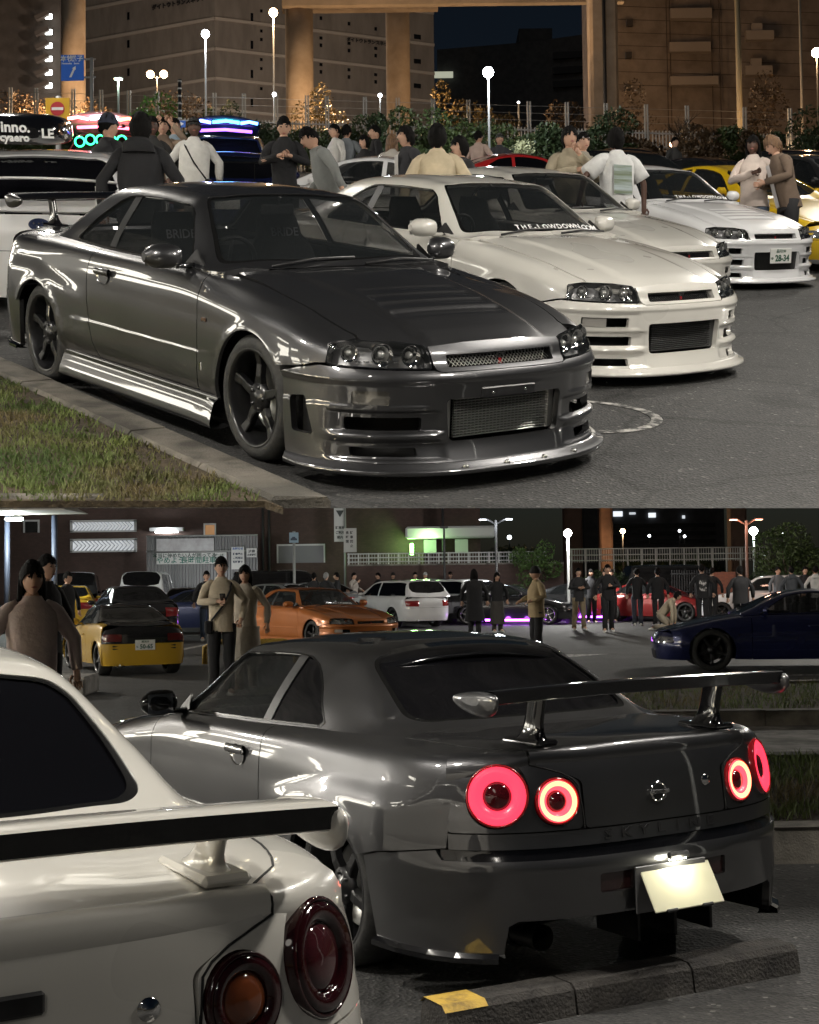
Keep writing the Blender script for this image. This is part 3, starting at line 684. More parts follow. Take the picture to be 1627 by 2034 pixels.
    mb.build('intercooler', alu if front == 'sport' else mat('dark_alu', (.10, .10, .10), .5, .8), root)
    # splitter
    mb = MB(); rows = []
    for t in np.linspace(-1, 1, 57):
        uq = t * (qa - .03); p = on(F, uq, .10); d2 = Vector((p.x - XF, p.y * .7, 0)).normalized(); e = 1 - abs(t) ** 8
        rows.append([p - d2 * .03 + Vector((0, 0, .028)), p + d2 * .010 + Vector((0, 0, .026)), p + d2 * .014 + Vector((0, 0, .010)), p + d2 * (.02 + .03 * e) + Vector((0, 0, .004)), p + d2 * (.022 + .036 * e) + Vector((0, 0, -.010)), p + d2 * (.02 + .03 * e) + Vector((0, 0, -.022)), p - d2 * .10 + Vector((0, 0, -.022))])
    mb.grid(rows, True); mb.build('front_splitter', pm if front != 'sport' else pm, root)
    if front == 'sport':
        for y in (-.30, -.06, .18, .40):
            mb = MB(); p = on(F, q(y), .10); mb.lathe([(0, .014), (.010, .014), (.014, .008), (.014, 0)], 12, Matrix.Translation(p + Vector((.035, 0, .006)))); mb.build('splitter_bolt', alu, root)
    # grille surround: strip between the hood edge and the bumper
    gt = [(q(-.385, .62), .556), (q(-.37, .6), .546), (0, .546), (q(.37, .6), .546), (q(.385, .62), .556), (q(.40, .65), .655), (q(.2, .66), .668), (0, .671), (q(-.2, .66), .668), (q(-.40, .65), .655)]
    gh = rounded([(q(-.325), .562), (q(.325), .562), (q(.325), .618), (q(-.325), .630 - .012)], .008)
    panel('grille_surround', F, gt, (gh,), .035, .02, .05, pm, root)
    mb = MB(); n_ = 30
    for k in range(-4, n_):
        for dr in (1, -1):
            y0 = -.33 + .66 * k / n_; y1 = y0 + dr * .0 + .066
            a_, b_ = (y0, .560), (y1, .622)
            if dr < 0: a_, b_ = (y0, .622), (y1, .560)
            if b_[0] > .335 or a_[0] < -.335: continue
            pa = on(F, q(a_[0]), a_[1]); pb = on(F, q(b_[0]), b_[1]); mb.tube([pa - Vector((.035, 0, 0)), pb - Vector((.035, 0, 0))], .0016, 4, False)
    mb.build('grille_mesh', alu if front == 'sport' else blackp, root)
    panel('grille_back', F, [(q(-.36), .55), (q(.36), .55), (q(.36), .64), (q(-.36), .64)], (), .1, .1, 0, inner, root, off=-.10, rim=False)
    bd = empty('grille_badge', (0, 0, 0), 0, root); bd.matrix_local = face_mx(on(F, 0, .588) - Vector((.018, 0, 0)), (0, 1, 0), (0, 0, 1))
    t = text_mesh('badge_text', 'GT', .034, chrome, bd, .006, bold=.001, sx=1.2); t.location = (0, .010, 0)
    t = text_mesh('badge_letter', 'R', .036, mat('badge_red', (.5, .02, .03), .3, 0, 1.), bd, .006, bold=.001); t.location = (0, -.018, 0)
    # headlights
    for s in (1, -1):
        h = empty('headlight', (0, 0, 0), 0, root)
        hp_ = [(q(.405, .57), .558), (q(.60, .57), .561), (q(.795, .58), .570), (F.qx(1.932, .58), .574), (F.qx(1.928, .63), .640), (q(.795, .66), .668), (q(.72, .68), .686), (q(.55, .67), .682), (q(.415, .66), .664), (q(.40, .62), .61)]
        hp_ = [(u * s, v) for u, v in hp_]; hp_ = rounded(hp_ if s > 0 else hp_[::-1], .015)
        panel('lamp_lens', F, hp_, (), .03, .03, 0, glassl, h, off=.002, rim=False)
        panel('lamp_housing', F, hp_, (), .04, .04, 0, mat('lamp_silver', (.42, .42, .43), .25, .5), h, off=-.07, rim=False)
        panel('lamp_rim', F, hp_, (grow(hp_, -.008, -.006),), .04, .04, .06, gloss, h, off=-.001)
        for (y, z, r) in ((.735, .624, .040), (.61, .618, .050), (.482, .613, .047)):
            c = on(F, q(y, z) * s, z); d2 = Vector((1, .35 * s * (y - .3) / .4, 0)).normalized(); u_ = Vector((0, 0, 1)); r_ = u_.cross(d2).normalized()
            M = Matrix((r_, u_, d2)).transposed().to_4x4(); M.translation = c - d2 * .05
            mb = MB(); mb.lathe([(0, -.012), (r * .3, -.010), (r * .75, .004), (r, .026), (r * 1.08, .026)], 24, M); mb.build('reflector', chrome, h)
            mb = MB(); mb.lathe([(r * .42, .0), (r * .36, .014), (r * .2, .022), (0, .025)], 16, M); mb.build('bulb_lens', mat('bulb_glass', (.5, .5, .48), .05, .4, 1.), h)
        c0 = on(F, q(.60, .6) * s, .585); mb = MB()
        for k in range(6): y = .54 + .03 * k; p = on(F, q(y, .6) * s, .585); mb.box(p - Vector((.05, 0, 0)), (.02, .024, .006), bev=.002)
        mb.build('lamp_ledge', chrome, h)
    # bonnet to lamp filler so that nothing shows through
    mb = MB(); mb.box((.35, 0, .42), (2.6, 1.40, .52)); mb.box((1.45, 0, .42), (1.0, 1.10, .44)); mb.box((1.9, 0, .36), (.4, 1.0, .34)); mb.box((-1.5, 0, .55), (1.2, 1.12, .56)); mb.box((0, 0, .2), (1.9, 1.56, .14)); mb.build('underbody', under, root)
    # wheel wells
    # wheels
    for x in (WF, WRR):
        for s in (1, -1): wheel_parts(root, (x, s * (.742 if x > 0 else .745), .318), s, rm=rim)
    # wing
    if wing:
        wg = empty('rear_wing', (0, 0, 0), 0, root); wm = gloss if wing == 'gt' else pm; em_ = tips or pm
        hw, wz = (.70, 1.118) if wing == 'gt' else (.63, 1.04); prof = [(-.112, .025), (-.104, .029), (-.03, .026), (.05, .018), (.092, .004), (.095, -.004), (.05, -.014), (-.05, -.022), (-.10, -.023), (-.108, -.018)]
        mb = MB(); rows = []
        for y in np.linspace(-hw, hw, 17): rows.append([(-2.175 + px_, y, wz + pz + .010 * (1 - (y / hw) ** 2)) for px_, pz in prof])
        mb.grid(rows, True, 0, True); k_ = len(prof)
        mb.mi = [1 if (i % k_) == k_ - 1 else 0 for i in range(len(mb.f))]; mb.sm = [(i % k_) not in (0, k_ - 1) for i in range(len(mb.f))]  # white wing's rear face is coloured black for the dark it reflects
        mb.build('wing_blade', [wm, gloss], wg)
        for s in (1, -1):
            mb = MB(); rows = []
            for t in np.linspace(0, 1, 11):
                k = max(.04, (1 - (2 * t - 1) ** 2 * .985)) ** .5
                rows.append([(-2.165 + (.150 * math.cos(a) * (1 - .0 * t)) * (.25 + .75 * k), s * (hw - .022 + .048 * t), wz - .006 + (.030 if math.sin(a) > 0 else .058) * math.copysign(abs(math.sin(a)) ** .8, math.sin(a)) * (.15 + .85 * k) * (1.0 - .35 * math.cos(a))) for a in np.linspace(0, 2 * math.pi, 24, endpoint=False)])
            mb.grid(rows, True, 0, True); mb.add(rows[-1], [tuple(range(24))], True); mb.add(rows[0], [tuple(range(24))], True); mb.build('wing_end', em_, wg)
            mb = MB(); rows = []
            for t in np.linspace(0, 1, 12):
                fl_ = (1 - t) ** 6; z = .945 + (wz - .953) * t
                rows.append([(-2.125 - .045 * t + (.055 + .035 * fl_) * math.cos(a), s * .43 + (.016 + .022 * fl_) * math.copysign(abs(math.sin(a)) ** .7, math.sin(a)), z) for a in np.linspace(0, 2 * math.pi, 18, endpoint=False)])
            mb.grid(rows, True, 0, True); mb.build('wing_post', wm, wg)
            mb = MB(); mb.box((-2.115, s * .43, .938), (.235, .10, .022), bev=.009); mb.build('post_foot', wm, wg)
    if visor:
        mb = MB(); rows = []
        for y in np.linspace(-.50, .50, 21):
            k = abs(y) / .50; zt = 1.262 - .05 * k ** 2.2; x0 = -.945 - .01 * k; ex_ = .15 * (1 - .25 * k ** 4)
            rows.append([(x0, y, zt + .004), (x0 - ex_ * .5, y, zt - .014), (x0 - ex_, y, zt - .042 - .01 * k), (x0 - ex_ - .004, y, zt - .060 - .01 * k), (x0 - ex_ * .5, y, zt - .035), (x0 - .04, y, zt - .022)])
        mb.grid(rows, True, 0, True); mb.build('roof_visor', gloss, root)
        for s in (1, -1):
            mb = MB(); mb.grid([[(-.93, s * .50, 1.216), (-1.10, s * .535, 1.135)], [(-.96, s * .52, 1.212), (-1.12, s * .56, 1.12)]]); mb.build('visor_end', pm, root)
    # wipers
    mb = MB()
    for (y0, y1) in ((-.45, .12), (.15, .66)):
        a_ = CAB.vy(.70, abs(y0)); p0 = Vector((.83, y0, .912)); p1 = Vector((.76, y1, .928 if abs(y1) < .4 else .90)); mb.tube([p0, p0.lerp(p1, .5) + Vector((0, 0, .022)), p1 + Vector((0, 0, .012))], .008, 6); 
    mb.build('wipers', blackp, root)
    if interior:
        mb = MB()
        rows = []
        for y in np.linspace(-.66, .66, 9): rows.append([(.70, y, .86), (.45, y, .895 + .02 * (1 - (y / .7) ** 2)), (.22, y, .86), (.18, y, .70)])
        mb.grid(rows, True); mb.build('dashboard', seatm, root)
        mb = MB(); M = Matrix.Translation((.17, -.36, .855)) @ Matrix.Rotation(R(-66), 4, 'Y')
        n_ = 26; pts = [M @ Vector((.18 * math.cos(2 * math.pi * k / n_), .18 * math.sin(2 * math.pi * k / n_), 0)) for k in range(n_ + 1)]; mb.tube(pts, .014, 7, False)
        for a in (0, 2.1, 4.2): mb.tube([M @ Vector((0, 0, -.02)), M @ Vector((.18 * math.cos(a), .18 * math.sin(a), 0))], .012, 6)
        mb.tube([M @ Vector((0, 0, -.16)), M @ Vector((0, 0, 0))], .03, 8); mb.build('steering_wheel', blackp, root)
        for s in (1, -1):
            st_ = empty('seat', (0, 0, 0), 0, root)
            mb = MB(); rows = []
            for z, x, wv, d_ in ((.48, -.30, .25, .10), (.60, -.33, .26, .11), (.75, -.37, .255, .10), (.90, -.42, .22, .085), (.98, -.45, .16, .075), (1.06, -.475, .145, .07), (1.12, -.49, .12, .05)):
                rows.append([(x + d_ * math.cos(a) * (.6 if math.cos(a) > 0 else 1), s * .36 + wv * math.copysign(abs(math.sin(a)) ** .7, math.sin(a)), z) for a in np.linspace(0, 2 * math.pi, 16, endpoint=False)])
            mb.grid(rows, True, 0, True); mb.add(rows[-1], [tuple(range(16))]); mb.build('backrest', seatm, st_)
            mb = MB(); mb.box((-.08, s * .36, .46), (.50, .50, .14), bev=.05); mb.build('cushion', seatm, st_)
            if seats_text: t = text_mesh('seat_lettering', 'BRIDE', .075, mat('seat_white', (.30, .30, .32), .8), st_, .001, bold=.001, sx=1.0); t.matrix_local = face_mx((-.385, s * .36, .995), (0, 1, 0), (-.25, 0, 1))
        mb = MB(); mb.box((.13, 0, 1.165), (.025, .22, .065), bev=.01); mb.tube([(.13, 0, 1.19), (.16, 0, 1.24)], .008, 6); mb.build('rear_view_mirror', blackp, root)
        mb = MB(); mb.box((-1.0, 0, .78), (.5, 1.25, .22), bev=.05); mb.build('rear_bench', seatm, root)
    if banner:
        txt, bm, ssz = banner; k = len(txt); yy = -.36
        if txt.startswith('['): txt = txt[1:]
        me_l = []; adv = ssz * .86
        tot = adv * len(txt); y0 = .10 - tot / 2 + .12
        for ch in txt:
            wdt = {'-': .6, '.': .4, 'I': .45, 'W': 1.42, 'M': 1.3, 'O': 1.12, 'D': 1.05, 'N': 1.08, 'H': 1.05, ' ': .5}.get(ch, .92) * adv
            if ch != ' ':
                y = y0 + wdt / 2; xx = .735 - .30 * (y / .72) ** 2 * .35; v = CAB.vy(xx, abs(y)); p = on(CAB, xx, v if y > 0 else -v); n = nrm(CAB, xx, v if y > 0 else -v); n = n if n.z > 0 else -n
                o_ = text_mesh('banner_letter', ch, ssz, bm, w_o, .001, bold=ssz * .02, sx=1.0)
                o_.matrix_local = face_mx(p + n * .004, (0, 1, 0), Vector((-.62, 0, .5)))
            y0 += wdt
    if plate_f: plate(root, face_mx(plate_f[2], (0, 1, 0), (-.05, 0, 1)), plate_f[0], plate_f[1], kana='ゆ')
    return root
# ------------------------------------------------------------------ other makes of car, cut from the same kind of skins
KIND = {
 'sedan': dict(wf=1.32, wr=-1.28, xf=2.18, xr=-2.22, W=.86, zs=.20, hf=.70, hc=.94, cowl=.78, hdr=.05, H=1.42, rend=-.90, rb=-1.55, dk=1.02, de=.98, yr=.56, split=(-.35, -.40, -1.12)),
 'coupe': dict(wf=1.28, wr=-1.28, xf=2.15, xr=-2.15, W=.86, zs=.18, hf=.62, hc=.90, cowl=.72, hdr=.02, H=1.29, rend=-.72, rb=-1.55, dk=.94, de=.90, yr=.54, split=(-.48, -.54, -1.05)),
 'wagon': dict(wf=1.32, wr=-1.30, xf=2.18, xr=-2.22, W=.85, zs=.22, hf=.72, hc=.96, cowl=.80, hdr=.08, H=1.45, rend=-1.78, rb=-2.10, dk=.98, de=.92, yr=.58, split=(-.32, -.38, -1.90)),
 'hatch': dict(wf=1.25, wr=-1.25, xf=2.02, xr=-1.98, W=.86, zs=.22, hf=.72, hc=.96, cowl=.80, hdr=.10, H=1.47, rend=-1.40, rb=-1.82, dk=1.0, de=.94, yr=.58, split=(-.32, -.38, -1.50)),
 'van': dict(wf=1.45, wr=-1.45, xf=2.28, xr=-2.35, W=.90, zs=.24, hf=.90, hc=1.08, cowl=1.30, hdr=.62, H=1.86, rend=-2.02, rb=-2.24, dk=1.10, de=1.0, yr=.68, split=(-.10, -.17, -2.05)),
 'roadster': dict(wf=1.12, wr=-1.16, xf=1.66, xr=-1.64, W=.70, zs=.17, hf=.58, hc=.80, cowl=.55, hdr=.05, H=1.15, rend=-.42, rb=-.92, dk=.86, de=.80, yr=.45, split=(-.38, -.43, -.60)),
}
SECS = {}
def make_car(name, pm, kind, tail=None, plate_r=None, plate_f=None, rim=None, top=None, win=None, lamps=True, low=0., flat_tail=None, detail=True, r=.315, glow_tail=False, spoil=None, two=None, nf=2.7, nr=3.2):
    k = dict(KIND[kind]); root = empty(name); W = k['W']; g = win or glass; zs = k['zs']
    top = top or pm
    zc = Sp([k['xr'] + .03, min(k['rb'], k['xr'] + .3), k['rb'] + .3, (k['rb'] + k['cowl']) / 2, k['cowl'] - .15, k['cowl'], k['xf'] - .35, k['xf'] - .04], [k['de'], k['dk'] - .01, k['dk'], (k['dk'] + k['hc']) / 2, k['hc'] + .01, k['hc'], k['hf'] + .075, k['hf']])
    fy = (.95, .985, 1., .996, .972, .915, .80, .42, 0); fz = (0., .2, .42, .64, .83, .945, .98, .997, 1.)
    aF_, aR_ = k['xf'] - k['wf'] - .25, k['wr'] - .25 - k['xr']; x0F, x0R = k['wf'] + .25, k['wr'] - .25
    xs = sorted(set([k['xf'] - .03, k['xf'] - .10, k['xf'] - .2, x0F + aF_ * .45, x0F, k['wf'], k['cowl'], .2, -.5, k['wr'], x0R, x0R - aR_ * .45, k['xr'] + .2, k['xr'] + .10, k['xr'] + .03]))
    rows = []
    for x in xs:
        kk = 1.
        if x > x0F: kk = max(1 - ((x - x0F) / aF_) ** nf, 0) ** (1 / nf)
        if x < x0R: kk = max(1 - ((x0R - x) / aR_) ** nr, 0) ** (1 / nr)
        zt = float(zc(np.array([x]))[0]); rows.append([(W * a * kk, zs + (zt - zs) * b) for a, b in zip(fy, fz)])
    ck = (kind, nf, nr, r); S = SECS.setdefault(ck, Section(xs, rows)); ra = r + .035; az = r - .01
    def post(p):
        x, y, z = p[:, 0], p[:, 1], p[:, 2]; ay = np.abs(y); side = smooth(W * .85, W * .93, ay)
        for cx in (k['wf'], k['wr']): ay = ay + side * .014 * np.exp(-((np.hypot(x - cx, z - az) - ra) / .045) ** 2)
        return np.stack([x, ay * np.sign(y), z], 1)
    S.post = post
    su, sv = (.08, .16) if detail else (.14, .3)
    def ar(cx, z0):
        a0 = math.asin((z0 - az) / ra); return [(cx + ra * math.cos(a0 + (math.pi - 2 * a0) * i / 14), az + ra * math.sin(a0 + (math.pi - 2 * a0) * i / 14)) for i in range(15)]
    zb = zs + .012
    doorx = k['split'][0]
    for mk in (False, True):
        zv = lambda x, z: S.vz(x, z, 1.5)
        xa, xb = k['wf'] - ra, k['wr'] + ra
        pf = [(k['cowl'] - .06, S.K - .02)] + [(x, zv(x, z)) for x, z in ar(k['wf'], zb)[::-1]] + [(x0F + aF_ * .30, S.K - .02), (x0F + aF_ * .55, zv(x0F + aF_ * .55, .45)), (k['xf'] - .22, 2.3), (k['xf'] - .24, 2.03), (k['wf'], 2.03), (k['cowl'], 2.06), (k['cowl'] - .06, 2.2)]
        panel('front_fender', S, pf, (), su, sv, .015, pm, root, mirror=mk)
        dr = [(k['cowl'] - .07, S.K - .02), (k['cowl'] - .07, 2.2), (k['cowl'] - .06, 2.03), (doorx, 2.02), (doorx - .03, 2.3), (doorx - .02, 5.), (doorx + .02, S.K - .02)]
        panel('door', S, dr, (), su, sv, .015, pm if not two else pm, root, mirror=mk)
        bk = [(doorx + .01, S.K - .02), (doorx - .03, 5.), (doorx - .04, 2.3), (doorx - .01, 2.02), (k['rb'] + .1, 2.02), (k['xr'] + .26, 2.03), (k['xr'] + .24, 2.4), (x0R - aR_ * .5, zv(x0R - aR_ * .5, .45)), (x0R - aR_ * .30, S.K - .02)]
        bk += [(x, zv(x, z)) for x, z in ar(k['wr'], zb)[::-1]]
        panel('rear_quarter', S, bk, (), su, sv, .015, pm, root, mirror=mk)
        mb = MB(); sgn = -1 if mk else 1; mx, my, mz = k['cowl'] - .28, W * .93, k['hc'] + .06
        mb.box((mx, sgn * (my + .09), mz), (.10, .17, .11), bev=.04); mb.tube([(mx, sgn * (my - .06), mz - .05), (mx, sgn * (my + .05), mz - .02)], .02, 6); mb.build('mirror', pm, root)
        if detail:
            mb = MB(); mb.box((doorx + .17, sgn * (W * 1.0 + .006), zs + (k['dk'] - zs) * .70), (.17, .02, .03), bev=.008); mb.build('door_handle', pm, root)
    hd = [(k['cowl'] + .02, 1.95), (k['cowl'] + .07, .8), (k['cowl'] + .08, 0), (k['cowl'] + .07, -.8), (k['cowl'] + .02, -1.95), (k['xf'] - .25, -1.97), (k['xf'] - .12, -1.2), (k['xf'] - .06, 0), (k['xf'] - .12, 1.2), (k['xf'] - .25, 1.97)]
    panel('hood', S, hd, (), su, sv, .015, two or pm, root)
    if k['rb'] - k['xr'] > .25:
        tk = [(k['rb'] + .02, 1.95), (k['rb'] - .01, 0), (k['rb'] + .02, -1.95), (k['xr'] + .27, -1.97), (k['xr'] + .12, -1.2), (k['xr'] + .06, 0), (k['xr'] + .12, 1.2), (k['xr'] + .27, 1.97)]
        panel('trunk_lid', S, tk, (), su, sv, .015, two or pm, root)
    # cabin
    yb = W * .90; H = k['H']; bz = lambda x: float(zc(np.array([x]))[0]) - .02
    cx = [k['cowl'] + .10, k['cowl'] - .06, (k['cowl'] + k['hdr']) / 2, k['hdr'] + .05, k['hdr'] - .12, (k['hdr'] + k['rend']) / 2, k['rend'] + .12, k['rend'] - .05, (k['rend'] + k['rb']) / 2, k['rb'] + .04, k['rb'] - .06]
    czz = [bz(cx[0]) + .01, 0, 0, H - .055, H - .022, H, H - .018, H - .05, 0, 0, bz(cx[10]) + .005]
    def lin(x, xa, za, xb, zb_): return za + (zb_ - za) * (x - xa) / (xb - xa)
    for i in (1, 2): czz[i] = lin(cx[i], cx[0], czz[0], cx[3], czz[3]) + (.012 if i == 2 else 0)
    for i in (8, 9): czz[i] = lin(cx[i], cx[7], czz[7], cx[10], czz[10]) + (.015 if i == 8 else 0)
    rw = []
    for x, z in zip(cx, czz):
        b0 = bz(x); t = np.clip((z - b0) / (H - b0), 0, 1); yl = yb - (yb - k['yr']) * t ** .9; zl = b0 + (z - b0) * .90
        rw.append([(yb, b0), (yb + (yl - yb) * .30, b0 + (zl - b0) * .40), (yb + (yl - yb) * .72, b0 + (zl - b0) * .78), (yl, zl), (yl * .58, z - .012 * t), (0, z)])
    C = SECS.setdefault((ck, 'cab'), Section(cx, rw))
    sh = [(cx[0] - .02, 4.99), (0, 4.99), (k['rb'], 4.99), (k['rb'] - .04, 4.5), (k['rb'] - .05, 0), (k['rb'] - .04, -4.5), (k['rb'], -4.99), (0, -4.99), (cx[0] - .02, -4.99), (cx[0] - .01, 0)]
    ws = [(k['cowl'] + .05, 0), (k['cowl'] - .02, 1.2), (k['cowl'] - .10, 1.84), (k['hdr'] + .14, 1.84), (k['hdr'] + .03, 1.5), (k['hdr'], 0)]; ws = ws + [(x, -v) for x, v in ws[-2:0:-1]]
    rg = [(k['rend'] - .02, 0), (k['rend'] - .03, 1.4), (k['rend'] - .08, 1.8), (k['rb'] + .12, 1.82), (k['rb'] + .05, 1.5), (k['rb'] + .03, 0)]; rg = rg + [(x, -v) for x, v in rg[-2:0:-1]]
    sp_ = k['split']; pt = k['cowl'] - .16
    d1 = [(pt, 4.85), (lin(.5, 0, pt, 1, k['hdr'] + .06), 3.4), (k['hdr'] + .06, 2.38), (k['hdr'] - .1, 2.25), (sp_[0], 2.25), (sp_[0], 4.9)]
    d2 = [(sp_[1], 2.25), (sp_[2] + .25 if kind not in ('wagon', 'van', 'hatch') else sp_[2] + .08, 2.28), (sp_[2] + .10, 3.0), (sp_[2] - .06, 4.6), (sp_[2] - .04, 4.9), (sp_[1], 4.9)]
    mir_ = lambda p: [(x, -v) for x, v in p[::-1]]
    panel('roof', C, sh, (ws, rg, d1, d2, mir_(d1), mir_(d2)), su, .25, .02, top, root)
    w_o = panel('windshield', C, ws, (), .1, .3, 0, g, root, off=-.006, rim=False)
    panel('rear_glass', C, rg, (), .1, .3, 0, win or glassd, root, off=-.006, rim=False)
    for p in (d1, d2): 
        for mk in (False, True): panel('side_glass', C, p, (), .1, .3, 0, g, root, off=-.006, rim=False, mirror=mk)
    # ends
    def nose(sg):
        x0, a, xe, zt, n_ = (x0F, aF_, k['xf'], k['hf'], nf) if sg > 0 else (x0R, aR_, k['xr'], k['de'], nr)
        zz = [zs - .02, zs + .1, zs + (zt - zs) * .45, zs + (zt - zs) * .6, zt - .10, zt + .005]
        return SECS.setdefault((ck, sg), None) or SECS.__setitem__((ck, sg), Nose(x0, sg, Sp(zz, [a * .95, a * .99, a * 1.0, a * 1.0, a * .975, a * .86]), Sp(zz, [W * .94, W * .98, W * 1.0, W * .997, W * .965, W * .84]), n_)) or SECS[(ck, sg)], zt
    for sg in (1, -1):
        E_, zt = nose(sg); q = E_.qy; qs = E_.qx(x0F + aF_ * .42 if sg > 0 else x0R - aR_ * .42, .5); qb = E_.qx(x0F + aF_ * .2 if sg > 0 else x0R - aR_ * .2, .4)
        zm = zs + (zt - zs) * .56
        panel('front_bumper' if sg > 0 else 'rear_bumper', E_, [(-qb, zs), (qb, zs), (qb, zm - .02), (qs, zm), (-qs, zm), (-qb, zm - .02)], (), .06, .06, .02, pm, root)
        panel('front_panel' if sg > 0 else 'tail_panel', E_, [(-qs, zm + .006), (qs, zm + .006), (qs - .01, zt - .06), (q(W * .62, zt), zt - .005), (0, zt), (-q(W * .62, zt), zt - .005), (-qs + .01, zt - .06)], (), .06, .05, .015, (two if two and sg < 0 else pm), root)
        if sg > 0:
            panel('grille', E_, rounded([(q(-W * .34), zm - .24), (q(W * .34), zm - .24), (q(W * .38), zm - .10), (q(-W * .38), zm - .10)], .02), (), .06, .06, 0, blackp, root, off=.004, rim=False)
            panel('upper_grille', E_, rounded([(q(-W * .30), zm + .02), (q(W * .30), zm + .02), (q(W * .30), zm + .09), (q(-W * .30), zm + .09)], .01), (), .06, .06, 0, gloss, root, off=.004, rim=False)
            for s in (1, -1):
                p = [(q(W * .48) * s, zm + .015), (q(W * .86) * s, zm + .03), (q(W * .93) * s, zm + .10), (q(W * .80) * s, zt - .075), (q(W * .5) * s, zt - .065)]
                h_ = panel('headlight', E_, rounded(p if s > 0 else p[::-1], .02), (), .05, .05, 0, mat('lamp_clear', (.30, .30, .31), .08, .7, 1.), root, off=.005, rim=False)
        else:
            tm = tail or mat('tail_red', (.22, .012, .014), .12, 0, 1.)
            for s in (1, -1):
                p = [(q(W * .50) * s, zm + .04), (q(W * .90) * s, zm + .05), (q(W * .93) * s, zt - .10), (q(W * .5) * s, zt - .09)] if flat_tail is None else [(q(W * flat_tail[0]) * s, flat_tail[2]), (q(W * flat_tail[1]) * s, flat_tail[2] + .004), (q(W * flat_tail[1]) * s, flat_tail[3]), (q(W * flat_tail[0]) * s, flat_tail[3])]
                panel('tail_light', E_, rounded(p if s > 0 else p[::-1], .02), (), .05, .05, 0, tm, root, off=.005, rim=False)
            xp = E_(np.array([0.]), np.array([zm + .05]))[0]
            if plate_r: plate(root, face_mx((xp[0] - .02, 0, plate_r[2]), (0, -1, 0), (0, 0, 1)), plate_r[0], plate_r[1], kana=plate_r[3] if len(plate_r) > 3 else None)
            elif detail: plate(root, face_mx((xp[0] - .018, 0, zm + .09), (0, -1, 0), (0, 0, 1)), None, None)
            mb = MB(); mb.tube([(k['xr'] + .25, W * .55, zs), (k['xr'] + .02, W * .55, zs + .005)], .04, 10); mb.build('exhaust', alu, root)
    for x in (k['wf'], k['wr']):
        for s in (1, -1): wheel_parts(root, (x, s * (W - .125), r), s, rt=r, rr=r * .74, wd=.22, rm=rim, bolts=False, spokes=5 if detail else 5)
    mb = MB(); mb.box(((k['xf'] + k['xr']) / 2, 0, zs + .18), (k['xf'] - k['xr'] - .7, W * 1.45, .34)); mb.build('underbody', under, root)
    mb = MB()
    for s in (1, -1): mb.box((-.25, s * W * .42, H * .68), (.14, .36, H * .32), bev=.06); mb.box((-.27, s * W * .42, H * .86), (.09, .20, .12), bev=.03)
    mb.box((k['cowl'] - .3, 0, k['hc'] - .03), (.4, W * 1.5, .08), bev=.03); mb.build('seats', seatm, root)
    if low: pass
    return root
# ------------------------------------------------------------------ people
SKINS = [mat('skin_light', (.50, .30, .21), .55), mat('skin_tan', (.36, .20, .13), .55), mat('skin_dark', (.10, .05, .035), .5)]
hairm = mat('hair_black', (.003, .003, .003), .8, spec=.15); noisy(hairm, 80, (.0015, .0013, .0013), (.006, .005, .0045), bump=.5, stretch=(1, 1, .15))
hairb = mat('hair_brown', (.16, .085, .04), .5); noisy(hairb, 80, (.07, .035, .018), (.24, .13, .06), bump=.5, stretch=(1, 1, .15))
eyem = mat('eye_dark', (.02, .014, .012), .3); lipm = mat('lips', (.30, .10, .08), .5)
def cloth(name, c, v=.25):
    if name in MATS: return MATS[name]
    m = mat(name, c, .9); noisy(m, 7, tuple(x * (1 - v) for x in c), c, bump=.35, bscale=22, lo=.3, hi=.7); return m
def loft(mb, secs, n=18, ex=2.4, mi=0, cap=True):
    """secs: (centre, right vector * half width, forward vector * half depth)"""
    rows = []
    for c, a, b in secs:
        c, a, b = Vector(c), Vector(a), Vector(b); row = []
        for j in range(n):
            t = 2 * math.pi * j / n; ct, st = math.cos(t), math.sin(t)
            row.append(c + a * math.copysign(abs(ct) ** (2 / ex), ct) + b * math.copysign(abs(st) ** (2 / ex), st))
        rows.append(row)
    mb.grid(rows, True, mi, True)
    if cap: mb.add(rows[-1], [tuple(range(n))], True, mi); mb.add(rows[0], [tuple(range(n))[::-1]], True, mi)
    return rows
def wrinkle(mb, amp, seed, f=9.):
    r = random.Random(seed); ph = [(r.uniform(2, f), r.uniform(2, f), r.uniform(4, f * 1.8), r.uniform(0, 6.3)) for _ in range(6)]
    mb.v = [tuple(np.array(v) + np.array((1., 1., .3)) * amp * sum(math.sin(a * v[0] + b * v[1] + c * v[2] + d) for a, b, c, d in ph) / 3.5) for v in mb.v]
TMP = bpy.data.scenes.new('workbench')
def skin_mesh(name, joints, edges, root=0, sub=1):
    me = bpy.data.meshes.new(name); me.from_pydata([j[:3] for j in joints], edges, []); o = bpy.data.objects.new(name, me); TMP.collection.objects.link(o)
    md = o.modifiers.new('skin', 'SKIN'); md.use_smooth_shade = True
    for v, j in zip(me.skin_vertices[0].data, joints): v.radius = (j[3], j[3]); v.use_root = False
    me.skin_vertices[0].data[root].use_root = True
    s = o.modifiers.new('sub', 'SUBSURF'); s.levels = sub; s.render_levels = sub
    vl = TMP.view_layers[0]; vl.update(); dg = vl.depsgraph; out = bpy.data.meshes.new_from_object(o.evaluated_get(dg)); bpy.data.objects.remove(o); bpy.data.meshes.remove(me)
    return [tuple(v.co) for v in out.vertices], [tuple(p.vertices) for p in out.polygons], out
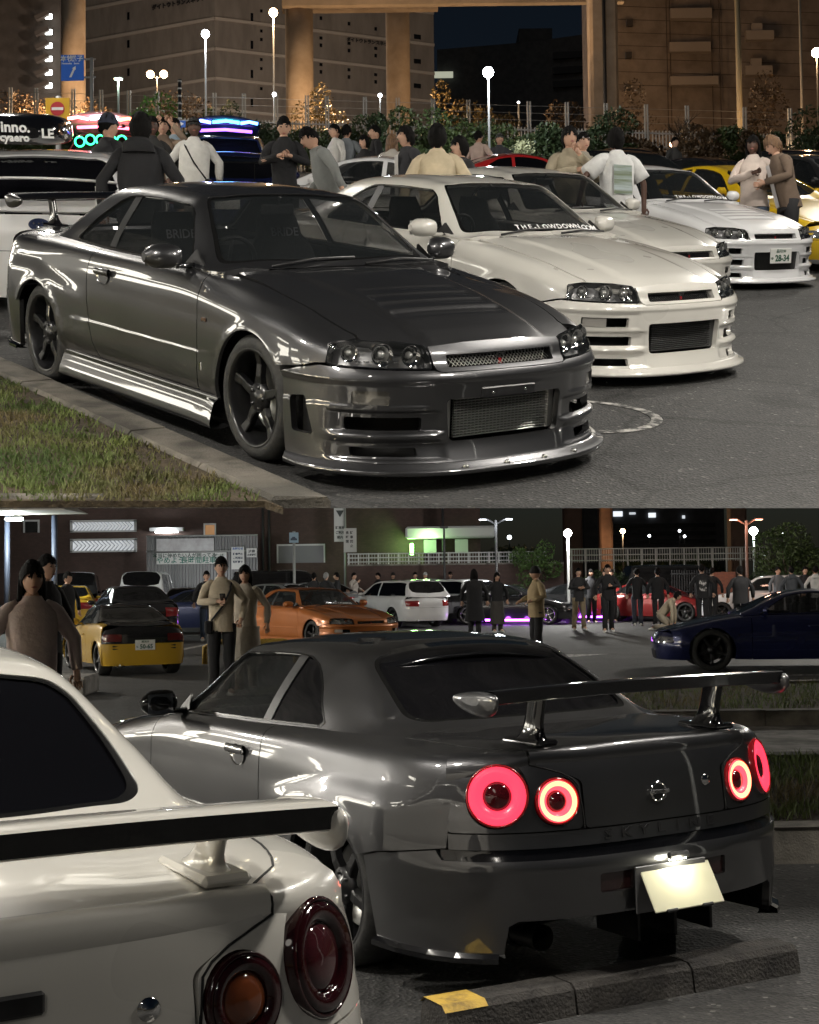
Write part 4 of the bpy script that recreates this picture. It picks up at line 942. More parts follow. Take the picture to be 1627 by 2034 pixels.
def person(loc, rz, label, top=(.02, .02, .022), legs=(.015, .015, .017), shoe=(.55, .55, .52), h=1.72, hair='short', hm=None, skin=0, lean=0., headyaw=0., headpitch=0., arms=('down', 'down'), stance=.10, stride=0., sleeve='long', hood=False, coat=0., cap=None, bag=None, phone=False, back_print=None, girth=1., kneel=False, group=None, skirt=None, openf=None):
    """a standing figure facing local -y; lean in degrees towards its front"""
    S = h / 1.72; seed = int(abs(loc[0] * 131 + loc[1] * 17 + rz * 7)) % 9999
    zh = .90 * S if not kneel else .42 * S
    L = Matrix.Translation((0, 0, zh)) @ Matrix.Rotation(R(lean), 4, 'X')       # torso frame, leaning to -y
    def T(x, y, z): return L @ Vector((x * S, y * S, z * S))
    X = L.to_3x3() @ Vector((1, 0, 0)); Y = L.to_3x3() @ Vector((0, 1, 0))
    hip = T(0, 0, 0); chest = T(0, .0, .33); sho = T(0, .01, .50); nk = T(0, 0, .575); hd = T(0, -.015, .70)
    J = [(*hip, .10 * S), (*T(0, 0, .16), .095 * S), (*chest, .10 * S), (*sho, .055 * S), (*nk, .052 * S), (*T(0, -.008, .63), .05 * S)]; E = [(0, 1), (1, 2), (2, 3), (3, 4), (4, 5)]
    poses = {'down': ((.30, .0, .27), (.31, -.03, .04)), 'pocket': ((.31, .04, .28), (.23, -.10, .05)), 'phone': ((.27, -.05, .27), (.07, -.27, .28)), 'fold': ((.27, -.06, .27), (-.02, -.22, .30)),
             'chin': ((.28, -.08, .26), (.05, -.19, .48)), 'up': ((.33, -.16, .45), (.12, -.22, .68)), 'bent': ((.31, .02, .28), (.24, -.20, .20)), 'wide': ((.36, .02, .30), (.40, -.04, .08)), 'floor': ((.24, -.20, .32), (.26, -.42, .06))}
    wr = []
    arm = []
    for s, a in ((-1, arms[0]), (1, arms[1])):
        e_, w_ = poses[a]; sp_ = T(s * .165, .01, .465); el = T(s * e_[0], e_[1], e_[2]); wt = T(s * w_[0], w_[1], w_[2])
        hnd = wt + (wt - el).normalized() * .085 * S; i = len(J); J += [(*sp_, .036 * S), (*el, .036 * S), (*wt, .027 * S), (*hnd, .03 * S)]; E += [(3, i), (i, i + 1), (i + 1, i + 2), (i + 2, i + 3)]; arm.append((sp_, el, wt, hnd))
    leg = []
    for s in (-1, 1):
        st = stride * s; hp = hip + X * s * .095 * S + Vector((0, 0, -.02))
        if not kneel: kn = Vector((s * (stance * .8 + .01) * S, st * .5 - .02, .48 * S)); an = Vector((s * stance * S, st + .02, .085 * S)); to = an + Vector((s * .03, -.17 * S, -.045 * S))
        else: kn = Vector((s * .16 * S, -.30 * S, .10 * S)); an = Vector((s * .13 * S, .12 * S, .09 * S)); to = an + Vector((0, .12 * S, -.04))
        i = len(J); J += [(*hp, .075 * S), (*kn, .05 * S), (*an, .042 * S), (*to, .035 * S)]; E += [(0, i), (i, i + 1), (i + 1, i + 2), (i + 2, i + 3)]; leg.append((hp, kn, an, to))
    v, f, tmp = skin_mesh('person', J, E); bpy.data.meshes.remove(tmp)
    mb = MB(); mb.add(v, f, True, 0)
    # head: an egg with brow, nose, chin, ears
    HM = L.to_3x3().to_4x4() ; HM = Matrix.Translation(hd) @ Matrix.Rotation(R(lean * .35), 4, 'X') @ Matrix.Rotation(R(headpitch), 4, 'X') @ Matrix.Rotation(R(headyaw), 4, 'Z')
    nn, mm_ = 20, 15; rows = []
    def headp(th, ph, k=1.):
        x = math.sin(ph) * math.sin(th); y = -math.sin(ph) * math.cos(th); z = math.cos(ph)      # th=0 is the face
        w = .076; d = .096; u = .118
        jaw = 1 - .30 * smooth(-.1, -1., np.array(z)) ; fr = max(0., -y)
        yy = y * d * (1. if y > 0 else .93); xx = x * w * float(jaw)
        zz = z * u
        if k == 1.:
            nose = math.exp(-(th / .22) ** 2) * math.exp(-((z + .12) / .22) ** 2) * .026; sock = math.exp(-((abs(th) - .42) / .2) ** 2) * math.exp(-((z - .14) / .14) ** 2) * .009
            chin = math.exp(-(th / .45) ** 2) * math.exp(-((z + .85) / .2) ** 2) * .012; lip = math.exp(-(th / .3) ** 2) * math.exp(-((z + .5) / .08) ** 2) * .006
            yy -= nose - sock + chin + lip
        return HM @ Vector((xx * S * k, yy * S * k, zz * S * k))
    for i in range(mm_ + 1): rows.append([headp(2 * math.pi * j / nn + .0, math.pi * (i + .02) / (mm_ + .04)) for j in range(nn)])
    n0 = len(mb.v); mb.grid(rows, True, 0, True)
    for s in (-1, 1):
        e = HM @ Vector((s * .031 * S, -.083 * S, .014 * S)); mb.add([e + HM.to_3x3() @ Vector((a * S, b * S, c * S)) for a, b, c in ((-.019, .001, 0), (0, -.008, .009), (.019, .003, 0), (0, -.006, -.009))], [(0, 1, 2, 3)], True, 1)
        mb.add([e + HM.to_3x3() @ Vector((a * S, b * S, c * S)) for a, b, c in ((-.021, -.007, .019), (.021, -.002, .022), (.021, .0, .032), (-.021, -.006, .030))], [(0, 1, 2, 3)], True, 1)
        ea = HM @ Vector((s * .077 * S, .005 * S, -.005 * S)); mb.lathe([(0, 0), (.018 * S, .004 * S), (.022 * S, -.006 * S)], 8, Matrix.Translation(ea) @ HM.to_3x3().to_4x4() @ Matrix.Rotation(R(90 * s), 4, 'Y') @ Matrix.Diagonal((1.5, 1, 1, 1)))
    lp = HM @ Vector((0, -.098 * S, -.060 * S)); mb.add([lp + HM.to_3x3() @ Vector((a * S, b * S, c * S)) for a, b, c in ((-.026, .012, 0), (0, -.006, .008), (.026, .012, 0), (0, -.004, -.010))], [(0, 1, 2, 3)], True, 2)
    for (sp_, el, wt, hnd) in arm:                                   # five fingers from each palm
        d = (hnd - wt).normalized(); sd_ = d.cross(Vector((0, 1, 0)) if abs(d.y) < .8 else Vector((0, 0, 1))).normalized(); nn_ = sd_.cross(d)
        for q, (o_, ln) in enumerate(((-.026, .062), (-.009, .072), (.009, .068), (.026, .052))):
            p0 = hnd + sd_ * o_ * S - d * .01; mb.tube([p0, p0 + d * ln * .5 * S - nn_ * .006, p0 + d * ln * .85 * S - nn_ * .025 * S], [.0095 * S, .0088 * S, .007 * S], 5)
        p0 = wt + d * .03 * S - sd_ * .03 * S; mb.tube([p0, p0 + d * .03 * S - sd_ * .022 * S, p0 + d * .06 * S - sd_ * .02 * S - nn_ * .012], [.012 * S, .010 * S, .008 * S], 5)
    body = mb.build('person', [SKINS[skin], eyem, lipm]); body.matrix_world = Matrix.Translation(loc) @ Matrix.Rotation(rz, 4, 'Z')
    tag(body, label, 'person', group)
    G = girth * .90
    tm = cloth('cloth_%.3f_%.3f_%.3f' % top, top); lm_ = cloth('cloth_%.3f_%.3f_%.3f' % legs, legs)
    # upper garment
    mb = MB(); low = -.10 - coat; st_ = X * S; fw = Y * S
    secs = [(T(0, .0, low), st_ * (.185 + coat * .12) * G, fw * (.135 + coat * .10) * G), (T(0, 0, -.02), st_ * .176 * G, fw * .135 * G), (T(0, -.01, .12), st_ * .165 * G, fw * .130 * G), (T(0, -.01, .26), st_ * .174 * G, fw * .140 * G), (T(0, 0, .38), st_ * .182 * G, fw * .132 * G), (T(0, .005, .455), st_ * .178 * G, fw * .112 * G), (T(0, .01, .51), st_ * .138 * G, fw * .090), (T(0, .005, .545), st_ * .085, fw * .074), (T(0, 0, .578 if not hood else .60), st_ * (.066 if not hood else .085), fw * (.064 if not hood else .085))]
    if kneel: secs = secs[1:]
    loft(mb, secs, 24)
    for (sp_, el, wt, hnd) in arm:
        k = .92 if sleeve == 'long' else .72
        pts = [sp_ + (nk - sp_) * .45, sp_ + (nk - sp_) * .15, sp_ + (el - sp_) * .08, sp_.lerp(el, .5), el]; rs = [.046, .060, .064, .057, .050]
        if sleeve == 'long': pts += [el.lerp(wt, .5), el.lerp(wt, .97)]; rs += [.050, .040]
        else: pts = pts[:4] + [sp_.lerp(el, .85)]; rs = [.05, .074, .082, .085, .088]
        mb.tube(pts, [r_ * S * (G * .5 + .5) for r_ in rs], 12)
    if hood: loft(mb, [(T(0, .10, .47), st_ * .13, fw * .05), (T(0, .11, .53), st_ * .12, fw * .06), (T(0, .09, .58), st_ * .08, fw * .04)], 14)
    wrinkle(mb, .009, seed, 16.); mb.build('top', tm, body)
    if openf:
        mb = MB(); mb.grid([[T(x, -.150 * G - .004, z) for x in (-.045, 0, .045)] for z in (-.04, .1, .25, .38, .48)]); mb.build('inner_shirt', cloth('inner_%.2f' % openf[0], openf), body)
    # trousers or skirt
    mb = MB()
    loft(mb, [(hip + Vector((0, 0, .06 * S)), X * .150 * S * G, Y * .115 * S * G), (hip, X * .160 * S * G, Y * .120 * S * G), (hip + Vector((0, 0, -.10 * S)), X * .168 * S, Y * .12 * S)], 20)
    if skirt:
        loft(mb, [(hip, X * .175 * S, Y * .13 * S), (Vector((0, 0, skirt * S)), X * .22 * S, Y * .19 * S)], 20)
    for (hp, kn, an, to) in leg: mb.tube([hp + Vector((0, 0, .02)), hp.lerp(kn, .35), hp.lerp(kn, .75), kn, kn.lerp(an, .5), kn.lerp(an, 1.08)], [.092 * S, .088 * S, .076 * S, .071 * S, .066 * S, .066 * S], 14)
    wrinkle(mb, .007, seed + 3, 14.); mb.build('trousers' if not skirt else 'skirt', lm_, body)
    for (hp, kn, an, to) in leg:
        mb = MB(); d = Vector((to.x - an.x, to.y - an.y, 0)).normalized(); sd_ = Vector((-d.y, d.x, 0)); b = Vector((an.x, an.y, an.z - .085 * S))
        loft(mb, [(b - d * .075 * S + Vector((0, 0, .04)), sd_ * .022, Vector((0, 0, .032))), (b - d * .05 * S + Vector((0, 0, .052)), sd_ * .040, Vector((0, 0, .050))), (b + d * .04 * S + Vector((0, 0, .048)), sd_ * .044, Vector((0, 0, .047))), (b + d * .13 * S + Vector((0, 0, .032)), sd_ * .048, Vector((0, 0, .031))), (b + d * .19 * S + Vector((0, 0, .024)), sd_ * .032, Vector((0, 0, .022)))], 12)
        mb.build('shoe', mat('shoe_%.2f' % shoe[0], shoe, .6), body)
    # hair
    hm = hm or hairm; mb = MB(); rows = []
    if hair and not (cap and cap[0] == 'beanie'):
        def cut(th):    # lowest polar angle that hair reaches, by direction
            b = abs(th) / math.pi
            base = {'short': (.37, .50, .72), 'mid': (.40, .66, .86), 'long': (.40, .70, .92), 'bob': (.40, .74, .88)}[hair]
            return math.pi * (float(np.interp(b, [0, .32, .48, 1], [base[0], base[0] + .03, base[1], base[2]])) + .030 * math.sin(5 * th + seed) + .022 * math.sin(11 * th + seed * 1.7))
        r_ = random.Random(seed)
        for i in range(9): rows.append([headp(2 * math.pi * j / nn if j <= nn / 2 else 2 * math.pi * j / nn - 2 * math.pi, cut(2 * math.pi * j / nn if j <= nn / 2 else 2 * math.pi * j / nn - 2 * math.pi) * (i + .02) / 8, 1.10 + r_.uniform(-.02, .05) + (.06 if hair != 'short' else .0) * (i > 3) + .05 * (i < 3)) for j in range(nn)])
        mb.grid(rows, True, 0, True)
        inner = [[HM @ ((HM.inverted() @ Vector(p)) * .9) for p in rows[-1]]]; mb.grid([rows[-1], inner[0]], True, 0, True)
        if hair == 'long':
            bk = []
            for z, wd_, yb in ((.02, .092, .05), (-.08, .10, .055), (-.18, .105, .06), (-.30, .10, .075), (-.38, .08, .08)): bk.append([HM @ Vector((wd_ * S * math.sin(a), (yb * math.cos(a) * (1 if math.cos(a) > 0 else .3)) * S + .015, z * S)) for a in np.linspace(-math.pi * .78, math.pi * .78, 15)])
            mb.grid(bk, True); 
        for _ in range(110 if hair != 'short' else 80):
            th = r_.uniform(-math.pi, math.pi); c_ = cut(th); ph = c_ * r_.uniform(.25, 1.02); p0 = headp(th, ph, 1.08); p1 = headp(th + r_.uniform(-.25, .25), ph + r_.uniform(.10, .42), 1.20 + r_.uniform(-.03, .10)); d_ = (p1 - p0).cross(p0 - hd).normalized() * .014 * S
            mb.add([p0 - d_, p0 + d_, p1, headp(th, ph, 1.16)], [(0, 2, 3), (3, 2, 1)], True)
        mb.build('hair', hm, body)
    if cap:
        mb = MB(); kind_, cc = cap; rows = []
        lim = math.pi * (.47 if kind_ == 'cap' else .52)
        for i in range(8): rows.append([headp(2 * math.pi * j / nn, lim * (i + .02) / 7, 1.16) for j in range(nn)])
        mb.grid(rows, True, 0, True)
        if kind_ == 'cap': mb.grid([[HM @ Vector((x * S, (-.10 - .085 * (1 - (x / .08) ** 2)) * S * t - .01, (.022 + .012 * t) * S)) for x in np.linspace(-.075, .075, 9)] for t in (.75, 1.)])
        mb.build('hat', cloth('hat_%.2f' % cc[0], cc), body)
    if bag:
        mb = MB(); s = bag; pts = [T(-s * .15, .13, .46), T(-s * .12, -.02, .52), T(-s * .10, -.125, .42), T(0, -.165, .22), T(s * .14, -.12, .04)]; mb.tube(pts, .016, 6, flat=.5); mb.box(T(s * .17, -.09, -.04), (.10, .09, .17), bev=.02); mb.build('shoulder_bag', cloth('bag_black', (.012, .012, .014)), body)
    if back_print:
        mb = MB(); mb.grid([[T(x, .148, z) for x in np.linspace(-.10, .10, 5)] for z in np.linspace(.10, .40, 7)]); mb.build('shirt_print', back_print, body)
    return body, arm
# ------------------------------------------------------------------ setting
P_ = R(2.53)
def sight(b, e, Y):
    """point at distance Y ahead, b across and e down (image pixels: 2900 to one metre per metre of distance)"""
    t = (1017. - e) / 2900; c, n = math.cos(R(.7)), math.sin(R(.7))
    s0 = (b - 813.5) / 2900; x = s0 * c + t * n; t2 = -s0 * n + t * c
    y = math.cos(P_) - t2 * math.sin(P_); z = math.sin(P_) + t2 * math.cos(P_); return Vector((x / y * Y, Y, CAM_H + z / y * Y))
def slope_z(x, Y):
    """height of the sloping ground above world (x, Y)"""
    n = DW.col[2]; p = DECK.translation; return p.z - (n.x * (x - p.x) + n.y * (Y - p.y)) / n.z
asphalt = mat('asphalt', (.05, .05, .05), .8)
def asphalt_nodes(m, sc_):
    L = m.node_tree.links; b = m.node_tree.nodes['Principled BSDF']; tc = N(m, 'ShaderNodeTexCoord')
    v = N(m, 'ShaderNodeTexVoronoi', Scale=sc_); L.new(tc.outputs['Object'], v.inputs['Vector'])
    r = N(m, 'ShaderNodeValToRGB'); e = r.color_ramp.elements; e[0].position = .0; e[1].position = .88; e[0].color = (.018, .018, .019, 1); e[1].color = (.050, .049, .047, 1); k = e.new(.96); k.color = (.17, .165, .155, 1)
    L.new(v.outputs['Color'], r.inputs[0])
    n = N(m, 'ShaderNodeTexNoise', Scale=.7, Detail=6.); L.new(tc.outputs['Object'], n.inputs['Vector'])
    mr = N(m, 'ShaderNodeMapRange'); mr.inputs['From Min'].default_value = .3; mr.inputs['From Max'].default_value = .7; mr.inputs['To Min'].default_value = .65; mr.inputs['To Max'].default_value = 1.25; L.new(n.outputs['Fac'], mr.inputs[0])
    mx = N(m, 'ShaderNodeMix', data_type='RGBA', blend_type='MULTIPLY'); mx.inputs[0].default_value = 1.; L.new(r.outputs[0], mx.inputs[6]); L.new(mr.outputs[0], mx.inputs[7]); L.new(mx.outputs[2], b.inputs['Base Color'])
    n4 = N(m, 'ShaderNodeTexNoise', Scale=1.9, Detail=4., Distortion=.6); L.new(tc.outputs['Object'], n4.inputs['Vector']); r4 = N(m, 'ShaderNodeValToRGB'); r4.color_ramp.elements[0].position = .30; r4.color_ramp.elements[1].position = .40; r4.color_ramp.elements[0].color = (.45, .45, .45, 1); L.new(n4.outputs['Fac'], r4.inputs[0])
    mx2 = N(m, 'ShaderNodeMix', data_type='RGBA', blend_type='MULTIPLY'); mx2.inputs[0].default_value = .8; L.new(mx.outputs[2], mx2.inputs[6]); L.new(r4.outputs[0], mx2.inputs[7])
    vc = N(m, 'ShaderNodeTexVoronoi', Scale=.55, feature='DISTANCE_TO_EDGE'); nd = N(m, 'ShaderNodeTexNoise', Scale=3., Detail=5.); L.new(tc.outputs['Object'], nd.inputs['Vector']); va = N(m, 'ShaderNodeMix', data_type='RGBA'); va.inputs[0].default_value = .12; L.new(tc.outputs['Object'], va.inputs[6]); L.new(nd.outputs['Color'], va.inputs[7]); L.new(va.outputs[2], vc.inputs['Vector'])
    rc = N(m, 'ShaderNodeValToRGB'); rc.color_ramp.elements[0].position = .004; rc.color_ramp.elements[1].position = .010; rc.color_ramp.elements[0].color = (.35, .35, .35, 1); L.new(vc.outputs['Distance'], rc.inputs[0])
    mx3 = N(m, 'ShaderNodeMix', data_type='RGBA', blend_type='MULTIPLY'); mx3.inputs[0].default_value = .7; L.new(mx2.outputs[2], mx3.inputs[6]); L.new(rc.outputs[0], mx3.inputs[7]); L.new(mx3.outputs[2], b.inputs['Base Color'])
    bp = N(m, 'ShaderNodeBump', Strength=.7, Distance=.008); L.new(v.outputs['Distance'], bp.inputs['Height']); L.new(bp.outputs[0], b.inputs['Normal'])
asphalt_nodes(asphalt, 62.)
concrete = noisy(mat('concrete', (.25, .24, .22), .85), 5, (.17, .16, .145), (.30, .285, .26), bump=.35, bscale=70, c3=(.10, .095, .085), s3=2.2)
kerbm = noisy(mat('kerb_concrete', (.17, .155, .13), .9), 6, (.11, .10, .085), (.21, .19, .16), bump=.5, bscale=90, c3=(.07, .065, .055), s3=3.)
soil = noisy(mat('soil', (.05, .035, .02), .95), 9, (.03, .022, .013), (.075, .055, .03), bump=.8, bscale=40)
linew = noisy(mat('worn_line_paint', (.55, .54, .5), .8), 14, (.05, .05, .048), (.50, .48, .45), lo=.45, hi=.60)
yellowp = noisy(mat('worn_yellow_paint', (.50, .33, .05), .7), 12, (.18, .12, .04), (.55, .36, .06), lo=.3, hi=.5, bump=.3)
# the sloping upper deck: a slab that tapers to nothing at its lower edge
def edge_y(x): return 6.29 + .102 * x
def deck_slab():
    xs = np.linspace(-17, 30, 28); v = []; f = []
    for x in xs:
        e = edge_y(x); v += [dk(x, e), dk(x, e + 8), dk(x, 40), dk(x, 170), dk(x, 170, -3), dk(x, 40, -2.2), dk(x, e + 8, -.9)]
    for i in range(len(xs) - 1):
        a, b = i * 7, (i + 1) * 7
        for j in range(7): f.append((a + j, b + j, b + (j + 1) % 7, a + (j + 1) % 7))
    n = len(v); f += [tuple(range(7)), tuple(range(n - 7, n))[::-1]]
    o = mesh('upper_parking_deck', v, f, [asphalt, concrete], None, False, [0 if (i % 7) < 3 else 1 for i in range(len(f) - 2)] + [1, 1]); tag(o, kind='structure')
deck_slab()
o = mesh('ground', [(-300, -120, 0), (300, -120, 0), (300, 600, 0), (-300, 600, 0)], [(0, 1, 2, 3)], asphalt); tag(o, kind='structure')
# ---- grass
grassm = mat('grass_blades', (.08, .11, .03), .7); noisy(grassm, 2.2, (.055, .095, .02), (.17, .21, .055), lo=.35, hi=.68, c3=(.15, .12, .05), s3=1.4)
def grass(name, pts, hmin, hmax, frame, z0, label):
    n = len(pts); x, y = pts[:, 0], pts[:, 1]; a = rng.uniform(0, 6.28, n); hh = rng.uniform(hmin, hmax, n); w_ = rng.uniform(.0025, .005, n); l = rng.uniform(.2, .9, n) * hh; b = rng.uniform(0, 6.28, n)
    dx, dy, lx_, ly_ = np.cos(a) * w_, np.sin(a) * w_, np.cos(b) * l, np.sin(b) * l; Z = np.zeros(n)
    V = np.stack([np.stack(q, 1) for q in ((x - dx, y - dy, Z), (x + dx, y + dy, Z), (x + dx * .7 + lx_ * .4, y + dy * .7 + ly_ * .4, hh * .6), (x - dx * .7 + lx_ * .4, y - dy * .7 + ly_ * .4, hh * .6), (x + lx_, y + ly_, hh))], 1).reshape(-1, 3); V[:, 2] += z0
    if frame is not None: M = np.array(frame); V = V @ M[:3, :3].T + M[:3, 3]
    k = np.arange(n) * 5; f = [t for i in k.tolist() for t in ((i, i + 1, i + 2, i + 3), (i + 3, i + 2, i + 4))]
    me = bpy.data.meshes.new(name); me.from_pydata(V.tolist(), [], f); me.materials.append(grassm); me.update(); o = link(name, me); tag(o, label, 'grass', kind='stuff'); return o
# kerb of the upper island; the kerb runs up the slope beside the grey coupe
K0, K1 = Vector((-.315, 6.27)), Vector((-4.55, 12.7)); kd = (K1 - K0).normalized(); kn_ = Vector((kd.y, -kd.x))      # kn_ points to the road side
if kn_.x < 0: kn_ = -kn_
def seg_strip(name, a, b, wd, z, m, frame, parent=None, kind=None, gap=.012, bev=.02, n=1, foot=.0, cut=None):
    """straight run of kerb stones"""
    d = (b - a).normalized(); nn = Vector((d.y, -d.x)); nn = nn if nn.x > 0 else -nn; Ltot = (b - a).length; o = empty(name); kids = []
    for i in range(n):
        p = a + d * (Ltot * i / n + (gap / 2 if i else 0)); q = a + d * (Ltot * (i + 1) / n - gap / 2); p2, q2 = p - nn * wd, q - nn * wd; p2 = p2 + d * ((cut(p2.x) - p2.y) / (d.y - .102 * d.x)) if (cut and not i) else p2; p = p + d * ((cut(p.x) - p.y) / (d.y - .102 * d.x)) if (cut and not i) else p; zz = z + random.uniform(-.004, .004)
        prof = lambda u_, k: [frame(*(u_), -foot), frame(*(u_), zz - bev), frame(*(u_ - nn * bev), zz), frame(*(k + nn * bev), zz), frame(*k, zz - bev), frame(*k, -foot)]
        A, B = prof(p, p2), prof(q, q2); v = A + B; f = [(j, j + 6, j + 7, j + 1) for j in range(5)] + [(5, 4, 3, 2, 1, 0), (6, 7, 8, 9, 10, 11)]
        kids.append(mesh('kerb_stone', v, f, m, o))
    return o
upk = seg_strip('kerb', K0, K1, .235, .055, kerbm, dk, n=9, cut=lambda x: edge_y(x) + .004); tag(upk, kind='structure')
isl = [K0 - kn_ * .24, K1 - kn_ * .24, Vector((-12, 12.5)), Vector((-12, 5.2)), Vector((-2.4, edge_y(-2.4) + .05))]
isl = [K0 - kn_ * .235, K1 - kn_ * .235, Vector((-10, 13)), Vector((-10, edge_y(-10) + .01)), Vector((-.60, edge_y(-.60) + .01))]
n_ = len(isl); o = mesh('soil_bed', [dk(p.x, p.y, .03) for p in isl] + [dk(p.x, p.y, -.004) for p in isl], [tuple(range(n_))] + [(i, (i + 1) % n_, n_ + (i + 1) % n_, n_ + i) for i in range(n_)], soil); tag(o, kind='structure')
gy = 5.6 + 7.0 * rng.random(200000) ** 1.6; gx_ = rng.uniform(-8.2, -.1, 200000); tt = K0 - kn_ * .25
ok = ((gx_ - tt.x) * kn_.x + (gy - tt.y) * kn_.y < .005) & (gy > edge_y(gx_) + .005) & (gx_ > -.31 * gy - 3.2)
dd = np.sin(gx_ * 5.1 + 1.) * np.sin(gy * 4.3) + .6 * np.sin(gx_ * 11 + gy * 7); ok &= ~((dd < -.7) & (rng.random(200000) < .8))
grass('grass', np.stack([gx_, gy], 1)[ok][:95000], .012, .040, DECK, .03, 'short patchy grass on the kerbed island beside the grey coupe')
fk = seg_strip('kerb', Vector((-3.4, edge_y(-3.4) + .03)), Vector((-1.30, edge_y(-1.30) + .03)), .09, .045, kerbm, dk, n=3); tag(fk, kind='structure')
# faded ring of paint on the upper asphalt
mb = MB(); v = []
for i in range(48):
    a = i / 47 * 2 * math.pi
    for r_ in (.43, .50): v.append(dk(1.06 + r_ * math.cos(a) * .98, 8.62 + r_ * 1.06 * math.sin(a), .004))
mb.add(v, [(2 * i, 2 * i + 1, 2 * i + 3, 2 * i + 2) for i in range(47)]); o = mb.build('paint_ring', linew); tag(o, kind='structure')
# ---- lower lot: islands, kerbs, lines, wheel stop
def lw(x, y, z=0.): return Vector((x, y, z))
def island(x0, x1, y0, y1, z, nk, seedpts, lab):
    a, b = Vector((x0, y0)), Vector((x1, y0 + (x1 - x0) * .02)); k = seg_strip('kerb', a, b, -.16, z, kerbm, lw, n=nk); tag(k, kind='structure')
    o = mesh('soil_bed', [lw(x0, y0 + .15, z - .03), lw(x1, y0 + .3, z - .03), lw(x1, y1, z - .03), lw(x0, y1, z - .03)], [(0, 1, 2, 3)], soil); tag(o, kind='structure')
    k = seg_strip('kerb', Vector((x0, y1)), Vector((x1, y1)), -.16, z, kerbm, lw, n=nk); tag(k, kind='structure')
    mb = MB(); mb.box((x0 - .06, (y0 + y1) / 2 + .08, z / 2), (.14, y1 - y0 + .16, z)); o = mb.build('kerb', kerbm); tag(o, kind='structure')
    grass('grass', np.stack([rng.uniform(x0 + .05, x1, seedpts), rng.uniform(y0 + .2, y1 - .02, seedpts)], 1), .03, .10, None, z - .03, lab)
island(1.75, 7.5, 8.05, 11.0, .20, 6, 14000, 'dry grass on the kerbed island right of the grey coupe')
island(-2., 12., 15.0, 18.9, .16, 10, 16000, 'thin grass strip behind the rear wing of the grey coupe')
o = mesh('footpath', [lw(1.6, 11.2, .012), lw(12, 11.2, .012), lw(12, 14.8, .012), lw(1.6, 14.8, .012)], [(0, 1, 2, 3)], concrete); tag(o, kind='structure')
sx0, sy0, sx1, sy1 = .06, 5.08, 1.46, 5.86; sdv = Vector((sx1 - sx0, sy1 - sy0)).normalized(); snn = Vector((sdv.y, -sdv.x))
stopm = noisy(mat('shade_concrete', (.06, .055, .05), .9), 7, (.022, .02, .019), (.055, .05, .045), bump=.6, bscale=80)  # the coupe's shade is put into this darkened concrete colour
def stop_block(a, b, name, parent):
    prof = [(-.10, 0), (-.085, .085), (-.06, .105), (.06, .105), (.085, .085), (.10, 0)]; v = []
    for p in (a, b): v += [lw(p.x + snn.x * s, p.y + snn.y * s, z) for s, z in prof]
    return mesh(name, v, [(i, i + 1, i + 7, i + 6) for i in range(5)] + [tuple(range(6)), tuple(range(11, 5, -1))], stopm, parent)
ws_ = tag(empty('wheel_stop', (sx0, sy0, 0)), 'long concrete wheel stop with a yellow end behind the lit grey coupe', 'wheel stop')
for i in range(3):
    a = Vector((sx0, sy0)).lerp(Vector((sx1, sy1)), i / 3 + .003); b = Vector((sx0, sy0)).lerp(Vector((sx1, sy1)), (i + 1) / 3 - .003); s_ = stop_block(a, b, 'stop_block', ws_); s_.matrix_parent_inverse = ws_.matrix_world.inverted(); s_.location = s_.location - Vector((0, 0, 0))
a = Vector((sx0, sy0)); b = a + sdv * .17
yt = mesh('painted_end', [lw(p.x + snn.x * s, p.y + snn.y * s, z) for p in (a - sdv * .002, b) for s, z in ((-.0865, .087), (-.062, .1075), (.062, .1075), (.0865, .087))], [(0, 1, 5, 4), (1, 2, 6, 5), (2, 3, 7, 6)], yellowp, ws_)
for ch in ws_.children: ch.matrix_parent_inverse = Matrix.Translation((-sx0, -sy0, 0))
# planter corner of the lower lot, left of the near yellow roadster
mb = MB(); mb.box((-5.3, 20.2, .13), (1.8, .9, .26), bev=.03); o = tag(mb.build('kerb_block', concrete), 'stained concrete kerb block in front of the yellow roadster', 'kerb')
for (pts) in ([(2.55, 27.2), (2.75, 28.6), (3.9, 28.7), (2.9, 27.6)], [(-5.4, 31.), (-5.2, 31.), (-3.6, 44.), (-3.9, 44.)], [(-2.2, 36.), (1., 34.), (1., 34.2), (-2.2, 36.25)], [(4., 22.1), (12., 22.1), (12., 22.25), (4., 22.25)], [(3.5, 20.6), (12, 20.9), (12, 21.02), (3.5, 20.7)]):
    o = mesh('road_marking', [lw(x, y, .004) for x, y in pts], [(0, 1, 2, 3)], linew); tag(o, kind='structure')
mb = MB(); mb.tube([(-3.75, 26.6, .02), (-3.75, 26.6, .32), (-3.55, 26.6, .42), (-2.3, 26.6, .42), (-2.1, 26.6, .32), (-2.1, 26.6, .02)], .05, 10); o = tag(mb.build('hoop_barrier', yellowp), 'low yellow steel hoop barrier behind the couple', 'barrier')
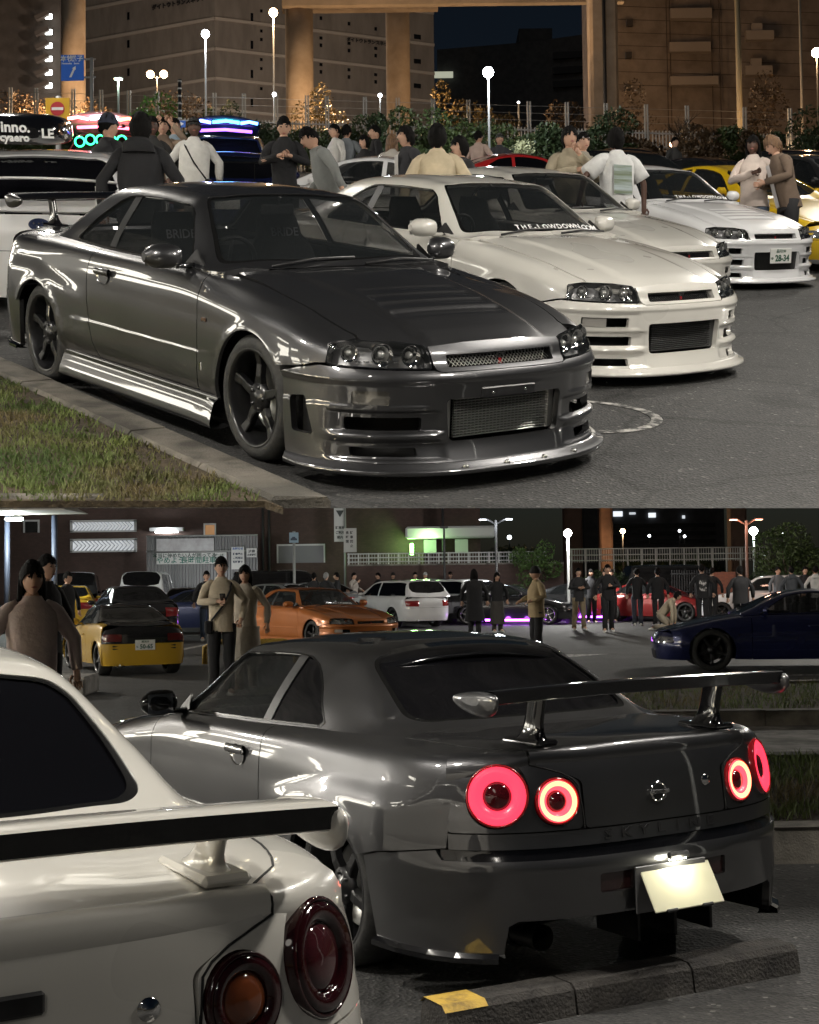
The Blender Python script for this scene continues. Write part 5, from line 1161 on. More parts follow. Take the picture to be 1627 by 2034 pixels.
# ---- foliage
def leafm(name, a, b): 
    m = mat(name, a, .55); noisy(m, 1.7, a, b, lo=.3, hi=.7); return m
lf_dark = leafm('leaves_dark', (.018, .035, .012), (.05, .075, .025)); lf_mid = leafm('leaves_mid', (.03, .055, .014), (.075, .10, .03)); lf_yellow_lit = leafm('leaves_yellow_lit', (.09, .065, .015), (.17, .11, .03)); lf_brown = leafm('leaves_brown', (.06, .035, .015), (.11, .065, .03))  # the gold leaves carry yellow lamp light in their colour
bark = noisy(mat('bark', (.06, .045, .03), .9), 20, (.03, .022, .015), (.09, .065, .045), bump=.5)
def leaves(mb, c, rad, n, s, squash=1., seed=0):
    r = np.random.default_rng(seed); c = np.array(c); blobs = [(c + r.normal(0, .45, 3) * np.array(rad) * [1, 1, .8], r.uniform(.35, .6)) for _ in range(9)]
    bi = r.integers(0, len(blobs), n); bc = np.array([q[0] for q in blobs])[bi]; br = np.array([q[1] for q in blobs])[bi]
    def unit(): d = r.normal(0, 1, (n, 3)); return d / np.linalg.norm(d, axis=1)[:, None]
    p = bc + unit() * np.array(rad) * (br * r.uniform(.55, 1.05, n) ** .6)[:, None]; a = unit(); b = np.cross(a, unit()); b /= np.linalg.norm(b, axis=1)[:, None] + 1e-9; z = (s * r.uniform(.6, 1.3, n))[:, None]
    V = np.stack([p - a * z, p + b * z * .42, p + a * z, p - b * z * .42], 1).reshape(-1, 3); mb.add(V.tolist(), [(i, i + 1, i + 2, i + 3) for i in range(0, 4 * n, 4)], False)
def bush(name, base, rad, n, s, m, label, group=None, cat='bush'):
    o = empty(name, base); tag(o, label, cat, group); mb = MB(); leaves(mb, (0, 0, rad[2] * .95), rad, n, s, seed=int(abs(base[0] * 97 + base[1] * 31)) % 99991)
    mb.build('foliage', m, o); mb = MB()
    for k in range(4): a = k * 1.6; mb.tube([(.1 * math.cos(a), .1 * math.sin(a), -.3), (.3 * rad[0] * math.cos(a), .3 * rad[1] * math.sin(a), rad[2] * 1.1)], [.04, .015], 6)
    mb.build('stems', bark, o); return o
def tree(base, th, rad, n, s, m, label, group=None):
    o = empty('tree', base); tag(o, label, 'tree', group); mb = MB(); mb.tube([(0, 0, -.3), (.05, 0, th * .5), (.0, .05, th), (.05, 0, th + rad[2])], [.16, .13, .10, .04], 9)
    r = random.Random(int(base[0] * 10))
    for k in range(6): a = k * 1.05; mb.tube([(0, 0, th * .8), (rad[0] * .4 * math.cos(a), rad[1] * .4 * math.sin(a), th + rad[2] * .5), (rad[0] * .7 * math.cos(a), rad[1] * .7 * math.sin(a), th + rad[2] * r.uniform(.7, 1.3))], [.07, .045, .015], 6)
    mb.build('trunk', bark, o); mb = MB(); leaves(mb, (0, 0, th + rad[2] * .9), rad, n, s, seed=int(abs(base[0] * 37)) % 9999); mb.build('crown', m, o); return o
def bare_tree(base, h, label):
    o = empty('tree', base); tag(o, label, 'tree'); mb = MB(); r = random.Random(5)
    def br(p, d, l, w_, k):
        q = p + d * l; mb.tube([p, p.lerp(q, .5) + Vector((r.uniform(-.06, .06), r.uniform(-.06, .06), 0)) * l, q], [w_, w_ * .8, w_ * .6], 5, False)
        if k > 0:
            for _ in range(3 if k > 1 else 2): e = Vector((r.uniform(-1, 1), r.uniform(-1, 1), r.uniform(.0, .9))); br(p.lerp(q, r.uniform(.6, 1.)), (d * .8 + e * .75).normalized(), l * r.uniform(.55, .8), w_ * .58, k - 1)
    br(Vector((0, 0, -.3)), Vector((0, 0, 1)), h * .38, .10, 5); mb.build('branches', bark, o); return o
# ---- lamps
def glow(name, c, es): return mat(name, c, .4, emit=c, es=es)
def point(parent, loc, col, e, r=.12, spot=None):
    l = bpy.data.lights.new('lamp_light', 'POINT' if not spot else 'SPOT'); l.energy = e; l.color = col; l.shadow_soft_size = r
    if spot: l.spot_size = R(spot[0]); l.spot_blend = .6
    o = bpy.data.objects.new('lamp_light', l); COL.objects.link(o); o.parent = parent; o.location = loc
    if spot: o.rotation_euler = spot[1]
    return o
polem = mat('pole_grey', (.35, .36, .36), .5, .2); poled = mat('pole_dark', (.03, .03, .032), .5)
def lamp(base, h, col, es, e, label, head='globe', pm=None, r=.05, hs=.16, group=None, heads=1, arm=.0, cat='street lamp', name='street_lamp', sr=.15):
    o = empty(name, base); tag(o, label, cat, group); mb = MB(); mb.lathe([(r * 2.2, -.3), (r * 2.2, .25), (r * 1.2, .3), (r, .35), (r * .75, h)], 12); mb.build('pole', pm or polem, o)
    gm = glow('lamp_glow_%.2f_%.2f_%.1f' % (col[1], col[2], es), col, es)
    for k in range(heads):
        dx = arm * (1 if heads == 1 else (-1 if k == 0 else 1))
        if arm: mb = MB(); mb.tube([(0, 0, h - .15), (dx * .6, 0, h + .02), (dx, 0, h + .03)], r * .55, 8); mb.build('arm', pm or polem, o)
        if head == 'globe':
            mb = MB(); mb.lathe([(0.001, -hs), (hs * .5, -hs * .87), (hs * .87, -hs * .5), (hs, 0), (hs * .87, hs * .5), (hs * .5, hs * .87), (.001, hs)], 18, Matrix.Translation((dx, 0, h + hs * .6))); mb.build('lamp_head', gm, o); lz = h + hs * .6 + hs * 1.3
        else:
            mb = MB(); mb.box((dx, 0, h + .05), (hs * 2.6, hs * 1.5, hs * .5), bev=.02); mb.build('lamp_housing', pm or polem, o); mb = MB(); mb.box((dx, 0, h + .05 - hs * .30), (hs * 2.2, hs * 1.2, hs * .2), bev=.01); mb.build('lamp_head', gm, o); lz = h - hs * .5
        if e: point(o, (dx, -.1, lz - (.55 * hs * 2 if head == 'globe' else .1)) if head != 'globe' else (dx, -hs * 1.6, h), col, e, sr)
    return o
# ------------------------------------------------------------------ beyond the upper deck
wallw = noisy(mat('warehouse_wall', (.26, .23, .20), .85), 1.2, (.21, .185, .165), (.29, .26, .23), bump=.15, bscale=9, stretch=(1, 1, .25))
wallb = noisy(mat('brown_wall', (.22, .165, .13), .85), 1., (.175, .13, .10), (.255, .195, .155), bump=.15, bscale=6)
walld = noisy(mat('dark_office_wall', (.075, .078, .085), .8), 1.5, (.06, .062, .068), (.09, .093, .10))
bandm = mat('pale_band', (.50, .45, .40), .8); dkwin = mat('dark_window', (.012, .013, .015), .25); pierm = noisy(mat('pier_concrete', (.36, .28, .21), .85), 1.2, (.30, .23, .17), (.40, .315, .24), bump=.2, bscale=14)
def vbox(name, A, B, z0, z1, th, m, parent=None, proud=0.):
    """upright slab along the plan line A-B (world x, y), its face towards the viewer set proud"""
    A, B = Vector(A[:2]), Vector(B[:2]); d = (B - A).normalized(); n = Vector((d.y, -d.x)); n = n if n.y < 0 else -n
    p = [A + n * proud, B + n * proud, B + n * (proud - th), A + n * (proud - th)]
    v = [(q.x, q.y, z0) for q in p] + [(q.x, q.y, z1) for q in p]
    return mesh(name, v, [(0, 1, 5, 4), (1, 2, 6, 5), (2, 3, 7, 6), (3, 0, 4, 7), (4, 5, 6, 7), (3, 2, 1, 0)], m, parent)
def onl(A, B, t): return Vector(A[:2]).lerp(Vector(B[:2]), t)
# big warehouse, its corner towards us
WA, WC, WB = sight(-60, 100, 134), sight(427, 100, 124), sight(862, 100, 131)
zg = slope_z(0, 120) - 3; ztop = sight(400, -190, 124).z
wh = tag(empty('warehouse'), 'huge pale warehouse with thin white storey bands at upper left', 'warehouse')
for A, B in ((WA, WC), (WC, WB)):
    vbox('wall', A, B, zg, ztop, 14, wallw, wh)
    for e in (-30, 37, 97, 156, 217):
        z = sight(427, e, 124).z; vbox('storey_band', A, B, z - .12, z + .12, .5, bandm, wh, .16)
def wwin(A, B, b, e0, e1, wd, Y, par):
    p = sight(b, e0, Y); q = sight(b, e1, Y); t = (p.x - A.x) / (B.x - A.x); w_ = wd / 2900 * Y / abs(B.x - A.x)
    vbox('window', onl(A, B, t - w_ / 2), onl(A, B, t + w_ / 2), q.z, p.z, .3, dkwin, par, .03)
for e in (30, 85, 141): wwin(WA, WC, 258, e, e + 15, 5, 128, wh)
for e in (25, 80, 138, 195): wwin(WC, WB, 500, e, e + 16, 5, 125, wh)
for e in (15, 55, 72, 112, 130, 170): wwin(WC, WB, 518, e, e + 6, 5, 125, wh)
for b in (637, 692, 745):
    for e in (30, 84, 137): wwin(WC, WB, b, e + (b - 637) * .06, e + 7 + (b - 637) * .06, 5, 127, wh); wwin(WC, WB, b, e + 46 + (b - 637) * .06 - 60, e + 52 - 60 + (b - 637) * .06, 6, 127, wh) if e > 40 else None
for e in (65, 114, 163): wwin(WC, WB, 829, e, e + 9, 14, 130, wh)
for A, B, b, e, sz in ((WA, WC, 358, 13, 2.1 * .78), (WC, WB, 731, 61, 2.1 * .62)):
    p = sight(b, e, 126); t = (p.x - A.x) / (B.x - A.x); q = onl(A, B, t); d = (B - A); d.z = 0; o = text_mesh('wall_lettering', 'ダイトウトランスネット', sz * .30, mat('wall_sign_ink', (.015, .015, .017), .6), wh, .06, bold=.012)
    n = Vector((d.y, -d.x, 0)).normalized(); n = n if n.y < 0 else -n; o.matrix_local = face_mx(Vector((q.x, q.y, p.z)) + n * .12, d if d.x > 0 else -d, (0, 0, 1))
# darker annex with lit outside stairs at far left
AX0, AX1 = sight(-80, 100, 112), sight(120, 100, 112)
an_ = tag(empty('stair_tower_building'), 'dark grey building with lit outside staircase at far left', 'building')
vbox('wall', AX0, AX1, zg - 6, ztop - 4, 8, noisy(mat('annex_wall', (.10, .085, .075), .85), 1., (.08, .068, .06), (.12, .10, .09)), an_)
lit_st = glow('stair_light', (.95, 1., .95), 7.)
for i, e in enumerate((36, 67, 94, 120, 147, 173)):
    p = sight(99, e, 111.5); mb = MB(); mb.box((p.x, p.y - .35, p.z), (.55, .12, .42), bev=.05); mb.build('landing_light', lit_st, an_)
    mb = MB(); q = sight(84, e - 4, 111); mb.box((q.x, q.y, q.z), (1.1, .5, .34), Matrix.Rotation(R(-24), 3, 'Y')); mb.build('stair_flight', mat('stair_concrete', (.13, .11, .10), .9), an_)
# dark office block far off, centre
OA, OB = sight(868, 100, 190), sight(1180, 100, 186)
of_ = tag(empty('office_block'), 'dark distant office block with window strips between the piers', 'building')
zo = sight(900, 98, 190).z; vbox('wall', OA, OB, slope_z(0, 190) - 8, zo, 10, walld, of_)
vbox('upper_wall', sight(1050, 100, 189), sight(1180, 100, 186), zo, sight(1050, 78, 188).z, 8, walld, of_); vbox('roof_room', sight(1033, 100, 190), sight(1100, 100, 190), zo, sight(1050, 48, 190).z, 5, walld, of_, -1.5)
for e in (103, 133, 160): vbox('window_strip', sight(1098, e, 186.6), sight(1166, e, 186.0), sight(1100, e + 13, 186.3).z, sight(1100, e, 186.3).z, .4, dkwin, of_, .15)
for e in (104, 134):
    for b in (1055, 1069, 1083, 1092): vbox('window', sight(b - 3, e, 188), sight(b + 3, e, 188), sight(b, e + 13, 188).z, sight(b, e, 188).z, .3, glow('office_lit', (.8, .8, .7), .35) if b < 1075 else dkwin, of_, .3)
vbox('window_strip', sight(862, 145, 189), sight(900, 145, 189), sight(880, 154, 189).z, sight(880, 143, 189).z, .4, glow('office_lit2', (.75, .78, .6), .5), of_, .2)
# brown building at right
BA, BB = sight(1226, 100, 98), sight(1720, 100, 100)
br_ = tag(empty('brown_building'), 'brown panelled building under orange light at upper right', 'building')
zb0 = slope_z(10, 98) - 4; vbox('wall', BA, BB, zb0, ztop - 2, 10, wallb, br_)
palb = mat('pale_brown_panel', (.31, .245, .20), .8)
for (b0, b1, e0, e1) in ((1330, 1412, 20, 40), (1328, 1410, 87, 106), (1330, 1425, 155, 172), (1480, 1535, 64, 82), (1478, 1532, 134, 152)): vbox('balcony_panel', sight(b0, e0, 98), sight(b1, e0, 98), sight(b0, e1, 98).z, sight(b0, e0, 98).z, .5, palb, br_, .35)
for (b0, b1, e0, e1) in ((1493, 1514, 47, 63), (1491, 1512, 117, 134), (1488, 1512, 183, 196)): vbox('window', sight(b0, e0, 98), sight(b1, e0, 98), sight(b0, e1, 98).z, sight(b0, e0, 98).z, .3, palb, br_, .1)
for (b0, b1, e0, e1) in ((1243, 1255, 43, 55), (1241, 1253, 108, 119), (1239, 1251, 172, 182)): vbox('vent_hood', sight(b0, e0, 98), sight(b1, e0, 98), sight(b0, e1, 98).z, sight(b0, e0, 98).z, .4, mat('vent_dark', (.04, .03, .025), .6), br_, .5)
for b in (1323, 1428, 1330, 1412): vbox('panel_joint', sight(b - .5, 0, 98), sight(b + .8, 0, 98), zb0, ztop - 2.2, .1, mat('joint_dark', (.08, .055, .04), .9), br_, .02)
for e in range(10, 190, 26): vbox('course_joint', BA, BB, sight(1400, e, 98).z - .02, sight(1400, e, 98).z + .02, .08, mat('joint_dark'), br_, .012)
# viaduct: round piers and the beam they carry
via = [(146, 24, 70), (595, 28, 76), (791, 24, 84), (1198, 28, 72)]
zbeam = sight(700, 12, 80).z
for i, (b, hw, Y) in enumerate(via):
    p = sight(b, 150, Y); r_ = hw / 2900 * Y; zb_ = slope_z(p.x, Y) - 1.; zt_ = sight(b, 14, Y).z if i in (1, 2) else sight(b, -60, Y).z
    lab = ['orange lit viaduct pier behind the blue direction sign', 'broad pale viaduct pier left of the beam end', 'second orange lit viaduct pier carrying the beam', 'viaduct pier beside the brown building with a dark downpipe'][i]
    mb = MB(); rr_ = r_
    prof = [(-1, -.8), (-.8, -1), (.8, -1), (1, -.8), (1, .8), (.8, 1), (-.8, 1), (-1, .8)] if i == 3 else [(math.cos(a), math.sin(a)) for a in np.linspace(0, 2 * math.pi, 28, endpoint=False)]
    mb.prism([(x * r_, y * r_) for x, y in prof], Matrix.Translation((p.x, p.y, zb_)), zt_ - zb_, smooth=False)
    o = empty('viaduct_pier', (0, 0, 0)); tag(o, lab, 'pier', 'viaduct piers'); s_ = mb.build('shaft', pierm, o)
    if i != 3: s_.data.polygons.foreach_set('use_smooth', [False, False] + [True] * (len(s_.data.polygons) - 2))
    if i == 3: mb = MB(); mb.tube([(p.x - .02, p.y - r_ - .07, zb_), (p.x - .02, p.y - r_ - .07, zt_)], .085, 8); mb.build('downpipe', poled, o)
bm_ = tag(empty('viaduct_beam'), 'concrete viaduct beam across the top of the picture', 'beam')
vbox('pier_cap', sight(560, 10, 80), sight(870, 10, 80), sight(700, 19, 80).z, sight(700, -40, 80).z, .5, pierm, bm_); vbox('girder', sight(560, 3, 75), sight(1240, 3, 75), sight(900, 7, 75).z, sight(900, -60, 75).z, .4, noisy(mat('girder_concrete', (.30, .24, .18), .85), 1., (.25, .20, .15), (.33, .26, .2)), bm_)
# tall lit pole and thin masts
for b, Y, hw, col, lab, e0 in ((1468, 64, 6, (.42, .33, .20), 'thick pale pole lit yellow before the brown building', -30), (1592, 64, 3, (.4, .33, .25), 'thin tall mast at the right edge of the upper deck', -30)):
    p = sight(b, 150, Y); z0 = slope_z(p.x, Y); mb = MB(); mb.tube([(p.x, Y, z0 - .4), (p.x, Y, sight(b, e0, Y).z)], [hw / 2900 * Y, hw / 2900 * Y * .9], 14); o = mb.build('mast', mat('mast_%d' % b, col, .6)); tag(o, lab, 'mast')
# picket fence along the top of the deck
FY = 60.0
fx0, fx1 = sight(-40, 230, FY).x, sight(1680, 230, FY).x
fen = tag(empty('picket_fence'), 'long grey picket fence with tall twin posts behind the hedge', 'fence'); fm = mat('fence_grey', (.40, .38, .35), .55)
zt1 = lambda x: slope_z(x, FY) + 2.05
for b in (22, 73, 147, 202, 257, 313, 427, 485, 549, 610, 650, 725, 790, 860, 930, 1050, 1125, 1202, 1282, 1363, 1477, 1567):
    x = sight(b, 200, FY).x; z0 = slope_z(x, FY); mb = MB()
    for s in (-.055, .055): mb.box((x + s, FY - .12, z0 + 1.45), (.06, .07, 3.3))
    mb.build('fence_post', fm, fen)
mb = MB(); x = fx0
while x < fx1: mb.box((x, FY, slope_z(x, FY) + 1.05), (.05, .03, 2.0)); x += .14
o = mb.build('pickets', fm, fen); tag(o, kind='stuff')
for dz in (.25, 1.35, 1.92):
    mb = MB(); mb.tube([(fx0, FY - .05, slope_z(fx0, FY) + dz), (fx1, FY - .05, slope_z(fx1, FY) + dz)], .035, 6, smooth=False); mb.build('fence_rail', fm, fen)
mb = MB(); 
for dz in (2.3, 2.6, 2.9): mb.tube([(fx0, FY - .16, slope_z(fx0, FY) + dz), (fx1, FY - .16, slope_z(fx1, FY) + dz)], .008, 4)
o = mb.build('fence_wires', fm, fen); tag(o, kind='stuff')
# hedge of single shrubs, trees behind the fence
HY = 56.5; hb = [(-20, 2.3, 0, 0), (75, 2.0, 1, 0), (150, 2.1, 0, 0), (285, 2.5, 3, .9), (340, 1.9, 0, 0), (455, 1.7, 1, .2), (530, 1.5, 0, .1), (600, 1.5, 1, 0), (672, 1.3, 0, -.1), (740, 1.4, 0, 0), (820, 2.0, 1, .55), (890, 2.0, 0, .45), (955, 1.6, 1, .2), (1085, 1.6, 0, .2), (1150, 1.6, 1, .2), (1195, 2.3, 0, .6), (1270, 1.5, 2, 0), (1335, 1.6, 2, 0), (1405, 1.6, 2, .1), (1475, 1.5, 1, 0), (1545, 1.5, 0, 0), (1640, 2.6, 0, 1.2)]
mats_ = [lf_dark, lf_mid, lf_brown, leafm('leaves_bright', (.05, .12, .015), (.10, .20, .03))]
for i, (b, wd, mi, ez) in enumerate(hb):
    p = sight(b, 260, HY); z0 = slope_z(p.x, HY)
    lab = ('%s shrub in the hedge, %s from the left' % (['dark green', 'mid green', 'reddish brown', 'bright green'][mi], ['first', 'second', 'third', 'fourth', 'fifth', 'sixth', 'seventh', 'eighth', 'ninth', 'tenth', 'eleventh', 'twelfth', 'thirteenth', 'fourteenth', 'fifteenth', 'sixteenth', 'seventeenth', 'eighteenth', 'nineteenth', 'twentieth', 'twenty-first', 'twenty-second'][i]))
    bush('shrub', (p.x, HY + (i % 3) * .3, z0), (wd * .72, .9, 1.05 + ez * .5), 3200, .10, mats_[mi], lab, 'hedge along the upper fence')
p = sight(1030, 278, 55); bush('flowering_shrub', (p.x, 55, slope_z(p.x, 55) + .2), (.5, .4, .75), 500, .07, leafm('leaves_pale', (.30, .32, .16), (.5, .5, .32)), 'small pale flowering shrub right of the bright lamp')
for i, (b, e, Y, r3, m_, lab) in enumerate(((632, 195, 68, (.8, .8, .75), lf_yellow_lit, 'round yellow lit bush before the broad viaduct pier'), (900, 205, 70, (1.0, .8, .6), lf_yellow_lit, 'low yellow lit tree left of the bright lamp behind fence'), (985, 205, 71, (1.2, .8, .6), lf_yellow_lit, 'yellow lit tree behind the bright lamp'), (45, 175, 66, (1.6, .9, 1.1), lf_brown, 'brownish tree at far left behind the fence'), (330, 205, 66, (1.3, .9, .7), lf_brown, 'dull brown tree behind the sodium lamps'), (1100, 210, 68, (1.0, .8, .7), lf_brown, 'sparse brown tree before the dark office block'), (450, 222, 66, (.7, .7, .45), lf_dark, 'small dark bush right of the tall white lamp'), (1500, 205, 67, (1.1, .8, .8), lf_brown, 'sparse bush beside the yellow pole'), (200, 205, 67, (.9, .7, .7), lf_brown, 'brown bush under the blue direction sign'), (1240, 205, 66, (.9, .7, .8), lf_brown, 'sparse brown bush beside the pier downpipe'))):
    p = sight(b, e, Y); z0 = slope_z(p.x, Y); hh_ = p.z - z0 + r3[2] * .8; bush('tall_shrub', (p.x, Y, z0), (r3[0] * 1.25, r3[1], hh_ * .5), 2200, .09, m_, lab, 'shrubs behind the fence')
p = sight(1345, 240, 57.5); bare_tree((p.x, 57.5, slope_z(p.x, 57.5)), 3.6, 'leafless tree with spreading branches before the brown building')
p = sight(1225, 200, 58); bare_tree((p.x, 58, slope_z(p.x, 58)), 2.7, 'thin leafless sapling beside the pier downpipe')
# lamps on the upper level
WH = (.92, .97, 1.); SO = (1., .64, .33)
def up_lamp(b, etop, Y, col, es, e, lab, **kw):
    p = sight(b, etop, Y); z0 = slope_z(p.x, Y); return lamp((p.x, Y, z0), p.z - z0, col, es, e, lab, **kw)
up_lamp(970, 150, 53, WH, 60, 900, 'bright white globe lamp on a pale pole at centre', hs=.20)
up_lamp(408, 72, 60, WH, 45, 700, 'tall white lamp left of the broad pier', hs=.17)
up_lamp(235, 158, 55, (.75, 1., .8), 16, 60, 'small greenish lamp beside the blue direction sign', hs=.13, head='box')
up_lamp(543, 30, 66, SO, 40, 1500, 'tall orange sodium lamp left of the broad pier', hs=.20)
up_lamp(312, 152, 90, SO, 22, 900, 'pair of orange sodium lamps before the warehouse', hs=.24, heads=2, arm=.42, pm=poled)
up_lamp(1622, 110, 84, SO, 40, 2200, 'orange sodium lamp at the right edge', hs=.28, pm=poled)
up_lamp(545, 190, 62, WH, 18, 30, 'small white lamp under the tall sodium lamp', hs=.09)
up_lamp(755, 192, 62.5, WH, 14, 30, 'small white lamp before the second pier', hs=.09)
up_lamp(1030, 205, 75, WH, 8, 0, 'tiny far lamp behind the yellow lit trees', hs=.07)
for nm, b, e, Y, en in (('a', 120, 150, 66, 4400), ('b', 700, 160, 70, 5000), ('c', 1330, 160, 80, 3000), ('d', 1490, 190, 62, 500)):
    # unseen sodium floodlights standing low behind the hedge, they light the piers from below
    p = sight(b, e, Y); z0 = slope_z(p.x, Y); lamp((p.x, Y, z0), 1.35, SO, 8, en, {'a': 'unseen low sodium floodlight by the leftmost pier behind the hedge', 'b': 'unseen low sodium floodlight between the two middle piers', 'c': 'unseen low sodium floodlight before the brown building', 'd': 'unseen low sodium floodlight at the foot of the yellow pole'}[nm], head='globe', hs=.10, pm=poled, name='unseen_flood_light', cat='flood light')
for b, Y, en, col, lab in ((60, 98, 1300, (1., .80, .62), 'added low light before the stair tower building'), (300, 103, 3800, (1., .82, .66), 'added low light before the left warehouse face'), (500, 104, 3400, (1., .82, .66), 'added low light at the warehouse corner'), (720, 106, 2600, (1., .84, .72), 'added low light before the right warehouse face')):
    p = sight(b, 250, Y); z0 = slope_z(p.x, Y); lamp((p.x, Y, z0), 1.2, col, 6, en, lab, hs=.10, pm=poled, name='unseen_flood_light', cat='flood light')  # unseen lights added behind the hedge to brighten the warehouse and annex
# direction sign, no entry sign, arrow sign, banded post
def sign(name, base, zc, w_, h_, m, lab, pole=None, polex=0., ph=None):
    o = empty(name, base); tag(o, lab, 'sign'); mb = MB(); mb.box((0, -.06, zc), (w_, .03, h_), bev=.008); mb.build('sign_board', m, o)
    mb = MB(); mb.tube([(polex, 0, -.3), (polex, 0, ph or zc + h_ / 2 + .05)], .055, 10)
    if polex: 
        for dz in (-.35, .35): mb.tube([(polex + .12, 0, zc + dz * h_), (0, 0, zc + dz * h_)], .03, 6)
    mb.build('sign_pole', pole or polem, o); return o
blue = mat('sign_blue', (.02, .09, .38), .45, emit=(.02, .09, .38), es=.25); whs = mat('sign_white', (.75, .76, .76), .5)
Y = 44.; p = sight(145, 136, Y); z0 = slope_z(p.x, Y); q = sight(182, 115, Y)
o = sign('direction_sign', (p.x, Y, z0), p.z - z0, .70, .80, blue, 'blue direction sign with a white slanting arrow on a pale pole', polex=q.x - p.x, ph=q.z - z0)
for t, x, z, sz in (('本牧', -.17, .27, .20), ('磯子', .13, .27, .20), ('Honmoku', -.17, .13, .075), ('Isogo', .13, .13, .075)):
    l = text_mesh('sign_text', t, sz, whs, o, .004, bold=.003); l.matrix_local = face_mx((x, -.08, p.z - z0 + z), (1, 0, 0), (0, 0, 1))
mb = MB(); mb.prism([(-.10, -.30), (-.03, -.30), (.075, -.06), (.10, -.075), (.10, .05), (-.01, -.02), (.02, -.035)], face_mx((0, -.077, p.z - z0), (1, 0, 0), (0, 0, 1)), .004); mb.build('sign_arrow', whs, o)
mb = MB(); mb.lathe([(0, 0), (.06, 0)], 12, face_mx((.28, -.078, p.z - z0 + .27), (1, 0, 0), (0, 0, 1))); mb.build('route_shield', mat('shield_blue', (.10, .25, .55), .5), o)
Y = 30.; p = sight(116, 222, Y); z0 = slope_z(p.x, Y)
o = sign('no_entry_sign', (p.x, Y, z0), p.z - z0, .50, .54, mat('sign_yellow', (.62, .36, .015), .5), 'yellow board with a round red no entry sign', polex=0.)
mb = MB(); mb.lathe([(0, .0), (.148, .0)], 28, face_mx((0, -.080, p.z - z0 + .04), (1, 0, 0), (0, 0, 1))); mb.build('red_disc', mat('sign_red', (.42, .02, .03), .5), o)
mb = MB(); mb.box((0, -.082, p.z - z0 + .04), (.24, .004, .06)); mb.build('white_bar', whs, o)
l = text_mesh('sign_text', '進入禁止', .07, mat('sign_ink', (.02, .02, .02), .6), o, .003); l.matrix_local = face_mx((0, -.078, p.z - z0 - .20), (1, 0, 0), (0, 0, 1))
Y = 34.; p = sight(357, 248, Y); z0 = slope_z(p.x, Y); o = sign('arrow_sign', (p.x, Y, z0), p.z - z0, .30, .16, mat('sign_blue'), 'small blue one way sign with a white arrow')
mb = MB(); mb.prism([(-.11, -.02), (.03, -.02), (.03, -.05), (.11, 0), (.03, .05), (.03, .02), (-.11, .02)], face_mx((0, -.078, p.z - z0), (1, 0, 0), (0, 0, 1)), .003); mb.build('sign_arrow', whs, o)
Y = 52.; p = sight(357, 158, Y); z0 = slope_z(p.x, Y); o = empty('banded_post', (p.x, Y, z0)); tag(o, 'dark post with pale bands before the warehouse', 'post')
mb = MB(); mb.tube([(0, 0, -.3), (0, 0, p.z - z0)], .07, 10); mb.build('shaft', poled, o)
for k in range(7): mb = MB(); mb.lathe([(.074, 0), (.074, .06)], 10, Matrix.Translation((0, 0, (p.z - z0) * (1 - .08 * k) - .1))); mb.build('band', whs, o)
# ------------------------------------------------------------------ beyond the lower lot
brick = mat('dark_brick', (.09, .045, .035), .85)
def brick_nodes(m, c1, c2, c3, s):
    L = m.node_tree.links; b = m.node_tree.nodes['Principled BSDF']; tc = N(m, 'ShaderNodeTexCoord'); mp = N(m, 'ShaderNodeMapping'); mp.inputs['Rotation'].default_value = (R(90), 0, 0); L.new(tc.outputs['Object'], mp.inputs[0])
    t = N(m, 'ShaderNodeTexBrick', Scale=s); t.inputs['Color1'].default_value = (*c1, 1); t.inputs['Color2'].default_value = (*c2, 1); t.inputs['Mortar'].default_value = (*c3, 1); t.inputs['Mortar Size'].default_value = .012
    L.new(mp.outputs[0], t.inputs['Vector']); L.new(t.outputs['Color'], b.inputs['Base Color'])
brick_nodes(brick, (.095, .058, .050), (.075, .047, .042), (.055, .045, .04), 3.5)
red_brick = mat('red_brick', (.2, .07, .04), .85); brick_nodes(red_brick, (.24, .075, .042), (.17, .055, .035), (.12, .08, .06), 4.)
LY = 62.
def lx(b): return sight(b, 1090, LY).x
def lz(e, b=600): return sight(b, e, LY).z
bb = tag(empty('brick_building'), 'long dark brick service building behind the lower lot', 'building')
vbox('wall', (lx(-60), LY), (lx(842), LY), -.2, 6.5, 6, brick, bb); vbox('wall', (lx(842), LY + 1.5), (lx(958), LY + 1.5), -.2, 6.2, 5, brick, bb)
wf = mat('white_frame', (.62, .62, .64), .6)
lat = glow('lattice_lit', (.75, .78, .82), .55)
for e0, e1 in ((1034, 1056), (1071, 1096)):
    b0, b1 = 140, 272; z0, z1 = lz(e1, 200), lz(e0, 200); w_ = empty('lattice_window', (0, 0, 0), 0, bb)
    for n_, (xa, xb, za, zb) in (('frame', (lx(b0), lx(b1), z1 - .07, z1 + .02)), ('frame', (lx(b0), lx(b1), z0 - .02, z0 + .05)), ('frame', (lx(b0), lx(b0) + .11, z0, z1)), ('frame', (lx(b1) - .11, lx(b1), z0, z1))): vbox(n_, (xa, LY), (xb, LY), za, zb, .2, wf, w_, .1)
    vbox('lit_back', (lx(b0) + .1, LY), (lx(b1) - .1, LY), z0 + .04, z1 - .06, .05, lat, w_, .02)
    mb = MB(); x = lx(b0) + .12; hh = z1 - z0 - .12
    while x < lx(b1) - .2:
        for s in (1, -1): mb.tube([(x, LY - .05, z0 + .05 if s > 0 else z1 - .07), (x + hh * .5, LY - .05, (z0 + z1) / 2), (x + hh * .0, LY - .05, z1 - .07 if s > 0 else z0 + .05)], .022, 4, False)
        x += hh * .42
    mb.build('lattice', wf, w_)
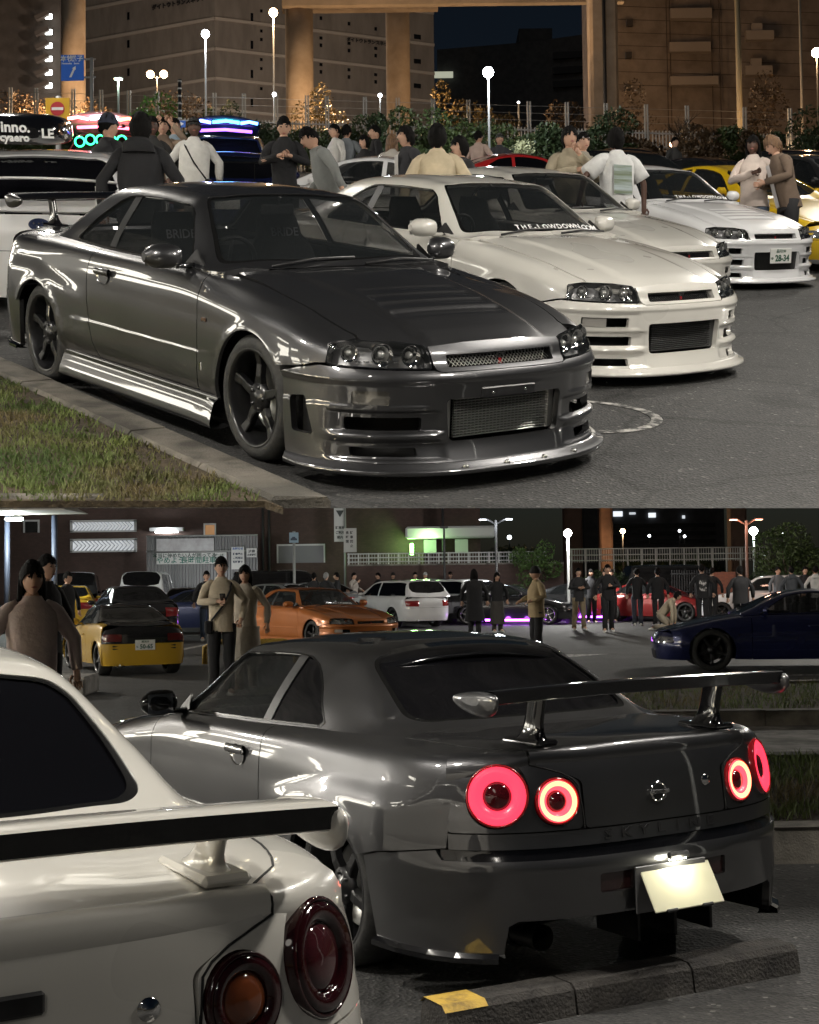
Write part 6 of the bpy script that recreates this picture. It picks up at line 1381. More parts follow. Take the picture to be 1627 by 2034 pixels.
def framed(b0, b1, e0, e1, m, nm='window', ref=400):
    w_ = empty(nm, (0, 0, 0), 0, bb); z0, z1 = lz(e1, ref), lz(e0, ref); vbox('pane', (lx(b0), LY), (lx(b1), LY), z0, z1, .05, m, w_, .03)
    for (xa, xb, za, zb) in ((lx(b0) - .06, lx(b1) + .06, z1, z1 + .07), (lx(b0) - .06, lx(b0), z0, z1), (lx(b1), lx(b1) + .06, z0, z1)): vbox('frame', (xa, LY), (xb, LY), za, zb, .14, wf, w_, .1)
framed(50, 76, 1036, 1058, dkwin, ref=60); framed(408, 427, 1043, 1063, glow('warm_pane', (.5, .25, .10), .4)); framed(553, 643, 1084, 1118, noisy(mat('shutter_door', (.20, .20, .22), .6), 2), 'garage_door', 600)
vbox('ledge', (lx(300), LY), (lx(366), LY), lz(1052), lz(1045), .4, wf, bb, .35)
mb = MB(); mb.box((lx(333), LY - .2, lz(1054)), (1.0, .12, .06), bev=.02); mb.build('added_ledge_light', glow('added_ledge_tube', (.95, 1., .98), 6.), bb); point(bb, (lx(333), LY - .45, lz(1056)), (.95, 1., .98), 60, .1)  # tube and light added under the ledge to brighten the wall and hoarding
lamp((sight(385, 1100, 56.).x, 56., 0), .75, (.95, 1., .98), 6, 330, 'added low flood light aimed at the hoarding', hs=.08, pm=poled, name='unseen_flood_light', cat='flood light')  # unseen light added behind the cars to brighten the banners
for b in (523, 535, 880): mb = MB(); mb.tube([(lx(b), LY - .08, 0), (lx(b), LY - .08, 6)], .05, 8); mb.build('downpipe', poled, bb)
# lit canopy at far left
cp = tag(empty('canopy'), 'lit canopy on posts at the far left of the lower lot', 'canopy'); CY = 46.
def cx_(b): return sight(b, 1090, CY).x
mb = MB(); pr_ = [(-.2, 3.3), (-.2, 3.75), (3.3, 3.2), (3.3, 3.05)]; mb.prism([(cx_(-120), sight(0, 1026, CY).z), (cx_(190), sight(0, 1026, CY).z), (cx_(100), sight(0, 980, CY).z), (cx_(-120), sight(0, 980, CY).z)], face_mx((0, CY - 1, 0), (1, 0, 0), (0, 0, 1)), 3.); o = mb.build('canopy_roof', mat('canopy_grey', (.30, .28, .25), .7), cp); o.location = (0, 0, 0)
for b in (14, 108): mb = MB(); mb.tube([(cx_(b), CY, 0), (cx_(b), CY, sight(b, 1024, CY).z)], .09, 10); mb.build('canopy_post', mat('post_blue', (.05, .06, .09), .5), cp)
p = sight(28, 1031, CY - .8); mb = MB(); mb.box(p, (.55, .12, .10), bev=.03); mb.build('canopy_tube_light', glow('tube_light', (.92, 1., .95), 22.), cp); point(cp, (p.x, p.y - .3, p.z - .3), (.9, 1., .95), 600, .2)
# hoarding with banners
ho = tag(empty('hoarding'), 'grey corrugated hoarding before the brick building', 'hoarding'); HYl = LY - 2.2
def hx(b): return sight(b, 1090, HYl).x
hz = lambda e: sight(400, e, HYl).z
v = []; f = []; n_ = 160
for i in range(n_):
    x = hx(291) + (hx(512) - hx(291)) * i / (n_ - 1); y = HYl + (.03 if i % 4 < 2 else -.03); v += [(x, y, -.1), (x, y, hz(1064))]
    if i: f.append((2 * i - 2, 2 * i, 2 * i + 1, 2 * i - 1))
mesh('corrugated_sheet', v, f, mat('corrugated_grey', (.22, .22, .23), .5, .4), ho)
for e in (1064, 1095): mb = MB(); mb.tube([(hx(291), HYl - .06, hz(e)), (hx(512), HYl - .06, hz(e))], .035, 6); mb.build('hoarding_rail', polem, ho)
def board(name, b0, b1, e0, e1, Y, m, lab, lines=(), ink=(.02, .02, .03), cat='banner', z=None):
    p = sight(b0, e1, Y); q = sight(b1, e0, Y); o = empty(name, ((p.x + q.x) / 2, Y, 0)); tag(o, lab, cat); w_ = q.x - p.x; zc = (p.z + q.z) / 2; mb = MB(); mb.box((0, 0, zc), (w_, .02, q.z - p.z)); mb.build('sheet', m, o)
    for t, xx, zz, sz, c in lines: l = text_mesh('lettering', t, sz, mat('ink_%.2f_%.2f' % (c[0], c[1]), c, .6), o, .003, bold=.004); l.matrix_local = face_mx((xx * w_, -.015, zc + zz), (1, 0, 0), (0, 0, 1))
    return o
ban = mat('banner_white', (.62, .62, .62), .7); grn = (.02, .16, .12)
board('upper_banner', 311, 425, 1069, 1095, HYl - .12, noisy(mat('banner_faded', (.55, .54, .56), .7), 3, (.45, .43, .46), (.6, .6, .62)), 'faded blank white banner on the grey hoarding')
board('lower_banner', 311, 450, 1097, 1121, HYl - .13, ban, 'white banner with green Japanese lettering on the hoarding', (('本当に停めたい人が困ってる', -.10, .11, .20, (.03, .06, .05)), ('やめよう', -.30, -.09, .29, grn), ('長時間駐車', .10, -.09, .29, grn), ('休憩・仮眠', .39, .12, .09, (.03, .06, .05)), ('事故防止', .39, 0., .09, (.03, .06, .05)), ('ご協力を', .39, -.11, .09, (.03, .06, .05))))
board('notice_board', 460, 485, 1086, 1131, HYl - .12, ban, 'white notice board with a blue heading', (('お知らせ', 0, .38, .11, (.02, .09, .38)), ('駐車場の', 0, .16, .10, (.03, .04, .08)), ('ご利用は', 0, 0., .10, (.03, .04, .08)), ('短時間で', 0, -.16, .10, (.03, .04, .08))), cat='notice')
board('small_notice', 490, 510, 1089, 1107, HYl - .12, ban, 'small square notice at the right of the hoarding', (('注意', 0, .05, .14, (.05, .05, .06)), ('火気厳禁', 0, -.09, .09, (.05, .05, .06))), cat='notice')
board('hanging_banner', 664, 687, 1000, 1076, LY - 1.6, ban, 'tall white hanging banner before the brick wall', (('▼', 0, .35, .35, (.05, .06, .06)), ('駐車場', 0, -.22, .13, (.05, .06, .06)), ('ご利用', 0, -.42, .13, (.05, .06, .06)), ('案内', 0, -.62, .13, (.05, .06, .06))))
board('tilted_board', 683, 708, 1049, 1097, LY - 2., mat('board_grey', (.52, .51, .50), .7), 'white signboard with columns of writing beside the hanging banner', (('長', -.22, .30, .13, (.03, .03, .03)), ('時', -.22, .12, .13, (.03, .03, .03)), ('間', -.22, -.06, .13, (.03, .03, .03)), ('駐', .12, .30, .13, (.03, .03, .03)), ('車', .12, .12, .13, (.03, .03, .03)), ('禁', .12, -.06, .13, (.03, .03, .03)), ('止', .12, -.24, .13, (.03, .03, .03))), cat='sign')
mb = MB(); p = sight(685, 1100, LY - 1.7); mb.tube([(p.x, p.y, 0), (p.x, p.y, 4.6)], .04, 8); tag(mb.build('banner_pole', polem), 'pole carrying the hanging banner and the signboard', 'pole')
Y = 54.; p = sight(584, 1068, Y); o = sign('parking_sign', (p.x, Y, 0), p.z, .34, .38, mat('sign_blue2', (.25, .36, .46), .5), 'pale blue sign with a small car symbol on a pole')
mb = MB(); mb.prism([(-.12, -.08), (.12, -.08), (.12, -.02), (.07, .0), (.04, .05), (-.05, .05), (-.08, .0), (-.12, -.01)], face_mx((0, -.078, p.z - .02), (1, 0, 0), (0, 0, 1)), .004); mb.build('car_symbol', mat('symbol_dark', (.04, .06, .10), .5), o)
# entrance under a white canopy, lit green
en = tag(empty('entrance_canopy'), 'white entrance canopy with green light below it', 'canopy'); EY = LY - .2
def exx(b): return sight(b, 1090, EY).x
ez = lambda e: sight(900, e, EY).z
mb = MB(); mb.box(((exx(806) + exx(981)) / 2, EY - .6, (ez(1047) + ez(1070)) / 2), (exx(981) - exx(806), 1.4, ez(1047) - ez(1070)), bev=.08); mb.build('canopy_slab', wf, en)
for b0, b1 in ((842, 867), (904, 930)):
    mb = MB()
    for k in range(12): z = ez(1097) + (ez(1071) - ez(1097)) * (k + .5) / 12; mb.box(((exx(b0) + exx(b1)) / 2, EY + .1, z), (exx(b1) - exx(b0), .04, .035), Matrix.Rotation(R(25), 3, 'X'))
    o = mb.build('shutter', wf, en)
p = sight(818, 1091, EY - .25); mb = MB(); mb.box(p, (.16, .1, .50), bev=.03); mb.build('green_light', glow('green_lamp', (.35, 1., .25), 9.), en); point(en, (p.x, p.y - .35, p.z + .2), (.4, 1., .25), 70, .15)
point(en, (exx(850), EY - 1.6, ez(1075)), (.55, 1., .4), 60, .15)
# retaining wall with a white railing
rw_ = tag(empty('retaining_wall'), 'brick retaining wall below the white railing', 'wall'); RY = 57.
def rx(b): return sight(b, 1120, RY).x
rz_ = lambda e: sight(900, e, RY).z
vbox('wall', (rx(690), RY), (rx(1120), RY), -.2, rz_(1122), .6, brick, rw_); vbox('coping', (rx(690), RY), (rx(1120), RY), rz_(1122), rz_(1122) + .06, .7, concrete, rw_, .04)
ra = tag(empty('railing'), 'white railing on top of the brick retaining wall', 'railing')
for b in range(692, 1092, 20): mb = MB(); mb.box((rx(b), RY + .2, (rz_(1120) + rz_(1097)) / 2), (.05, .05, rz_(1097) - rz_(1121))); mb.build('railing_post', wf, ra)
for e in (1098, 1106, 1114): mb = MB(); mb.tube([(rx(690), RY + .16, rz_(e)), (rx(1090), RY + .16, rz_(e))], .025, 6); mb.build('railing_bar', wf, ra)
mb = MB(); x = rx(694)
while x < rx(1088): mb.box((x, RY + .24, (rz_(1120) + rz_(1097)) / 2), (.016, .016, rz_(1099) - rz_(1119))); x += .11
tag(mb.build('railing_bars', wf, ra), kind='stuff')
# fence, piers, far buildings and trees at right
f2 = tag(empty('mesh_fence'), 'grey mesh fence along the road at the right of the lower lot', 'fence'); GY = 60.
def gx(b): return sight(b, 1100, GY).x
gz = lambda e: sight(1300, e, GY).z
for b in range(1135, 1530, 28): mb = MB(); mb.box((gx(b), GY, (gz(1088) - .1) / 2), (.06, .06, gz(1088) + .1)); mb.build('fence_post', fm, f2)
for e in (1089, 1101, 1112): mb = MB(); mb.tube([(gx(1130), GY - .04, gz(e)), (gx(1530), GY - .04, gz(e))], .025, 6); mb.build('fence_rail', fm, f2)
mb = MB(); x = gx(1132)
while x < gx(1528): mb.box((x, GY, gz(1102)), (.022, .02, gz(1089) - gz(1116))); x += .10
tag(mb.build('pickets', fm, f2), kind='stuff')
for i, (b0, b1, Y) in enumerate(((1120, 1156, 84), (1190, 1216, 95), (1449, 1481, 84))):
    p, q = sight(b0, 1100, Y), sight(b1, 1100, Y); mb = MB(); mb.box(((p.x + q.x) / 2, Y, 3.9), (q.x - p.x, 1.2, 8), bev=.12); o = tag(mb.build('road_pier', noisy(mat('brown_pier', (.15, .085, .06), .85), 1.5, (.12, .07, .05), (.18, .10, .07))), ['broad brown pier beside the bright street lamp', 'narrow brown pier left of the orange lamp', 'brown pier left of the lamp with two arms'][i], 'pier', 'brown road piers')
fb = tag(empty('distant_building'), 'distant dark building with lit windows below the deck edge', 'building'); vbox('wall', sight(1160, 1100, 130), sight(1440, 1100, 130), 0, 9, 10, walld, fb)
for (b0, b1, e0, e1, k) in ((1218, 1236, 1016, 1026, 1.3), (1250, 1262, 1018, 1022, .8), (1288, 1302, 1019, 1028, 1.3), (1355, 1360, 1024, 1030, .9)): vbox('lit_window', sight(b0, e0, 130), sight(b1, e0, 130), sight(b0, e1, 130).z, sight(b0, e0, 130).z, .2, glow('far_window_%.1f' % k, (.75, .8, .85), k), fb, .2)
for e in (1040, 1056, 1072): vbox('window_strip', sight(1220, e, 130), sight(1420, e, 130), sight(1300, e + 8, 130).z, sight(1300, e, 130).z, .2, dkwin, fb, .15)
for i, (b, Y, th, r3, n_, m_, lab) in enumerate(((1570, 52, .9, (1.35, 1.1, 1.25), 5200, lf_mid, 'big dark leafy tree at the right of the lower lot'), (1065, 56, 1.4, (.65, .6, .75), 1500, leafm('leaves_lit', (.04, .09, .02), (.09, .15, .04)), 'lit green tree left of the bright street lamp'), (1035, 90, 1.5, (2.2, 1.5, 1.1), 1600, lf_dark, 'dark tree mass left of the green tree'), (1260, 100, 1.2, (2.0, 1.5, .9), 1400, lf_dark, 'dark distant tree left of the broad dark building'), (1330, 105, 1.4, (2.2, 1.5, 1.0), 1400, lf_dark, 'dark distant tree behind the mesh fence'), (1400, 102, 1.3, (1.8, 1.5, .9), 1400, lf_dark, 'dark distant tree left of the right pier'))):
    p = sight(b, 1100, Y); tree((p.x, Y, 0), th, r3, n_, .075 if Y < 60 else .14, m_, lab, 'trees of the lower lot')
for i, (b, Y, r3, lab) in enumerate(((1185, 54, (.85, .6, .55), 'left round bush below the mesh fence'), (1245, 54, (1.0, .6, .6), 'right round bush below the mesh fence'), (1030, 52, (.7, .5, .4), 'low bush spilling over the retaining wall'), (1520, 51, (.8, .6, .6), 'dark bush at the foot of the big right tree'))):
    p = sight(b, 1130, Y); bush('bush', (p.x, Y, .55), r3, 1500, .07, lf_dark, lab, 'bushes of the lower lot')
o = vbox('low_brick_wall', sight(1418, 1180, 50), sight(1462, 1180, 50), 0, sight(1440, 1136, 50).z, .4, red_brick); tag(o, 'short red brick wall right of the standing people', 'wall')
gate = tag(empty('steel_fence'), 'dark steel bar fence behind the red car', 'fence')
for i, b in enumerate(range(1335, 1416, 5)): p = sight(b, 1165, 52); mb = MB(); mb.box((p.x, 52, sight(b, 1160, 52).z / 2 + .3), (.03, .03, sight(b, 1138, 52).z)); mb.build('fence_bar', poled, gate)
for e in (1140, 1175): p, q = sight(1332, e, 52), sight(1418, e, 52); mb = MB(); mb.tube([p, q], .03, 6); mb.build('fence_rail', poled, gate)
# lamps of the lower lot
def lo_lamp(b, etop, Y, col, es, e, lab, **kw):
    p = sight(b, etop, Y); return lamp((p.x, Y, 0), p.z, col, es, e, lab, **kw)
lo_lamp(1128, 1064, 47, (1., .98, .92), 60, 1000, 'bright white street lamp left of the brown pier', hs=.13)
lo_lamp(985, 1033, 50, (.9, .95, 1.), 14, 60, 'dark lamp post with two flat heads right of the brick building', head='box', heads=2, arm=.45, pm=poled, hs=.11)
lo_lamp(1482, 1034, 44, (1., .55, .4), 5, 30, 'brown lamp post with two flat arms before the big tree', head='box', heads=2, arm=.38, pm=mat('post_brown', (.16, .08, .055), .5), hs=.10)
lo_lamp(1237, 1058, 92, SO, 34, 700, 'orange lamp seen between the brown piers', hs=.16, pm=poled)
lo_lamp(1497, 1060, 62, (.85, 1., .95), 50, 300, 'white lamp glowing beside the big tree', hs=.18)
lo_lamp(1012, 1070, 110, (.85, .95, 1.), 16, 0, 'far white lamp over the dark tree mass', hs=.16, pm=poled)
lo_lamp(882, 1050, 55, (.2, .2, .2), .0, 0, 'unlit dark lamp post before the entrance canopy', head='box', pm=poled, hs=.12)
for i, (b, e) in enumerate(((1350, 1056), (1290, 1066), (1360, 1067), (1556, 1062))): lo_lamp(b, e, 108, (.9, .95, 1.), 12, 0, ['far white point lamp above the mesh fence', 'far dim point lamp left above the mesh fence', 'far lower point lamp above the mesh fence', 'far point lamp behind the big tree'][i], hs=.10, pm=poled)
# ------------------------------------------------------------------ paints
grey = paint('grey_metallic', (.085, .085, .089), .85, .36, ior=1.9); white = paint('pearl_white', (.66, .64, .59), 0., .28, ior=1.7); white2 = paint('cool_white', (.74, .74, .75), 0., .3)
orange = paint('burnt_orange', (.42, .13, .025), .25, .3); yellow = paint('roadster_yellow', (.55, .33, .025), 0., .3); yellow2 = paint('strong_yellow', (.62, .40, .01), 0., .3); black = paint('black_paint', (.012, .012, .014), 0., .2); navy = paint('navy_blue', (.012, .018, .085), .4, .25)
darkg = paint('dark_grey_paint', (.035, .036, .038), .5, .3); silver = paint('silver_paint', (.33, .34, .35), .6, .3); redp = paint('deep_red', (.20, .012, .012), .2, .3); redb = paint('bright_red', (.45, .02, .02), 0., .3); bluep = paint('dark_blue_paint', (.02, .03, .09), .3, .3)
silr = mat('silver_wheel', (.55, .55, .56), .25, .9)
def on_deck(o, x, y, yaw, z=0.): o.matrix_world = DECK @ Matrix.Translation((x, y, z)) @ Matrix.Rotation(R(yaw), 4, 'Z'); return o
def on_lot(o, x, y, yaw, z=0., pitch=0.): o.matrix_world = Matrix.Translation((x, y, z)) @ Matrix.Rotation(R(yaw), 4, 'Z') @ Matrix.Rotation(R(pitch), 4, 'Y'); return o
# ------------------------------------------------------------------ coupes on the upper deck
c = tag(make_r34('coupe', grey, vents=True, seats_text=True, tips=grey), 'gunmetal grey coupe with vented bonnet and black wheels by the kerb', 'car', 'coupes parked side by side')
on_deck(c, -.836, 8.758, -54.15)
mb = MB(); mb.box((2.283, .0, .437), (.012, .33, .052), bev=.005); pb = mb.build('plate_bracket', blackp, c)
for y in (-.10, .10): mb = MB(); mb.lathe([(0, .004), (.007, .004), (.009, 0)], 8, face_mx((2.290, y, .437), (0, 1, 0), (0, 0, 1))); mb.build('bracket_screw', chrome, pb)
for s in (1, -1):
    mb = MB(); mb.box((.855, s * .874, .655), (.05, .012, .022), bev=.005); mb.build('side_marker', mat('marker_smoke', (.10, .06, .04), .2, 0, 1.), c)
    mb = MB(); mb.box((.81, s * .872, .405), (.022, .008, .045), bev=.004); mb.build('fender_badge', chrome, c)
whb = mat('banner_print', (.80, .80, .80), .6)
c = tag(make_r34('coupe', white, front='std', wing=None, banner=('THE-LOWDOWN.COM', whb, .070), tint=glass), 'cream white coupe with white lettering across the windscreen, beside the grey coupe', 'car', 'coupes parked side by side'); on_deck(c, .543, 11.79, -52.8)
c = tag(make_r34('coupe', white, front='std', wing=None), 'plain white coupe between two other white coupes, nose half hidden', 'car', 'coupes parked side by side'); on_deck(c, 1.311, 15.495, -53.7)
c = tag(make_r34('coupe', white2, front='std', wing=None, vents=True, banner=('THE-LOWDOWN.COM', whb, .070), plate_f=('品川330', '28-34', (2.300, .02, .375))), 'cool white coupe with number plate 28-34 at the right', 'car', 'coupes parked side by side'); on_deck(c, 3.024, 18.696, -58.8)
c = tag(make_car('sports_car', yellow2, 'coupe', top=yellow2), 'bright yellow coupe at the right behind two people', 'car'); on_deck(c, 4.75, 20.9, -60)
# white hatchback with roof box and big wing, tail towards us
c = tag(make_car('hatchback', white2, 'hatch', nr=3.6), 'white hatchback with big white wing behind the grey coupe', 'car'); on_deck(c, -3.45, 14.9, 97, -.10)
wg = empty('rear_wing', (0, 0, 0), 0, c); mb = MB(); rows = []
for y in np.linspace(-.80, .80, 15): rows.append([(-2.02 + a, y, 1.20 + b + .035 * (1 - (y / .8) ** 2)) for a, b in ((-.13, .02), (-.12, .035), (0, .03), (.10, .0), (0, .005))])
mb.grid(rows, True, 0, True); mb.build('wing_blade', white2, wg)
for s in (1, -1): mb = MB(); mb.box((-2.02, s * .80, 1.17), (.26, .02, .13), bev=.01); mb.build('wing_end', white2, wg); mb = MB(); mb.box((-1.93, s * .5, 1.08), (.12, .03, .24), bev=.01); mb.build('wing_post', white2, wg)
em = empty('emblem', (0, 0, 0), 0, c); em.matrix_local = face_mx((-2.005, -.0, .86), (0, -1, 0), (0, 0, 1)); mb = MB(); mb.lathe([(0, .002), (.055, .002), (.062, .008), (.068, 0)], 28, Matrix.Diagonal((1.35, .8, 1, 1))); mb.build('emblem_oval', mat('emblem_blue', (.02, .03, .08), .2, 0, 1.), em)
for x, z, s in ((-.045, .012, .014), (.0, .01, .012), (.03, .02, .01), (.045, -.012, .01), (.01, -.02, .011), (-.02, -.02, .01)): mb = MB(); mb.prism([(0, s), (.25 * s, .25 * s), (s, 0), (.25 * s, -.25 * s), (0, -s), (-.25 * s, -.25 * s), (-s, 0), (-.25 * s, .25 * s)], Matrix.Translation((x, z, .006)), .004); mb.build('emblem_star', chrome, em)
rb = tag(empty('roof_box'), 'glossy black roof box with white lettering on the white hatchback', 'roof box'); rb.matrix_world = DECK @ Matrix.Translation((-3.45, 14.9, -.20)) @ Matrix.Rotation(R(97), 4, 'Z') @ Matrix.Translation((0, .27, 0))
mb = MB(); rows = []
for t in np.linspace(0, 1, 13):
    x = -1.35 + 2.1 * t; k = (1 - abs(2 * t - 1) ** 5) ** .5 * (.75 + .25 * math.sin(math.pi * min(1, t * 1.2))); rows.append([(x, .40 * math.copysign(abs(math.cos(a)) ** .5, math.cos(a)) * (.55 + .45 * k), 1.71 + (.19 if math.sin(a) > 0 else .10) * math.copysign(abs(math.sin(a)) ** .55, math.sin(a)) * (.35 + .65 * k)) for a in np.linspace(0, 2 * math.pi, 24, endpoint=False)])
mb.grid(rows, True, 0, True); mb.add(rows[0], [tuple(range(24))]); mb.add(rows[-1], [tuple(range(24))]); mb.build('box_shell', gloss, rb)
for t, y, z, sz in (('inno.', -.02, 1.77, .13), ('icyaero', .0, 1.68, .095), ('LE', -.30, 1.72, .11)): l = text_mesh('box_lettering', t, sz, whs, rb, .004, bold=.004); l.matrix_local = face_mx((-1.40, y, z), (0, -1, 0), (-.15, 0, 1))
for x in (-.7, .3):
    mb = MB(); mb.tube([(x, -.55, 1.53), (x, .55, 1.53)], .018, 6)
    for s in (1, -1): mb.tube([(x, s * .5, 1.53), (x, s * .52, 1.40)], .025, 6)
    mb.build('rack_bar', blackp, rb)
# dark car with a tall wing
c = tag(make_car('sports_car', navy, 'coupe', win=glassd), 'dark blue car with a tall black wing behind the grey coupe', 'car'); on_deck(c, -2.55, 21.6, 95)
wg = empty('rear_wing', (0, 0, 0), 0, c); mb = MB(); mb.box((-2.05, 0, 1.20), (.26, 1.42, .022), Matrix.Rotation(R(-6), 3, 'Y')); mb.build('wing_blade', gloss, wg)
for s in (1, -1): mb = MB(); mb.box((-2.05, s * .71, 1.17), (.30, .012, .16)); mb.build('wing_end', gloss, wg); mb = MB(); mb.box((-2.0, s * .35, 1.04), (.10, .012, .30), Matrix.Rotation(R(-15), 3, 'Y')); mb.build('wing_post', gloss, wg)
c = tag(make_car('sports_car', white2, 'coupe'), 'white coupe facing left behind the man in the grey sweater', 'car'); on_deck(c, -.75, 21.0, 172)
c = tag(make_car('hatchback', redb, 'coupe', win=glassd), 'red coupe seen over the white roofs before the hedge', 'car'); on_deck(c, 2.35, 28.6, 8)
for x, y, yaw, pm_, kd, lab in ((3.9, 25.8, -50, black, 'sedan', 'black sedan roof between the white shirt and the yellow coupe'), (6.3, 30.5, -40, black, 'coupe', 'black coupe before the hedge left of the yellow pole'), (7.4, 26.6, -55, darkg, 'sedan', 'dark grey sedan behind the two people at right'), (9.2, 33.0, -30, black, 'hatch', 'black hatchback at the far right of the upper deck'), (4.4, 33.5, 170, black, 'sedan', 'black sedan close to the hedge behind the red coupe')):
    c = tag(make_car('parked_car', pm_, kd, detail=False), lab, 'car', 'dark cars at the back of the upper deck'); on_deck(c, x, y, yaw)
# two show cars with raised tailgates full of lights
for (b, d, col, gl, lab, rings) in ((198, 27.5, paint('show_pink', (.55, .30, .32)), (1., .35, .35), 'show car with raised pink lit tailgate and green ring lights', True), (437, 28.5, bluep, (.1, .35, 1.), 'show car with raised tailgate and blue light strips', False)):
    c = make_car('show_car', redp if rings else bluep, 'hatch', win=glassd); tag(c, lab, 'car'); x = (b - 813.5) / 2900 * d * .97; on_deck(c, x, d + 1.9, 93)
    tg = empty('tailgate', (0, 0, 0), 0, c); mb = MB(); rows = []
    for y in np.linspace(-.66, .66, 9): k = 1 - (y / .66) ** 4 * .15; rows.append([(-1.45, y * .9, 1.52), (-1.75, y * .98, 1.66 * 1. + .02), (-2.15, y * k * 1.0, 1.84 - .10 * (y / .66) ** 2), (-2.18, y * k, 1.80 - .10 * (y / .66) ** 2), (-1.75, y * .95, 1.60), (-1.45, y * .88, 1.46)])
    mb.grid(rows, True, 0, True); mb.build('tailgate_shell', col, tg)
    for k, (y0, y1, z, cc, es) in enumerate(((-.62, -.30, 1.70, (1., .25, .12) if rings else (.1, .3, 1.), 9), (-.28, .22, 1.71, (.75, .85, 1.) if rings else (.1, .8, .8), 14 if rings else 6), (.25, .62, 1.70, (1., .2, .2) if rings else (.15, .25, 1.), 9), (-.5, .5, 1.55, (1., .15, .25) if rings else (.3, .1, .9), 5))): mb = MB(); mb.tube([(-2.17 + (.25 if k == 3 else 0), y0, z), (-2.19 + (.25 if k == 3 else 0), (y0 + y1) / 2, z + .03), (-2.17 + (.25 if k == 3 else 0), y1, z)], .028, 8); mb.build('light_strip', glow('led_%d_%s' % (k, rings), cc, es), tg)
    if rings:
        for k in range(5): mb = MB(); n_ = 20; cy, cz = .45 - .19 * k, 1.34 - (.04 if k == 0 else 0); mb.tube([(-1.98, cy + .085 * math.cos(2 * math.pi * j / n_), cz + .085 * math.sin(2 * math.pi * j / n_)) for j in range(n_ + 1)], .014, 6, False); mb.build('ring_light', glow('ring_green', (.02, 1., .30), 7.), c)
    point(c, (-2.3, 0, 1.5), gl, 16, .2)
# ------------------------------------------------------------------ cars of the lower lot
c = tag(make_r34('coupe', grey, visor=True, lit=True, tips=grey, mir=gloss), 'metallic grey coupe with glowing red round tail lights and black wing', 'car', 'coupes of the lower lot')
c.matrix_world = Matrix.Translation((0, 0, CAM_H)) @ Matrix.Rotation(R(-.7), 4, 'Y') @ Matrix.Translation((-.257, 7.547, -CAM_H)) @ Matrix.Rotation(R(120.16), 4, 'Z')
pl = empty('flip_plate', (0, 0, 0), 0, c); mb = MB(); mb.box((-2.385, 0, .395), (.008, .335, .17), bev=.003); mb.build('plate_backing', mat('backing_grey', (.12, .12, .125), .4, .3), pl)
o = empty('number_plate', (0, 0, 0), 0, pl); o.matrix_local = face_mx((-2.425, -.02, .395), (0, -1, 0), (.52, 0, .85)); mb = MB(); mb.box((0, 0, 0), (.33, .165, .006), bev=.003); mb.build('plate_sheet', mat('plate_plain', (.72, .70, .52), .25, 0, .6), o)
mb = MB(); mb.box((.0, .105, .045), (.10, .025, .02), bev=.006); mb.build('plate_lamp', blackp, o); mb = MB(); mb.box((.0, .100, .033), (.08, .016, .005)); mb.build('plate_bulb', glow('plate_bulb', (1., .97, .80), 25.), o)
point(o, (.0, .080, .05), (1., .95, .72), 1.3, .02)
for y in (-.09, .08): mb = MB(); mb.box((y, -.083, .004), (.05, .012, .016), bev=.003); mb.build('plate_clip', blackp, o)
c = tag(make_r34('coupe', white, wing='white', rear=True, tips=white, tint=glassd), 'pearl white coupe with white wing cut off at lower left', 'car', 'coupes of the lower lot'); on_lot(c, -1.87, 4.42, 121., .122, -1.3)
mb = MB(); mb.box((-2.325, .0, .80), (.012, .12, .04), bev=.006); mb.build('plate_recess', blackp, c)
c = tag(make_r34('coupe', orange, front='std', wing=None, banner=('KALIIMSTUNING', whb, .07)), 'burnt orange coupe with windscreen lettering behind the couple', 'car', 'coupes of the lower lot'); on_lot(c, -2.05, 31.13, -55.4, .07)
c = tag(make_car('roadster', yellow, 'roadster', top=black, two=black, plate_r=('横浜50', '50-65', .50, 'も'), r=.275, nr=3.4, flat_tail=(.55, .96, .56, .68), tail=mat('tail_dark_red', (.10, .012, .012), .12, 0, 1.)), 'yellow roadster with black roof and number plate 50-65', 'car'); on_lot(c, -5.05, 25.45, 115)
for s in (1, -1):
    for z in (.44, .485): mb = MB(); mb.box((-1.60, s * .40, z), (.05, .26, .024), bev=.01); mb.build('bumper_slot', blackp, c)
c = tag(make_car('sedan', black, 'sedan'), 'black sedan parked beyond the yellow roadster', 'car'); on_lot(c, -7.1, 37., 112)
